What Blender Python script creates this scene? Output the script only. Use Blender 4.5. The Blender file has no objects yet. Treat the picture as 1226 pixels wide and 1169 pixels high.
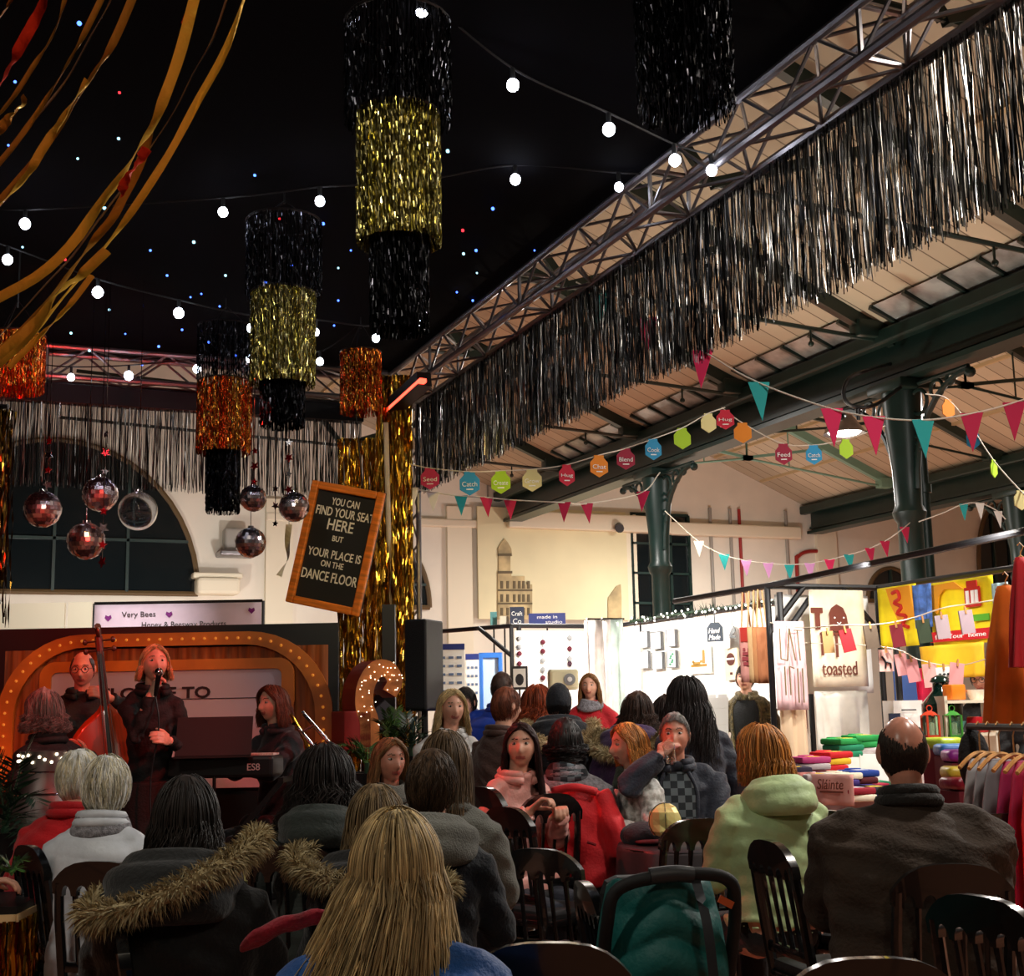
import bpy, bmesh, math, random
import numpy as np
from mathutils import Vector, Matrix, noise

random.seed(7)
R = math.radians
SC = bpy.context.scene
COL = SC.collection

# ------------------------------------------------------------------ camera
# world: Y runs down the market hall, X across it to the stalls, Z up
W_PX, H_PX, F_PX = 1226, 1169, 1600.0
CAM = Vector((0, 0, 1.50))
YAW, PITCH, ROLL = R(22.6), R(9.45), 0.02
HF = Vector((math.sin(YAW), math.cos(YAW), 0))            # level direction the camera looks in
HR = Vector((math.cos(YAW), -math.sin(YAW), 0))           # level direction to its right
_f = HF * math.cos(PITCH) + Vector((0, 0, math.sin(PITCH)))
_u0 = -HF * math.sin(PITCH) + Vector((0, 0, math.cos(PITCH)))
_r = HR * math.cos(ROLL) - _u0 * math.sin(ROLL)
_u = _u0 * math.cos(ROLL) + HR * math.sin(ROLL)
cam = bpy.data.cameras.new('camera')
cam.lens = F_PX / W_PX * 36.0
cam.sensor_width = 36.0
cam.clip_start = 0.05
cam.clip_end = 200
camo = bpy.data.objects.new('camera', cam)
camo.matrix_world = Matrix(((_r.x, _u.x, -_f.x, CAM.x), (_r.y, _u.y, -_f.y, CAM.y), (_r.z, _u.z, -_f.z, CAM.z), (0, 0, 0, 1)))
COL.objects.link(camo)
SC.camera = camo

# ------------------------------------------------------------------ exposure, world
SC.view_settings.view_transform = 'Standard'
SC.view_settings.look = 'None'
SC.view_settings.exposure = 0.0
SC.view_settings.gamma = 1.0
SC.view_settings.use_curve_mapping = False
world = bpy.data.worlds.new('world')
SC.world = world
world.use_nodes = True
world.node_tree.nodes['Background'].inputs[0].default_value = (0.35, 0.42, 0.6, 1)
world.node_tree.nodes['Background'].inputs[1].default_value = 0.012

# ------------------------------------------------------------------ lamps of the hall, and unseen added fills
def lamp(name, kind, loc, energy, color=(1, 1, 1), size=0.1, to=None, angle=60, blend=0.5):
    l = bpy.data.lights.new(name, kind)
    l.energy = energy
    l.color = color
    if kind == 'AREA':
        l.shape = 'DISK'
        l.size = size
    else:
        l.shadow_soft_size = size
    if kind == 'SPOT':
        l.spot_size = R(angle)
        l.spot_blend = blend
    o = bpy.data.objects.new(name, l)
    o.location = loc
    if to is not None:
        o.rotation_euler = (Vector(to) - Vector(loc)).to_track_quat('-Z', 'Y').to_euler()
    COL.objects.link(o)
    return o

ROOFC = (1, .92, .76)
WARM, WHITE, RED, COOL = (1, .82, .58), (1, .95, .88), (1, .03, .02), (.9, .95, 1)
# high bay lamps over the market aisle and second bay
lamp('bay_lamp', 'AREA', (12.6, 13.5, 5.3), 420, WHITE, .5, (12.6, 13.5, 0))
lamp('bay_lamp', 'AREA', (12.6, 20.0, 5.3), 420, WHITE, .5, (12.6, 20.0, 0))
lamp('bay_lamp', 'AREA', (7.6, 16.5, 5.6), 260, WHITE, .4, (7.0, 16.5, 0))
lamp('bay_lamp', 'AREA', (8.2, 6.0, 5.3), 300, WHITE, .5, (7.6, 6.0, 0))
# floods standing behind the stalls that wash the end wall and the boarded roof
lamp('wall_flood', 'SPOT', (5.2, 18.0, 1.6), 520, (1, .97, .95), .2, (4.2, 24, 2.6), 110, .9)
lamp('wall_flood', 'SPOT', (1.6, 19.5, 1.2), 420, (1, .95, .86), .2, (2.6, 24, 2.6), 90, .9)
lamp('wall_flood', 'SPOT', (12.5, 19.0, 2.0), 330, (1, .97, .93), .2, (12.5, 24, 4.4), 130, .8)
lamp('roof_uplight', 'SPOT', (7.6, 12.0, 2.7), 250, ROOFC, .15, (7.0, 11.0, 7), 150, .9)
lamp('roof_uplight', 'SPOT', (9.3, 6.5, 2.7), 170, ROOFC, .15, (6.6, 7.0, 7), 150, .9)
lamp('roof_uplight', 'SPOT', (11.5, 15.5, 2.7), 220, ROOFC, .15, (13.5, 15.0, 7), 150, .9)
# the stalls' own lamps, clipped to their rails
lamp('stall_and_fill_lamp', 'SPOT', (5.75, 12.9, 2.5), 160, WHITE, .06, (7.1, 12.6, 1.5), 130, .6)
lamp('stall_and_fill_lamp', 'SPOT', (5.75, 11.3, 2.5), 160, WHITE, .06, (7.1, 11.6, 1.5), 130, .6)
lamp('stall_and_fill_lamp', 'SPOT', (6.2, 12.9, 2.6), 200, WHITE, .06, (6.4, 14.6, 1.6), 130, .6)
lamp('stall_and_fill_lamp', 'SPOT', (6.1, 8.0, 2.5), 95, WHITE, .06, (6.9, 8.9, 1.0), 130, .6)
lamp('stall_and_fill_lamp', 'SPOT', (6.0, 6.6, 2.6), 85, WHITE, .06, (6.9, 7.2, 1.2), 130, .6)
# stage: red lamps on the truss, a warm one on the marquee arch, and unseen fills
lamp('stage_and_fill_lamp', 'SPOT', (2.3, 5.6, 4.1), 430, RED, .08, (.3, 8.6, 1.4), 40, .5)
lamp('stage_and_fill_lamp', 'SPOT', (-2.8, 5.6, 4.1), 330, RED, .08, (-.6, 9.2, 1.5), 42, .5)
lamp('stage_and_fill_lamp', 'SPOT', (1.0, 7.2, 4.1), 80, (1, .55, .16), .08, (.9, 9.8, 2.1), 40, .6)
lamp('stage_and_fill_lamp', 'SPOT', (.5, 7.4, 2.6), 300, RED, .05, (.6, 10.9, 3.9), 46, .7)  # unseen uplight added to redden the rear chandeliers
lamp('stage_and_fill_lamp', 'SPOT', (-2.6, 6.4, 2.4), 260, RED, .05, (-2.1, 9.0, 3.9), 40, .7)  # unseen uplight added to redden the far left chandelier
lamp('stage_and_fill_lamp', 'SPOT', (-.2, 5.0, 4.2), 150, (1, .8, .85), .06, (-.9, 9.4, 2.9), 36, .7)  # unseen pinkish spot added to brighten the mirror balls
lamp('stage_and_fill_lamp', 'SPOT', (1.1, -.4, 3.0), 70, (1, .80, .5), .06, (-.35, 2.6, 2.7), 60, .7)  # unseen warm spot beside the camera, added to brighten the streamers
lamp('stall_and_fill_lamp', 'SPOT', (1.4, 13.2, 3.3), 420, WHITE, .06, (.8, 16, 2.6), 80, .7)  # unseen spot added to brighten the banner and boards behind the backdrop
lamp('stall_and_fill_lamp', 'SPOT', (5.4, 8.9, 2.6), 90, WHITE, .06, (6.2, 9.9, 1.9), 110, .7)
lamp('stage_and_fill_lamp', 'SPOT', (.2, 8.6, 4.35), 520, RED, .08, (3.0, 6.5, 1.3), 27, .7)
lamp('stage_and_fill_lamp', 'SPOT', (2.6, 6.0, 4.1), 200, (1, .72, .25), .08, (3.6, 11.6, 2.4), 34, .6)
lamp('stage_and_fill_lamp', 'SPOT', (2.7, 6.2, 4.2), 230, RED, .08, (1.95, 8.8, 1.5), 30, .6)
# house light over the tables, added as unseen soft fill for the audience
lamp('house_fill', 'AREA', (-.9, 3.6, 4.4), 48, (1, .93, .8), .4, (-.7, 5.0, 1.0))
lamp('house_fill', 'AREA', (1.0, -1.2, 4.3), 34, (1, .86, .68), .6, (1.6, 5.0, 1.0))
lamp('house_fill', 'AREA', (4.6, 3.6, 4.6), 90, (1, .92, .82), .5, (2.6, 5.2, .8))

# ------------------------------------------------------------------ pixel rays (a photo point -> a place in the hall)
def ray(px, py):
    return _f + _r * ((px - W_PX / 2) / F_PX) + _u * ((H_PX / 2 - py) / F_PX)

def at(px, py, d):
    return CAM + ray(px, py) * d

def on_z(px, py, z):
    v = ray(px, py)
    return CAM + v * ((z - CAM.z) / v.z)

def on_x(px, py, x):
    v = ray(px, py)
    return CAM + v * (x / v.x)

def on_y(px, py, y):
    v = ray(px, py)
    return CAM + v * (y / v.y)

def face(p, turn=0):
    """frame at p: X to the camera's right, Y away from it, Z up, turned about Z"""
    a = -YAW + R(turn)
    return Matrix.Translation(p) @ Matrix.Rotation(a, 4, 'Z')

# ------------------------------------------------------------------ materials
def lin(c):
    return tuple(((x / 255) / 12.92 if x / 255 <= .04045 else ((x / 255 + .055) / 1.055) ** 2.4) for x in c[:3]) + (1,)

_mats = {}
def mat(name, c, rough=.55, metal=0, emit=0, var=0, scale=8, bump=0, bscale=60, alpha=1, trans=0, spec=.5, ecol=None, stretch=None, island=None, sheen=0, coat=0):
    if name in _mats:
        return _mats[name]
    m = bpy.data.materials.new(name)
    m.use_nodes = True
    nt = m.node_tree
    b = nt.nodes['Principled BSDF']
    b.inputs['Base Color'].default_value = lin(c)
    b.inputs['Roughness'].default_value = rough
    b.inputs['Metallic'].default_value = metal
    b.inputs['Specular IOR Level'].default_value = spec
    b.inputs['Alpha'].default_value = alpha
    b.inputs['Transmission Weight'].default_value = trans
    b.inputs['Sheen Weight'].default_value = sheen
    b.inputs['Coat Weight'].default_value = coat
    if emit:
        b.inputs['Emission Color'].default_value = lin(ecol or c)
        b.inputs['Emission Strength'].default_value = emit
    vec = None
    if var or bump:
        tc = nt.nodes.new('ShaderNodeTexCoord')
        vec = tc.outputs['Object']
        if stretch:
            mp = nt.nodes.new('ShaderNodeMapping')
            mp.inputs['Scale'].default_value = stretch
            nt.links.new(vec, mp.inputs[0])
            vec = mp.outputs[0]
    if island:                                   # every strand or sheet between two tones of its own
        g = nt.nodes.new('ShaderNodeNewGeometry')
        rp = nt.nodes.new('ShaderNodeValToRGB')
        cs = [c] + list(island)
        while len(rp.color_ramp.elements) < len(cs):
            rp.color_ramp.elements.new(.5)
        for i, cc in enumerate(cs):
            rp.color_ramp.elements[i].position = i / (len(cs) - 1)
            rp.color_ramp.elements[i].color = lin(cc)
        nt.links.new(g.outputs['Random Per Island'], rp.inputs[0])
        nt.links.new(rp.outputs[0], b.inputs['Base Color'])
    elif var:
        n = nt.nodes.new('ShaderNodeTexNoise')
        n.inputs['Scale'].default_value = scale
        n.inputs['Detail'].default_value = 4
        nt.links.new(vec, n.inputs['Vector'])
        rp = nt.nodes.new('ShaderNodeValToRGB')
        rp.color_ramp.elements[0].position = .3
        rp.color_ramp.elements[1].position = .7
        rp.color_ramp.elements[0].color = lin([x * (1 - var) for x in c])
        rp.color_ramp.elements[1].color = lin([min(255, x * (1 + var)) for x in c])
        nt.links.new(n.outputs[0], rp.inputs[0])
        nt.links.new(rp.outputs[0], b.inputs['Base Color'])
    if bump:
        n2 = nt.nodes.new('ShaderNodeTexNoise')
        n2.inputs['Scale'].default_value = bscale
        n2.inputs['Detail'].default_value = 3
        nt.links.new(vec, n2.inputs['Vector'])
        bp = nt.nodes.new('ShaderNodeBump')
        bp.inputs['Strength'].default_value = bump
        bp.inputs['Distance'].default_value = .02
        nt.links.new(n2.outputs[0], bp.inputs['Height'])
        nt.links.new(bp.outputs[0], b.inputs['Normal'])
    _mats[name] = m
    return m

def pattern(name, c1, c2, kind='brick', size=(.3, .3), joint=.02, rough=.5, axes=(0, 1), off=0, bands=None):
    """tiles, planks or checks measured in metres on two object axes"""
    if name in _mats:
        return _mats[name]
    m = mat(name, c1, rough)
    nt = m.node_tree
    b = nt.nodes['Principled BSDF']
    tc = nt.nodes.new('ShaderNodeTexCoord')
    sp = nt.nodes.new('ShaderNodeSeparateXYZ')
    cb = nt.nodes.new('ShaderNodeCombineXYZ')
    nt.links.new(tc.outputs['Object'], sp.inputs[0])
    nt.links.new(sp.outputs[axes[0]], cb.inputs[0])
    nt.links.new(sp.outputs[axes[1]], cb.inputs[1])
    if kind == 'brick':
        t = nt.nodes.new('ShaderNodeTexBrick')
        t.offset = off
        t.inputs['Color1'].default_value = lin(c1)
        t.inputs['Color2'].default_value = lin([x * .86 for x in c1])
        t.inputs['Mortar'].default_value = lin(c2)
        t.inputs['Scale'].default_value = 1
        t.inputs['Mortar Size'].default_value = joint
        t.inputs['Brick Width'].default_value = size[0]
        t.inputs['Row Height'].default_value = size[1]
        nt.links.new(cb.outputs[0], t.inputs['Vector'])
        nt.links.new(t.outputs[0], b.inputs['Base Color'])
    else:
        t = nt.nodes.new('ShaderNodeTexChecker')
        t.inputs['Scale'].default_value = 1 / size[0]
        t.inputs[1].default_value = lin(c1)
        t.inputs[2].default_value = lin(c2)
        nt.links.new(cb.outputs[0], t.inputs['Vector'])
        nt.links.new(t.outputs[0], b.inputs['Base Color'])
    return m

# ------------------------------------------------------------------ mesh helpers
def wm(o):
    return o.matrix_basis.copy() if o.parent is None else wm(o.parent) @ o.matrix_basis

class MB:
    """collects shapes and links them as ONE mesh object"""
    def __init__(s, M=None):
        s.v, s.f, s.mi, s.M, s.cur = [], [], [], M, 0

    def add(s, vs, fs, M=None):
        b = len(s.v)
        T = s.M if M is None else (M if s.M is None else s.M @ M)
        s.v += [tuple(T @ Vector(p)) for p in vs] if T is not None else [tuple(p) for p in vs]
        s.f += [tuple(b + i for i in q) for q in fs]
        s.mi += [s.cur] * len(fs)
        return s

    def box(s, c, sz, rot=None, bev=0):
        x, y, z = [k / 2 for k in sz]
        if bev:
            e = min(bev, x * .9, y * .9, z * .9)
            vs, fs = [], []
            bm = bmesh.new()
            bmesh.ops.create_cube(bm, size=1)
            for v in bm.verts:
                v.co = Vector((v.co.x * sz[0], v.co.y * sz[1], v.co.z * sz[2]))
            bmesh.ops.bevel(bm, geom=list(bm.edges), offset=e, segments=2, affect='EDGES', profile=.5)
            bm.verts.index_update()
            vs = [tuple(v.co) for v in bm.verts]
            fs = [tuple(v.index for v in f.verts) for f in bm.faces]
            bm.free()
        else:
            vs = [(-x, -y, -z), (x, -y, -z), (x, y, -z), (-x, y, -z), (-x, -y, z), (x, -y, z), (x, y, z), (-x, y, z)]
            fs = [(0, 3, 2, 1), (4, 5, 6, 7), (0, 1, 5, 4), (1, 2, 6, 5), (2, 3, 7, 6), (3, 0, 4, 7)]
        T = Matrix.Translation(c)
        if rot is not None:
            T = T @ (rot.to_4x4() if isinstance(rot, Matrix) else Matrix.Rotation(rot, 4, 'Z'))
        return s.add(vs, fs, T)

    def bar(s, a, b, w, h):
        """box-section bar from a to b, w across, h deep"""
        a, b = Vector(a), Vector(b)
        y = (b - a)
        L = y.length
        y.normalize()
        up = Vector((0, 0, 1)) if abs(y.z) < .95 else Vector((1, 0, 0))
        x = y.cross(up).normalized()
        z = x.cross(y)
        m = Matrix((x, y, z)).transposed()
        return s.box((a + b) / 2, (w, L, h), m)

    def tube(s, pts, r, n=8, cap=True, flat=1.0, upv=None):
        pts = [Vector(p) for p in pts]
        if not hasattr(r, '__len__'):
            r = [r] * len(pts)
        vs, fs = [], []
        t0 = (pts[1] - pts[0]).normalized()
        up = Vector(upv) if upv is not None else (Vector((0, 0, 1)) if abs(t0.z) < .9 else Vector((1, 0, 0)))
        nx = t0.cross(up).normalized()
        for i, p in enumerate(pts):
            t = (pts[min(i + 1, len(pts) - 1)] - pts[max(i - 1, 0)]).normalized()
            nx = (nx - t * nx.dot(t)).normalized()
            ny = t.cross(nx)
            for k in range(n):
                a = 2 * math.pi * k / n
                vs.append(p + nx * (math.cos(a) * r[i]) + ny * (math.sin(a) * r[i] * flat))
        for i in range(len(pts) - 1):
            for k in range(n):
                k2 = (k + 1) % n
                fs.append((i * n + k, i * n + k2, (i + 1) * n + k2, (i + 1) * n + k))
        if cap:
            fs.append(tuple(range(n - 1, -1, -1)))
            fs.append(tuple((len(pts) - 1) * n + k for k in range(n)))
        return s.add(vs, fs)

    def loft(s, rings, n=20, cap=True):
        """rings: (centre, rx, ry) level sections, optional 4th = yaw"""
        vs, fs = [], []
        for g in rings:
            c, rx, ry = g[0], g[1], g[2]
            for k in range(n):
                a = 2 * math.pi * k / n
                vs.append((c[0] + math.cos(a) * rx, c[1] + math.sin(a) * ry, c[2]))
        for i in range(len(rings) - 1):
            for k in range(n):
                k2 = (k + 1) % n
                fs.append((i * n + k, i * n + k2, (i + 1) * n + k2, (i + 1) * n + k))
        if cap:
            fs.append(tuple(range(n - 1, -1, -1)))
            fs.append(tuple((len(rings) - 1) * n + k for k in range(n)))
        return s.add(vs, fs)

    def ball(s, c, r, n=12, m=8):
        rx, ry, rz = r if hasattr(r, '__len__') else (r, r, r)
        vs, fs = [(c[0], c[1], c[2] + rz)], []
        for j in range(1, m):
            p = math.pi * j / m
            for k in range(n):
                a = 2 * math.pi * k / n
                vs.append((c[0] + math.sin(p) * math.cos(a) * rx, c[1] + math.sin(p) * math.sin(a) * ry, c[2] + math.cos(p) * rz))
        vs.append((c[0], c[1], c[2] - rz))
        for k in range(n):
            k2 = (k + 1) % n
            fs.append((0, 1 + k, 1 + k2))
            for j in range(m - 2):
                a = 1 + j * n
                fs.append((a + k, a + n + k, a + n + k2, a + k2))
            fs.append((1 + (m - 2) * n + k, len(vs) - 1, 1 + (m - 2) * n + k2))
        return s.add(vs, fs)

    def lathe(s, prof, c=(0, 0, 0), n=20, cap=True):
        return s.loft([((c[0], c[1], c[2] + z), max(r, .0005), max(r, .0005)) for r, z in prof], n, cap)

    def prism(s, poly, y0, y1):
        """outline in local X-Z, thick from y0 to y1"""
        n = len(poly)
        vs = [(p[0], y0, p[1]) for p in poly] + [(p[0], y1, p[1]) for p in poly]
        fs = [tuple(range(n)), tuple(range(2 * n - 1, n - 1, -1))]
        fs += [(i, i + n, (i + 1) % n + n, (i + 1) % n) for i in range(n)]
        return s.add(vs, fs)

    def ring(s, c, R1, r, n=24, m=6, ax='Z'):
        T = Matrix.Translation(c)
        if ax == 'Y':
            T = T @ Matrix.Rotation(R(90), 4, 'X')
        if ax == 'X':
            T = T @ Matrix.Rotation(R(90), 4, 'Y')
        vs, fs = [], []
        for i in range(n):
            a = 2 * math.pi * i / n
            for k in range(m):
                b = 2 * math.pi * k / m
                q = R1 + r * math.cos(b)
                vs.append((q * math.cos(a), q * math.sin(a), r * math.sin(b)))
        for i in range(n):
            for k in range(m):
                i2, k2 = (i + 1) % n, (k + 1) % m
                fs.append((i * m + k, i2 * m + k, i2 * m + k2, i * m + k2))
        return s.add(vs, fs, T)

    def ribbon(s, pts, w, tw0=0, tw1=0, taper=1):
        """foil strip, one quad wide, twisting about its length"""
        pts = [Vector(p) for p in pts]
        vs, fs = [], []
        n = len(pts)
        for i, p in enumerate(pts):
            t = (pts[min(i + 1, n - 1)] - pts[max(i - 1, 0)]).normalized()
            up = Vector((0, 1, 0)) if abs(t.z) > .7 else Vector((0, 0, 1))
            x = t.cross(up).normalized()
            y = t.cross(x)
            a = tw0 + (tw1 - tw0) * i / (n - 1)
            o = (x * math.cos(a) + y * math.sin(a)) * (w / 2)
            vs += [p - o, p + o]
        for i in range(n - 1):
            fs.append((2 * i, 2 * i + 1, 2 * i + 3, 2 * i + 2))
        return s.add(vs, fs)

    def cloth(s, M, w, h, wave=.02, nx=14, nz=10, th=.006, k=2.5, ph=0, flare=0, sag=0):
        """hanging sheet: top edge centred on M's origin, falling to -h, with soft folds"""
        vs, fs = [], []
        for side in (0, 1):
            for j in range(nz + 1):
                t = j / nz
                for i in range(nx + 1):
                    u = i / nx - .5
                    a = wave * (.3 + .7 * t)
                    y = a * math.sin(u * k * 2 * math.pi + ph) + a * .4 * math.sin(u * k * 4.7 * math.pi + 1 + ph + t * 2)
                    vs.append((u * w * (1 + flare * t), y + side * th, -h * t - sag * (1 - (2 * u) ** 2) * (1 - t)))
        N = (nx + 1) * (nz + 1)
        q = lambda i, j: j * (nx + 1) + i
        for j in range(nz):
            for i in range(nx):
                a, b, c, d = q(i, j), q(i + 1, j), q(i + 1, j + 1), q(i, j + 1)
                fs += [(a, d, c, b), (N + a, N + b, N + c, N + d)]
        rim = [q(i, 0) for i in range(nx)] + [q(nx, j) for j in range(nz)] + [q(nx - i, nz) for i in range(nx)] + [q(0, nz - j) for j in range(nz)]
        for a, b in zip(rim, rim[1:] + rim[:1]):
            fs.append((a, b, N + b, N + a))
        return s.add(vs, fs, M)

    def mesh(s, name):
        me = bpy.data.meshes.new(name)
        me.from_pydata(s.v, [], s.f)
        me.update()
        return me

    def build(s, name, ms, parent=None, smooth=False, local=False, fix=False):
        me = s.mesh(name)
        if parent is not None and not local:
            me.transform(wm(parent).inverted())
        if fix:
            bm = bmesh.new()
            bm.from_mesh(me)
            bmesh.ops.recalc_face_normals(bm, faces=list(bm.faces))
            bm.to_mesh(me)
            bm.free()
        ms = ms if isinstance(ms, (list, tuple)) else [ms]
        for m in ms:
            me.materials.append(m)
        if len(ms) > 1:
            me.polygons.foreach_set('material_index', s.mi)
        if smooth:
            me.polygons.foreach_set('use_smooth', [True] * len(me.polygons))
            if smooth != 'all':
                try:
                    me.set_sharp_from_angle(angle=R(40))
                except Exception:
                    pass
        o = bpy.data.objects.new(name, me)
        COL.objects.link(o)
        o.parent = parent
        return o

def tag(o, label, cat, group=None, kind=None):
    o['label'] = label
    o['category'] = cat
    if group:
        o['group'] = group
    if kind:
        o['kind'] = kind
    return o

def thing(name, label, cat, M, group=None):
    """an Empty at the thing's base; M a place or a frame"""
    o = bpy.data.objects.new(name, None)
    o.empty_display_size = .1
    if isinstance(M, Matrix):
        o.matrix_basis = M
    else:
        o.location = M
    COL.objects.link(o)
    return tag(o, label, cat, group)

def struct(o):
    o['kind'] = 'structure'
    return o

def dup(root, M, label, group=None):
    """copy of a thing with copies of its parts and sub-parts"""
    r = root.copy()
    COL.objects.link(r)
    r.matrix_basis = M if isinstance(M, Matrix) else Matrix.Translation(M)
    r['label'] = label
    if group:
        r['group'] = group
    for ch in list(root.children):
        c = ch.copy()
        COL.objects.link(c)
        c.parent = r
        for g in list(ch.children):
            e = g.copy()
            COL.objects.link(e)
            e.parent = c
    return r

def text(mb, s, M, w, h, depth=.004, shear=0, bold=0):
    """lettering standing in M's X-Z plane, centred, fitted to w by h"""
    cu = bpy.data.curves.new('t', 'FONT')
    cu.body = s
    cu.shear = shear
    cu.resolution_u = 3
    cu.offset = bold
    cu.extrude = .01
    o = bpy.data.objects.new('t', cu)
    me = bpy.data.meshes.new_from_object(o)
    vs = [v.co.copy() for v in me.vertices]
    fs = [tuple(p.vertices) for p in me.polygons]
    bpy.data.objects.remove(o)
    bpy.data.curves.remove(cu)
    bpy.data.meshes.remove(me)
    if not vs:
        return mb
    x0, x1 = min(v.x for v in vs), max(v.x for v in vs)
    y0, y1 = min(v.y for v in vs), max(v.y for v in vs)
    out = [((v.x - (x0 + x1) / 2) / max(x1 - x0, 1e-6) * w, -depth / 2 - v.z / .01 * depth / 2, (v.y - (y0 + y1) / 2) / max(y1 - y0, 1e-6) * h) for v in vs]
    return mb.add(out, fs, M)

_tmp = bpy.data.scenes.new('tmp')
def remesh(mb, voxel, it=3):
    """one continuous skin over all shapes in mb"""
    me = mb.mesh('t')
    bm = bmesh.new()
    bm.from_mesh(me)
    bmesh.ops.recalc_face_normals(bm, faces=list(bm.faces))
    bm.to_mesh(me)
    bm.free()
    o = bpy.data.objects.new('t', me)
    _tmp.collection.objects.link(o)
    m = o.modifiers.new('r', 'REMESH')
    m.mode = 'VOXEL'
    m.voxel_size = voxel
    if it:
        q = o.modifiers.new('s', 'SMOOTH')
        q.factor = .5
        q.iterations = it
    vl = _tmp.view_layers[0]
    vl.update()
    dg = vl.depsgraph
    out = bpy.data.meshes.new_from_object(o.evaluated_get(dg), depsgraph=dg)
    bpy.data.objects.remove(o)
    bpy.data.meshes.remove(me)
    return out

def link_mesh(me, name, ms, parent, idx=None):
    me.name = name
    me.materials.clear()
    for m in (ms if isinstance(ms, (list, tuple)) else [ms]):
        me.materials.append(m)
    me.polygons.foreach_set('use_smooth', [True] * len(me.polygons))
    me.polygons.foreach_set('material_index', idx if idx is not None else [0] * len(me.polygons))
    o = bpy.data.objects.new(name, me)
    COL.objects.link(o)
    o.parent = parent
    return o

def curve_pts(ctrl, n):
    """smooth (Catmull-Rom) run of n points through ctrl"""
    P = [Vector(p) for p in ctrl]
    P = [P[0] * 2 - P[1]] + P + [P[-1] * 2 - P[-2]]
    out = []
    segs = len(P) - 3
    for i in range(n):
        t = i / (n - 1) * segs
        k = min(int(t), segs - 1)
        t -= k
        a, b, c, d = P[k:k + 4]
        out.append(.5 * ((2 * b) + (c - a) * t + (2 * a - 5 * b + 4 * c - d) * t * t + (3 * b - a - 3 * c + d) * t ** 3))
    return out
# ================================================================== the hall
GREEN = mat('iron_green', (24, 46, 42), .38, var=.12, scale=3)
GREEN_LIT = mat('iron_green_lit', (120, 165, 148), .45)  # paler copy of the green iron, lamplight painted into its colour
CREAM = mat('wall_paint', (226, 220, 205), .8, var=.03, scale=1.2, bump=.1, bscale=14)
FLOOR = pattern('floor_tile', (205, 138, 108), (120, 82, 66), size=(.42, .42), joint=.012, rough=.35, off=.5)
PLANK = pattern('roof_board', (206, 196, 172), (110, 100, 84), size=(40, .30), joint=.010, rough=.75)
BLACKM = mat('black_paint', (16, 16, 18), .4)
BLACKCLOTH = mat('black_cloth', (13, 13, 16), .9, sheen=.1)
GLASS_DARK = mat('night_glass', (20, 26, 28), .08, spec=.6)
ALU = mat('aluminium', (140, 136, 138), .36, .85, var=.08, scale=6)
TRIMW = mat('trim_cream', (228, 220, 196), .6)
GOLDF = mat('gold_foil', (214, 160, 50), .22, 1, island=[(180, 128, 30), (240, 196, 90), (150, 112, 30)])
BLACKF = mat('black_foil', (30, 30, 34), .2, .9, island=[(12, 12, 14), (70, 70, 74), (8, 8, 10)])
SILVF = mat('silver_foil', (70, 70, 72), .3, .9, island=[(12, 12, 13), (100, 96, 90), (12, 12, 14), (28, 28, 28), (9, 9, 10), (44, 42, 40), (8, 8, 8), (160, 155, 146), (10, 10, 11)])

mb = MB()
mb.box((6, 10, -.05), (44, 34, .1))
struct(mb.build('floor', FLOOR))
YB = 24.0                                                     # the end wall
mb = MB()
mb.box((7, YB + .15, 5.5), (48, .3, 11))
struct(mb.build('wall_back', CREAM))
mb = MB()
mb.box((24, 10, 5.5), (.3, 28.2, 11))
struct(mb.build('wall_right', CREAM))

GX, GX2, GZ = 9.9, 17.0, 5.12                                 # the two gutter lines
S = .42
def roof(name, x0, z0, x1, z1):
    mb = MB()
    y0, y1 = -4, YB
    mb.add([(x0, y0, z0), (x1, y0, z1), (x1, y1, z1), (x0, y1, z0), (x0, y0, z0 + .12), (x1, y0, z1 + .12), (x1, y1, z1 + .12), (x0, y1, z0 + .12)],
           [(0, 3, 2, 1), (4, 5, 6, 7), (0, 1, 5, 4), (1, 2, 6, 5), (2, 3, 7, 6), (3, 0, 4, 7)])
    return struct(mb.build(name, PLANK))
roof('ceiling_west', GX - .15, GZ + .62, 1.2, GZ + .62 + S * 8.55)
roof('ceiling_west', 1.2, GZ + .62 + S * 8.55, -9, GZ + .2 + S * 3)
roof('ceiling_east', GX + .15, GZ + .62, 13.45, GZ + .62 + S * 3.4)
roof('ceiling_east', 13.45, GZ + .62 + S * 3.4, GX2 - .15, GZ + .62)
roof('ceiling_far', GX2 + .15, GZ + .62, 24, GZ + 2.6)

def beam(x, y0, y1):
    mb = MB()
    yc, L = (y0 + y1) / 2, y1 - y0
    mb.box((x, yc, GZ + .30), (.10, L, .56))
    mb.box((x, yc, GZ + .03), (.34, L, .06))
    mb.box((x, yc, GZ + .58), (.40, L, .07))
    mb.box((x - .26, yc, GZ + .50), (.16, L, .18), bev=.03)
    mb.box((x - .07, yc, GZ + .13), (.05, L, .05))
    mb.box((x + .24, yc, GZ + .52), (.12, L, .14))
    return struct(mb.build('gutter_beam', GREEN))
beam(GX, -4, YB - .05)
beam(GX2, -4, YB - .05)

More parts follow.
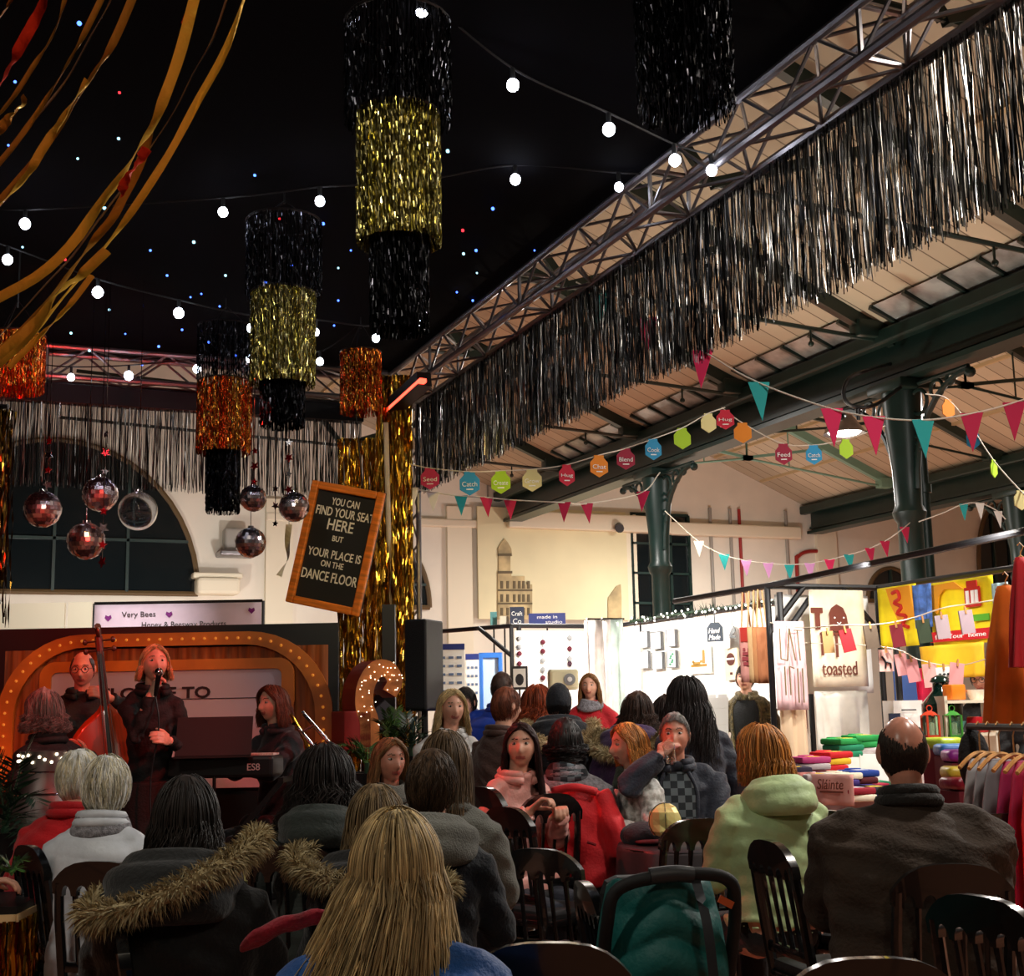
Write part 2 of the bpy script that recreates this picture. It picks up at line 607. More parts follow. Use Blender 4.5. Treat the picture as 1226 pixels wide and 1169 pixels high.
def column(x, y):
    mb = MB()
    mb.lathe([(.24, 0), (.24, .35), (.18, .4), (.145, .5), (.135, 2.6), (.17, 2.62), (.17, 2.72), (.135, 2.75), (.14, 3.5), (.17, 3.54), (.19, 3.62), (.15, 3.7), (.16, 4.1), (.21, 4.6), (.23, GZ)], (x, y, 0), 18)
    mb.box((x, y, GZ - .06), (.5, .62, .12), bev=.02)
    for sy in (-1, 1):                                        # pierced spandrel brackets under the beam
        arc = [Vector((x, y + sy * (.16 + .95 * (1 - math.cos(a))), 3.87 + 1.15 * math.sin(a))) for a in [k * math.pi / 16 for k in range(9)]]
        mb.tube(arc, .035, 6)
        mb.tube([(x, y + sy * .16, GZ - .07), (x, y + sy * 1.12, GZ - .07)], .03, 6)
        for (u, w, r) in ((.29, GZ - .28, .14), (.60, GZ - .2, .10), (.83, GZ - .14, .06), (.24, GZ - .58, .09), (.20, GZ - .8, .06)):
            mb.ring((x, y + sy * u, w), r, .022, 14, 6, 'X')
        mb.ball((x, y + sy * 1.14, GZ - .14), .06, 8, 6)
    return struct(mb.build('iron_column', GREEN, smooth=True))
for yy in (6.3, 12.1, 17.95):
    column(GX, yy)
    column(GX2, yy)

def truss_roof(y, x0, x1, sgn, m, full=False):
    """rafter, tie rod and struts of one roof truss, from the gutter at x0 towards x1"""
    mb = MB()
    f = GZ + .5
    top = lambda t: f + S * t
    L = abs(x1 - x0)
    P = lambda t, z: (x0 + sgn * t, y, z)
    mb.bar(P(.05, top(.05)), P(L, top(L)), .11, .2)
    mb.box(P(.25, f + .1), (.7, .2, .2), bev=.02)
    if full:
        n = L
        mb.tube([P(.1, f - .02), P(n, f + .42)], .022, 6)
        mb.bar(P(n * .48, top(n * .48)), P(n, f + .44), .05, .05)
        mb.tube([P(n * .74, f + .3), P(n * .74, top(n * .74))], .014, 5)
        mb.box(P(n, f + .43), (.2, .12, .08))
        mb.tube([P(n, f + .43), P(n, top(L))], .02, 6)
    else:
        mb.tube([P(.1, f - .02), P(4.2, f + .22), P(8.6, f + .4)], .026, 6)
        mb.bar(P(2.15, top(2.15)), P(4.2, f + .22), .07, .09)
        mb.bar(P(6.0, top(6.0)), P(4.2, f + .22), .06, .08)
        for t in (1.2, 2.15):
            mb.tube([P(t, f + .055 * t), P(t, f + .055 * t - .2)], .014, 5)
            mb.ball(P(t, f + .055 * t - .2), .035, 8, 6)
    return struct(mb.build('roof_truss', m, smooth=True))
for yy in (3.35, 6.3, 9.2, 12.1, 15.0, 17.95, 20.9):
    truss_roof(yy, GX, 1.3, -1, GREEN)
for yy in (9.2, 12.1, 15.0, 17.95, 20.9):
    mm = GREEN_LIT if yy > 20 else GREEN
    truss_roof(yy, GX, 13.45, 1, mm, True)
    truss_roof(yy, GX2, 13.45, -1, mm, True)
mb = MB()                                                     # purlins under the boards
for t in (1.9, 3.9, 5.9):
    z = GZ + .56 + S * t
    mb.box((GX - t, 10, z), (.09, 27.8, .1))
for t in (1.3, 2.4):
    z = GZ + .56 + S * t
    mb.box((GX + t, 10, z), (.07, 27.8, .08))
    mb.box((GX2 - t, 10, z), (.07, 27.8, .08))
struct(mb.build('trim_purlins', mat('purlin', (196, 178, 140), .7)))

# roof lights along the foot of the slope
PANE = mat('roof_pane', (140, 146, 146), .15, var=.25, scale=3, spec=.7)
k = 1
for yy in (6.3, 9.2, 12.1, 15.0, 17.95):
    mb = MB()
    mb.cur = 0
    y0, y1 = yy + .3, yy + 2.6
    za, zb = GZ + .66 + S * .1, GZ + .66 + S * .42
    for i in range(4):
        a, b = y0 + (y1 - y0) * i / 4, y0 + (y1 - y0) * (i + 1) / 4
        mb.add([(GX - .22, a, za - .1), (GX - .22, b - .06, za - .1), (GX - .60, b - .06, zb - .07), (GX - .60, a, zb - .07)], [(0, 1, 2, 3)])
    mb.cur = 1
    for i in range(5):
        a = y0 + (y1 - y0) * i / 4 - .03
        mb.bar((GX - .2, a, za - .11), (GX - .62, a, zb - .08), .05, .05)
    struct(mb.build('window_%d' % k, [PANE, GREEN]))
    k += 1

# end wall: ledges, piers, arched windows
mb = MB()
mb.box((11.6, YB - .14, 5.17), (3.6, .28, .34), bev=.03)
mb.box((15.0, YB - .1, 5.12), (3.2, .2, .26), bev=.03)
mb.box((7.4, YB - .06, 5.07), (4.6, .12, .16), bev=.03)
struct(mb.build('trim_1', TRIMW))
def lunette(name, cx, z0, r, w, h0=0, bars=5):
    """dark arched window: pane, moulded surround and glazing bars"""
    mb = MB()
    arc = [(cx + w * math.cos(a), z0 + h0 + r * math.sin(a)) for a in [math.pi * i / 24 for i in range(25)]]
    poly = [(cx + w, z0)] + arc + [(cx - w, z0)] if h0 else arc
    mb.cur = 0
    mb.prism(poly, YB - .05, YB - .01)
    mb.cur = 1
    q = [Vector((x, YB - .06, z)) for x, z in poly]
    mb.tube(q + [q[0]], .05, 6)
    mb.cur = 2
    for i in range(1, bars):
        x = cx - w + 2 * w * i / bars
        top = z0 + h0 + r * math.sqrt(max(0, 1 - ((x - cx) / w) ** 2))
        mb.box((x, YB - .07, (z0 + top) / 2), (.05, .05, top - z0))
    mb.box((cx, YB - .07, z0 + (h0 or r * .35)), (2 * w * (1 if h0 else .93), .05, .05))
    return struct(mb.build(name, [GLASS_DARK, mat('window_reveal', (96, 76, 46), .6), GREEN]))
c = on_y(62, 718, YB)
e = on_y(236, 712, YB)
t = on_y(62, 527, YB)
lunette('window_11', c.x, e.z, t.z - e.z, e.x - c.x, bars=4)
c = on_y(470, 728, YB)
e = on_y(513, 728, YB)
t = on_y(470, 650, YB)
lunette('window_12', c.x, e.z, t.z - e.z, e.x - c.x, bars=2)
a, b, t = on_y(757, 735, YB), on_y(826, 735, YB), on_y(790, 617, YB)
mb = MB()
cx, w, z0, z1 = (a.x + b.x) / 2, b.x - a.x, a.z - .4, t.z
mb.box((cx, YB - .02, (z0 + z1) / 2), (w, .06, z1 - z0))
mb.cur = 1
for i in range(4):
    mb.box((cx - w / 2 + w * i / 3, YB - .07, (z0 + z1) / 2), (.06, .06, z1 - z0))
for i in range(5):
    mb.box((cx, YB - .07, z0 + (z1 - z0) * i / 4), (w, .06, .05))
struct(mb.build('window_13', [GLASS_DARK, GREEN]))
c, e, t = on_y(1066, 720, YB), on_y(1094, 720, YB), on_y(1066, 681, YB)
lunette('window_14', c.x, c.z, t.z - c.z, e.x - c.x, bars=2)
c, e, t = on_y(1200, 700, YB), on_y(1228, 700, YB), on_y(1200, 606, YB)
lunette('window_15', c.x, c.z - 1, t.z - c.z - .3, (e.x - c.x) * 1.0, 1.3, bars=3)
# piers, sills and the conduits on the wall
mb = MB()
for px in (333, 549, 748, 990):
    p = on_y(px, 700, YB)
    mb.box((p.x, YB - .05, 2.7), (.5, .1, 5.4))
p, q = on_y(232, 700, YB), on_y(283, 700, YB)
mb.box(((p.x + q.x) / 2, YB - .2, p.z - .05), (q.x - p.x, .4, .3), bev=.06)
mb.box(((p.x + q.x) / 2, YB - .16, p.z + .14), (q.x - p.x + .12, .32, .1), bev=.03)
struct(mb.build('trim_2', TRIMW))
PIPE = mat('pipe_grey', (150, 146, 138), .5)
PIPER = mat('pipe_red', (150, 34, 30), .45)
for px0, m in ((852, PIPE), (876, PIPE), (887, PIPER), (943, PIPE)):
    p = on_y(px0, 700, YB)
    mb = MB()
    mb.tube([(p.x, YB - .06, 1.0), (p.x, YB - .06, 5.6)], .035, 8)
    tag(mb.build('wall_pipe', m, smooth=True), {852: 'grey conduit on end wall, nearest the dark barred window', 876: 'grey conduit on end wall close beside the tall red pipe', 887: 'straight red pipe running up the pale end wall', 943: 'grey conduit on end wall just left of the bent red pipe'}[px0], 'pipe')
p = on_y(953, 700, YB)
mb = MB()
mb.tube(curve_pts([(p.x, YB - .06, 1.0), (p.x, YB - .06, 4.3), (p.x + .06, YB - .06, 4.62), (p.x + .3, YB - .06, 4.74), (p.x + .7, YB - .06, 4.76)], 16), .04, 8)
tag(mb.build('wall_pipe', PIPER, smooth=True), 'bent red pipe turning right under the second green beam', 'pipe')
mb = MB()                                                     # slim downpipe beside the near column
mb.tube([(GX + .42, 12.35, 0), (GX + .42, 12.35, GZ)], .075, 10)
for z in (1.2, 2.6, 3.9):
    mb.lathe([(.1, 0), (.1, .1)], (GX + .42, 12.35, z), 10)
tag(mb.build('rainwater_pipe', GREEN, smooth=True), 'slim dark green rainwater pipe beside the nearer iron column', 'pipe')

# floodlight hung under the boards and the fitting further right
def pendant(p, label, on=True):
    t = thing('hall_lamp', label, 'lamp', p, 'lamps under the boarded roof')
    mb = MB()
    mb.lathe([(.03, .5), (.06, .42), (.1, .3), (.27, .06), (.3, 0), (.27, .02), (.1, .24)], n=18)
    mb.build('shade', ALU, t, True, True)
    mb = MB()
    mb.lathe([(.0, .05), (.2, .05), (.235, .03), (.2, .0), (0, -.01)], n=18)
    mb.build('lamp_glass', mat('lamp_glow', (255, 250, 240), emit=14 if on else .8), t, True, True)
    mb = MB()
    mb.tube([(0, 0, .48), (0, 0, 1.2)], .012, 5)
    mb.build('rod', BLACKM, t, True, True)
    return t
pendant(at(968, 462, 17.5), 'lit round hall lamp glaring between teal pennant and green beam')
pendant(at(1011, 520, 19.0), 'hall lamp hanging just above the lime paper hexagon, behind pink pennants')

# photo mural of a domed corner building on the end wall
a, b = on_y(570, 742, YB), on_y(745, 615, YB)
pic = thing('wall_mural', 'pale sepia picture of a domed corner building on end wall', 'mural', (0, YB - .12, 0))
mb = MB()
mb.box(((a.x + b.x) / 2, YB - .13, (a.z + b.z) / 2), (b.x - a.x, .04, b.z - a.z))
mb.build('picture_panel', mat('mural_sky', (226, 218, 178), .7, var=.05, scale=.6), pic)
mb = MB()
def mp(px, py):
    q = on_y(px, py, YB - .17)
    return (q.x, q.z)
def mrect(x0, y0, x1, y1):
    mb.prism([mp(x0, y1), mp(x1, y1), mp(x1, y0), mp(x0, y0)], YB - .18, YB - .15)
mrect(596, 685, 612, 742); mrect(612, 690, 628, 742); mrect(628, 700, 637, 742)
mrect(597, 664, 611, 686)
mb.prism([mp(597, 666), mp(613, 666), mp(612, 657), mp(608, 650), mp(604, 645), mp(600, 650), mp(596, 657)], YB - .18, YB - .15)
mb2 = MB()
mb2.prism([mp(728, 742), mp(744, 742), mp(744, 716), mp(743, 700), mp(738, 702), mp(728, 716)], YB - .18, YB - .15)
mb2.build('picture_gable', mat('mural_stone', (176, 158, 116), .7, var=.2, scale=3), pic)
mb.build('picture_building', mat('mural_stone', (176, 158, 116), .7, var=.2, scale=3), pic)
mb = MB()
for x in (599, 606, 614, 620, 625, 631):
    for y in (696, 712, 728):
        mb.prism([mp(x, y + 9), mp(x + 3, y + 9), mp(x + 3, y), mp(x, y)], YB - .19, YB - .17)
for (x0, y0, x1, y1) in ((596, 684, 613, 687), (596, 706, 637, 708), (596, 722, 637, 724), (596, 663, 612, 666)):
    mb.prism([mp(x0, y1), mp(x1, y1), mp(x1, y0), mp(x0, y0)], YB - .19, YB - .17)
mb.build('picture_windows', mat('mural_dark', (96, 84, 58), .7), pic)

# small fittings on the end wall
for px, py, lab in ((777, 625, 'small black spotlight on the wall above the mural, nearer its middle'), (735, 632, 'small black spotlight on the wall near the mural edge')):
    p = on_y(px, py, YB)
    mb = MB()
    mb.box((p.x, YB - .1, p.z), (.1, .2, .1))
    mb.tube([(p.x, YB - .2, p.z), (p.x - .1, YB - .45, p.z - .08)], .09, 10)
    tag(mb.build('wall_spotlight', BLACKM, smooth=True), lab, 'spotlight')
p = on_y(585, 684, YB)
mb = MB()
mb.tube([(p.x, YB - .02, p.z), (p.x, YB - .12, p.z)], .13, 14)
tag(mb.build('alarm_bell', PIPER, smooth=True), 'small red alarm bell on the white wall left of the mural', 'alarm bell')
mb = MB()
mb.tube([(p.x, YB - .03, p.z + .12), (p.x, YB - .03, p.z + 1.7)], .02, 6)
tag(mb.build('bell_cable', PIPE, smooth=True), 'thin conduit rising from the red alarm bell', 'pipe')
for px, py in ((562, 575), (598, 615)):
    pass
p = on_y(280, 655, YB)
t = thing('floodlight', 'grey box floodlight on white wall left of the disco balls', 'floodlight', (p.x, YB - .3, p.z))
mb = MB(); mb.box((0, .1, .1), (.45, .3, .4), bev=.04); mb.build('housing', PIPE, t, local=True)
mb = MB(); mb.box((0, .05, -.16), (.66, .5, .1), bev=.03); mb.build('bracket', ALU, t, local=True)

# black star cloth stretched over the dance floor
TZ, TA, TX, TY = 4.40, .26, 3.95, 12.0                          # truss: underside, size, right and far lines
CT = mat('star_cloth', (4, 4, 8), 1, spec=.1)
mb = MB()
zc = TZ + TA + .03
nx, ny = 16, 18
vs, fs = [], []
for j in range(ny + 1):
    for i in range(nx + 1):
        x = -10 + (TX - TA + .05 + 10) * i / nx
        y = -2.5 + (TY + .1 + 2.5) * j / ny
        edge = min(1, (nx - i) / 3, (ny - j) / 3)
        vs.append((x, y, zc + .10 * edge * (1 + math.sin(i * 1.3) * math.sin(j * 1.1))))
for j in range(ny):
    for i in range(nx):
        a = j * (nx + 1) + i
        fs.append((a, a + 1, a + nx + 2, a + nx + 1))
N = len(vs)
mb.add(vs, fs)
mb.add([(x, y, z + .02) for x, y, z in vs], [tuple(reversed(f)) for f in fs])
mb.build('ceiling_star_cloth', CT, smooth='all')['kind'] = 'structure'
mb = MB()
mb.box((-10, 5, 2.2), (.1, 15, 4.6))
struct(mb.build('wall_left', BLACKCLOTH))
# ================================================================== aluminium truss, foil curtains, chandeliers
def box_truss(name, label, a, b, side):
    """square lattice truss from a to b (underside, outer edge); side = level unit vector to its inner edge"""
    a, b, side = Vector(a), Vector(b), Vector(side)
    up = Vector((0, 0, 1))
    t = thing(name, label, 'truss', a)
    o = [Vector((0, 0, 0)), side * TA, up * TA, side * TA + up * TA]
    for k in range(4):
        mb = MB()
        mb.tube([a + o[k], b + o[k]], .026, 8)
        mb.build('chord', ALU, t, True)
    L = (b - a).length
    n = max(2, round(L / .34))
    for (p, q) in ((0, 1), (2, 3), (0, 2), (1, 3)):
        mb = MB()
        for i in range(n):
            s0, s1 = a.lerp(b, i / n), a.lerp(b, (i + 1) / n)
            u, v = (o[p], o[q]) if i % 2 == 0 else (o[q], o[p])
            mb.tube([s0 + u, s1 + v], .011, 5)
            if i % 6 == 0:
                mb.tube([s0 + o[p], s0 + o[q]], .014, 5)
        mb.build('lacing', ALU, t, True)
    return t
box_truss('lighting_truss', 'long aluminium lattice truss running along the market side of the dance floor', (TX, .6, TZ), (TX, TY, TZ), (-1, 0, 0))
box_truss('lighting_truss', 'aluminium lattice truss crossing behind the stage above the arched window', (-9.5, TY, TZ), (TX - TA - .05, TY, TZ), (0, -1, 0))
# its corner leg, standing behind the gold foil
t = thing('truss_leg', 'upright aluminium truss leg standing inside the gold foil at the corner', 'truss', (TX - .13, TY - .13, 0))
for sx in (-1, 1):
    for sy in (-1, 1):
        mb = MB()
        mb.tube([(sx * .12, sy * .12, 0), (sx * .12, sy * .12, TZ - .01)], .026, 8)
        mb.build('chord', ALU, t, True, True)
mb = MB()
for i in range(14):
    for sx, sy, ex, ey in ((-1, -1, 1, -1), (-1, 1, 1, 1), (-1, -1, -1, 1), (1, -1, 1, 1)):
        mb.tube([(sx * .12, sy * .12, .05 + i * .3), (ex * .12, ey * .12, .05 + (i + 1) * .3)], .011, 5)
mb.build('lacing', ALU, t, True, True)

# red light bar hung at the corner
a, b = at(464, 494, 11.6), at(508, 454, 11.0)
t = thing('light_bar', 'glowing red light bar slung at the truss corner', 'light bar', (a + b) / 2)
mb = MB(); mb.bar(a, b, .13, .12); mb.build('housing', BLACKM, t)
mb = MB()
dv = (b - a).normalized()
side = dv.cross(CAM - a).normalized()
toc = (CAM - (a + b) / 2).normalized()
mb.bar(a.lerp(b, .03) + toc * .085, a.lerp(b, .97) + toc * .085, .06, .03)
mb.build('light_strip', mat('red_glow', (255, 90, 70), emit=5, ecol=(255, 70, 50)), t, True)

def foil_curtain(name, label, a, b, ztop, drop, n, m, w=.012, depth=.05, rnd=.08, segs=8, group=None, seed=1, cat='foil curtain', gap=0, twist=3, pelmet=0, crinkle=0):
    rs = random.Random(seed)
    a, b = Vector(a), Vector(b)
    nrm = (b - a).normalized().cross(Vector((0, 0, 1)))
    t = thing(name, label, cat, (a.x, a.y, ztop), group)
    mb = MB()
    mb.tube([(a.x, a.y, ztop), (b.x, b.y, ztop)], .014, 6)
    mb.build('header', BLACKM, t, True)
    if pelmet:
        mb = MB()
        mb.bar((a.x, a.y, ztop - pelmet / 2), (b.x, b.y, ztop - pelmet / 2), .13, pelmet)
        mb.build('pelmet', BLACKCLOTH, t)
    mb = MB()
    for i in range(n):
        u = (i + rs.random()) / n
        if gap and noise.noise((u * 18, seed, 0)) > gap:
            continue
        p = a.lerp(b, u) + nrm * rs.uniform(-depth, depth)
        L = drop * (1 - rnd * rs.random() ** 2) * (1 + .03 * noise.noise((u * 14, seed, 3)))
        d1, d2 = rs.uniform(-.02, .02), rs.uniform(-.02, .02)
        ph = rs.uniform(0, 6)
        pts = [(p.x + d1 * k / segs + .004 * math.sin(ph + k), p.y + d2 * k / segs + .004 * math.cos(ph + k * 1.3), ztop - L * k / segs) for k in range(segs + 1)]
        a0 = rs.uniform(0, 6.3)
        if crinkle:
            vs = []
            for q in pts:
                aa = a0 + rs.uniform(-crinkle, crinkle)
                o_ = Vector((math.cos(aa), math.sin(aa), rs.uniform(-.3, .3))) * (w * .5)
                vs += [Vector(q) - o_, Vector(q) + o_]
            mb.add(vs, [(2 * j, 2 * j + 1, 2 * j + 3, 2 * j + 2) for j in range(len(pts) - 1)])
            continue
        mb.ribbon(pts, w * rs.uniform(.6, 1.3), a0, a0 + rs.uniform(-twist, twist))
    o = mb.build('foil_strands', m, t)
    o['kind'] = 'stuff'
    return t

foil_curtain('foil_curtain', 'long black and silver foil fringe under the truss beside the market', (TX, .8, 0), (TX, TY - .2, 0), TZ - .04, .84, 3600, SILVF, .0062, .05, .10, 8, seed=3, twist=1.6)
foil_curtain('foil_curtain', 'black and silver foil fringe under the rear truss, hiding the arch top', (-9, TY - .05, 0), (TX - .5, TY - .05, 0), TZ - .03, .90, 3400, SILVF, .0066, .05, .10, 6, seed=5, twist=1.6, pelmet=.16)
# gold foil round the corner leg
mb = MB()
foil_curtain('foil_curtain', 'gold foil strips wrapped round the corner truss leg, front face', at(452, 500, 11.5), at(492, 500, 11.5), 4.36, 4.2, 190, GOLDF, .017, .10, .06, 70, seed=8, crinkle=.8)
foil_curtain('foil_curtain', 'gold foil hanging left of the corner leg behind the blackboard', at(405, 500, 11.9), at(454, 500, 11.9), 3.9, 3.75, 150, GOLDF, .016, .09, .06, 62, seed=9, crinkle=.8, gap=.3)
foil_curtain('foil_curtain', 'dull gold foil strands at the far left edge beside the hanging balls', at(-46, 440, 7.2), at(12, 440, 7.2), 3.16, 1.2, 110, mat('foil_mixed', (120, 90, 30), .22, 1, island=[(30, 24, 12), (190, 140, 50), (14, 12, 10), (90, 66, 24)]), .011, .12, .3, 24, seed=11, crinkle=.8)

def chandelier(label, d, tiers, group='foil chandeliers'):
    """tiers: (px centre, y top, y bottom, px width, material, strands)"""
    x0, y0 = tiers[0][0], tiers[0][1]
    c = at(x0, y0, d)
    zt = TZ + TA
    t = thing('foil_chandelier', label, 'chandelier', c, group)
    rs = random.Random(int(x0 * 7 + y0))
    for (px, ya, yb, w, m, n) in tiers:
        a = at(px, ya, d)
        r = w / 2 * d / F_PX
        drop = (yb - ya) * d / F_PX / math.cos(R(9)) * .98
        ctr = Vector((c.x, c.y, a.z))
        mb = MB()
        mb.ring(ctr, r, .008, 28, 5)
        for k in range(3):
            q = ctr + Vector((math.cos(k * 2.1) * r, math.sin(k * 2.1) * r, 0))
            mb.tube([q, (ctr.x, ctr.y, min(zt, ctr.z + .25))], .003, 4)
        mb.build('hoop', BLACKM, t, True)
        mb = MB()
        n = int(n * 2.1)
        for i in range(n):
            an = 2 * math.pi * (i + rs.random()) / n
            rr = r * rs.uniform(.96, 1.03)
            L = drop * (1 - .12 * rs.random() ** 3)
            ns = max(4, int(L / .028))
            pts = [(ctr.x + math.cos(an) * (rr + .004 * math.sin(k * 2 + i * 2.4)), ctr.y + math.sin(an) * (rr + .004 * math.sin(k * 2 + i * 2.4)), ctr.z - L * k / ns) for k in range(ns + 1)]
            # crinkled strip: each bit turned its own way so it glints
            vs, fs = [], []
            for k, p in enumerate(pts):
                aa = an + math.pi / 2 + rs.uniform(-1.1, 1.1)
                o = Vector((math.cos(aa), math.sin(aa), rs.uniform(-.3, .3))) * .0034
                vs += [Vector(p) - o, Vector(p) + o]
            for k in range(ns):
                fs.append((2 * k, 2 * k + 1, 2 * k + 3, 2 * k + 2))
            mb.add(vs, fs)
        o = mb.build('foil_fringe', m, t)
        o['kind'] = 'stuff'
    mb = MB()
    mb.tube([c + Vector((0, 0, min(.2, zt - c.z - .02))), (c.x, c.y, zt + .06)], .006, 5)
    mb.build('wire', BLACKM, t, True)
    return t
GOLDC = mat('gold_tinsel', (200, 180, 60), .25, 1, island=[(100, 92, 34), (226, 210, 120), (160, 146, 60), (250, 236, 170), (80, 74, 30)])
BLKC = mat('black_tinsel', (16, 16, 18), .22, .9, island=[(6, 6, 7), (16, 16, 18), (5, 5, 6), (70, 70, 78), (6, 6, 7)])
REDC = mat('red_gold_tinsel', (220, 90, 30), .25, 1, island=[(230, 60, 24), (210, 140, 40), (160, 30, 14), (240, 190, 80), (220, 70, 30)])
chandelier('largest foil chandelier with long gold tier, hung nearest the ceiling middle', 5.8,
           [(476, 28, 160, 124, BLKC, 70), (480, 146, 308, 96, GOLDC, 230), (483, 292, 415, 66, BLKC, 120)])
chandelier('gold and black foil chandelier hung left of and behind the largest one', 8.3,
           [(340, 266, 360, 88, BLKC, 80), (342, 356, 470, 74, GOLDC, 200), (345, 450, 520, 50, BLKC, 120)])
chandelier('orange-red foil chandelier with black tail above the white wall beside the arch', 10.4,
           [(270, 392, 460, 64, BLKC, 70), (271, 460, 548, 62, REDC, 180), (272, 540, 620, 38, BLKC, 110)])
chandelier('short red and gold foil chandelier just left of the red light bar', 10.9,
           [(432, 422, 498, 48, REDC, 150)])
chandelier('red foil chandelier at far left behind the gold streamers', 9.2,
           [(20, 402, 472, 66, REDC, 150)])
chandelier('black foil drum of a chandelier cut by the top of the picture', 5.4,
           [(815, -40, 150, 112, BLKC, 90)])

# gold streamers sweeping down from upper left, close to the camera
st = thing('foil_streamers', 'gold and red foil streamers sweeping across the upper left corner', 'streamers', at(120, -120, 3.0))
STR = {'g': mat('streamer_gold', (250, 190, 70), .3, .55, bump=.3, bscale=26), 'd': mat('streamer_bronze', (190, 130, 50), .3, .55, bump=.3, bscale=26),
       'r': mat('streamer_red', (240, 60, 30), .3, .55, bump=.3, bscale=26), 's': mat('streamer_silver', (150, 140, 124), .2, 1)}
paths = [('g', 8, 2.9, [(298, -18), (270, 60), (236, 122), (205, 180), (172, 232), (150, 264), (120, 303), (85, 345), (40, 398), (-12, 446)]),
         ('g', 11, 2.8, [(236, -15), (216, 62), (197, 116), (182, 152), (168, 172), (150, 205), (124, 238), (88, 290), (46, 330), (-12, 362)]),
         ('d', 9, 3.0, [(182, 150), (168, 195), (150, 232), (134, 262), (112, 288), (90, 318), (64, 352), (28, 396), (-14, 432)]),
         ('r', 10, 2.85, [(176, 178), (162, 198), (150, 218), (143, 232)]),
         ('d', 8, 2.7, [(164, -15), (136, 50), (112, 88), (84, 132), (50, 182), (22, 216), (-12, 254)]),
         ('g', 9, 2.75, [(104, 96), (72, 146), (50, 180), (30, 212), (-12, 258)]),
         ('r', 11, 2.6, [(62, -18), (44, 20), (24, 56), (6, 90), (-14, 124)]),
         ('r', 8, 3.1, [(234, -14), (228, 12), (219, 34)]),
         ('d', 6, 2.5, [(128, -15), (100, 42), (76, 84), (48, 130), (18, 172), (-12, 208)]),
         ('s', 3, 3.1, [(276, -14), (256, 44), (232, 86), (212, 128), (180, 178), (150, 222), (112, 272), (84, 310), (58, 338), (20, 380), (-12, 414)]),
         ('s', 3, 2.6, [(140, -14), (118, 26), (82, 92), (56, 126), (34, 152), (4, 190), (-12, 214)]),
         ('g', 10, 2.5, [(30, 118), (16, 136), (2, 152), (-14, 170)]),
         ('d', 5, 2.6, [(82, -15), (64, 40), (38, 82), (16, 116), (-12, 150)]),
         ('g', 10, 2.9, [(128, 300), (96, 330), (72, 348), (48, 380), (20, 406), (-14, 436)]),
         ('g', 6, 3.0, [(110, 330), (86, 362), (62, 388), (40, 410), (10, 440)]),
         ('d', 4, 2.8, [(20, -12), (8, 8), (-8, 30)])]
for j, (m, w, d, pl) in enumerate(paths):
    pts = curve_pts([at(x, y, d + .04 * i) for i, (x, y) in enumerate(pl)], 30)
    mb = MB()
    vs, fs = [], []
    rs = random.Random(j)
    ph = rs.uniform(0, 6)
    for i, p in enumerate(pts):
        tg = (pts[min(i + 1, 29)] - pts[max(i - 1, 0)]).normalized()
        sd = tg.cross(HF).normalized()
        up = sd.cross(tg)
        a = .75 * math.sin(ph + i * .28) + .25 * math.sin(ph * 2 + i * 1.1)
        o = (sd * math.cos(a) + up * math.sin(a)) * (w * d / F_PX * .62)
        vs += [p - o, p + up * .004, p + o]
    for i in range(29):
        fs += [(3 * i, 3 * i + 1, 3 * i + 4, 3 * i + 3), (3 * i + 1, 3 * i + 2, 3 * i + 5, 3 * i + 4)]
    mb.add(vs, fs)
    mb.build('streamer', STR[m], st, 'all')
mb = MB()
for j, (m, w, d, pl) in enumerate(paths):                       # the strips gather at a hook in the cloth
    if pl[0][1] < 0:
        mb.tube([at(pl[0][0], pl[0][1], d), at(pl[0][0] + 60, -160, d + .2), at(330, -420, 3.4)], .002, 4)
mb.build('strings', BLACKM, st)

# festoon strings with white bulbs; each hangs from the cloth
BULB = mat('bulb_glow', (235, 240, 255), emit=26)
CABLE = mat('cable_black', (20, 20, 22), .5)
def festoon(label, pts, d0, d1, r=.030):
    n = len(pts)
    P = [at(x, y, d0 + (d1 - d0) * i / max(1, n - 1)) for i, (x, y, b) in enumerate(pts)]
    t = thing('festoon_string', label, 'string lights', P[0], 'festoon strings under the star cloth')
    mb = MB()
    up = [p + Vector((0, 0, .09)) for p in P]
    mb.tube(curve_pts(up, 8 * n), .006, 5)
    for p, (x, y, b) in zip(P, pts):
        if b:
            mb.tube([p + Vector((0, 0, .09)), p + Vector((0, 0, .025))], .013, 6)
    mb.build('cable', CABLE, t, True)
    for p, (x, y, b) in zip(P, pts):
        if b:
            k = MB()
            k.ball(p, (r * b, r * b, r * b * 1.08), 10, 8)
            k.build('bulb', BULB, t, 'all')
    return t
festoon('festoon string running from top centre down to the long truss', [(470, -30, 0), (505, 12, 1.1), (614, 102, 1.05), (729, 155, 1.1), (808, 192, 1.05), (852, 204, 1)], 6.2, 7.2)
festoon('festoon string crossing behind the largest chandelier', [(383, 241, 1.0), (499, 234, .7), (617, 215, 1.05), (741, 224, .9), (800, 226, 0)], 8.0, 8.0)
festoon('festoon string ending at the second gold chandelier, leftmost bulb by the streamers', [(-10, 262, 0), (30, 268, 1.1), (267, 254, 1.0), (383, 241, 0)], 8.4, 8.0)
festoon('festoon string low on the left passing behind the streamers', [(-20, 305, 0), (9, 311, 1.1), (117, 350, 1.2), (214, 375, 1.15), (301, 393, 1.0), (378, 398, .8), (450, 405, .9), (505, 387, .8)], 8.6, 9.4)
festoon('festoon string of small bulbs along the top of the rear truss', [(40, 448, 0), (85, 452, .9), (154, 450, 1.1), (236, 442, 1.0), (299, 430, .9), (383, 433, .9), (452, 382, .8)], 11.2, 11.2, .034)

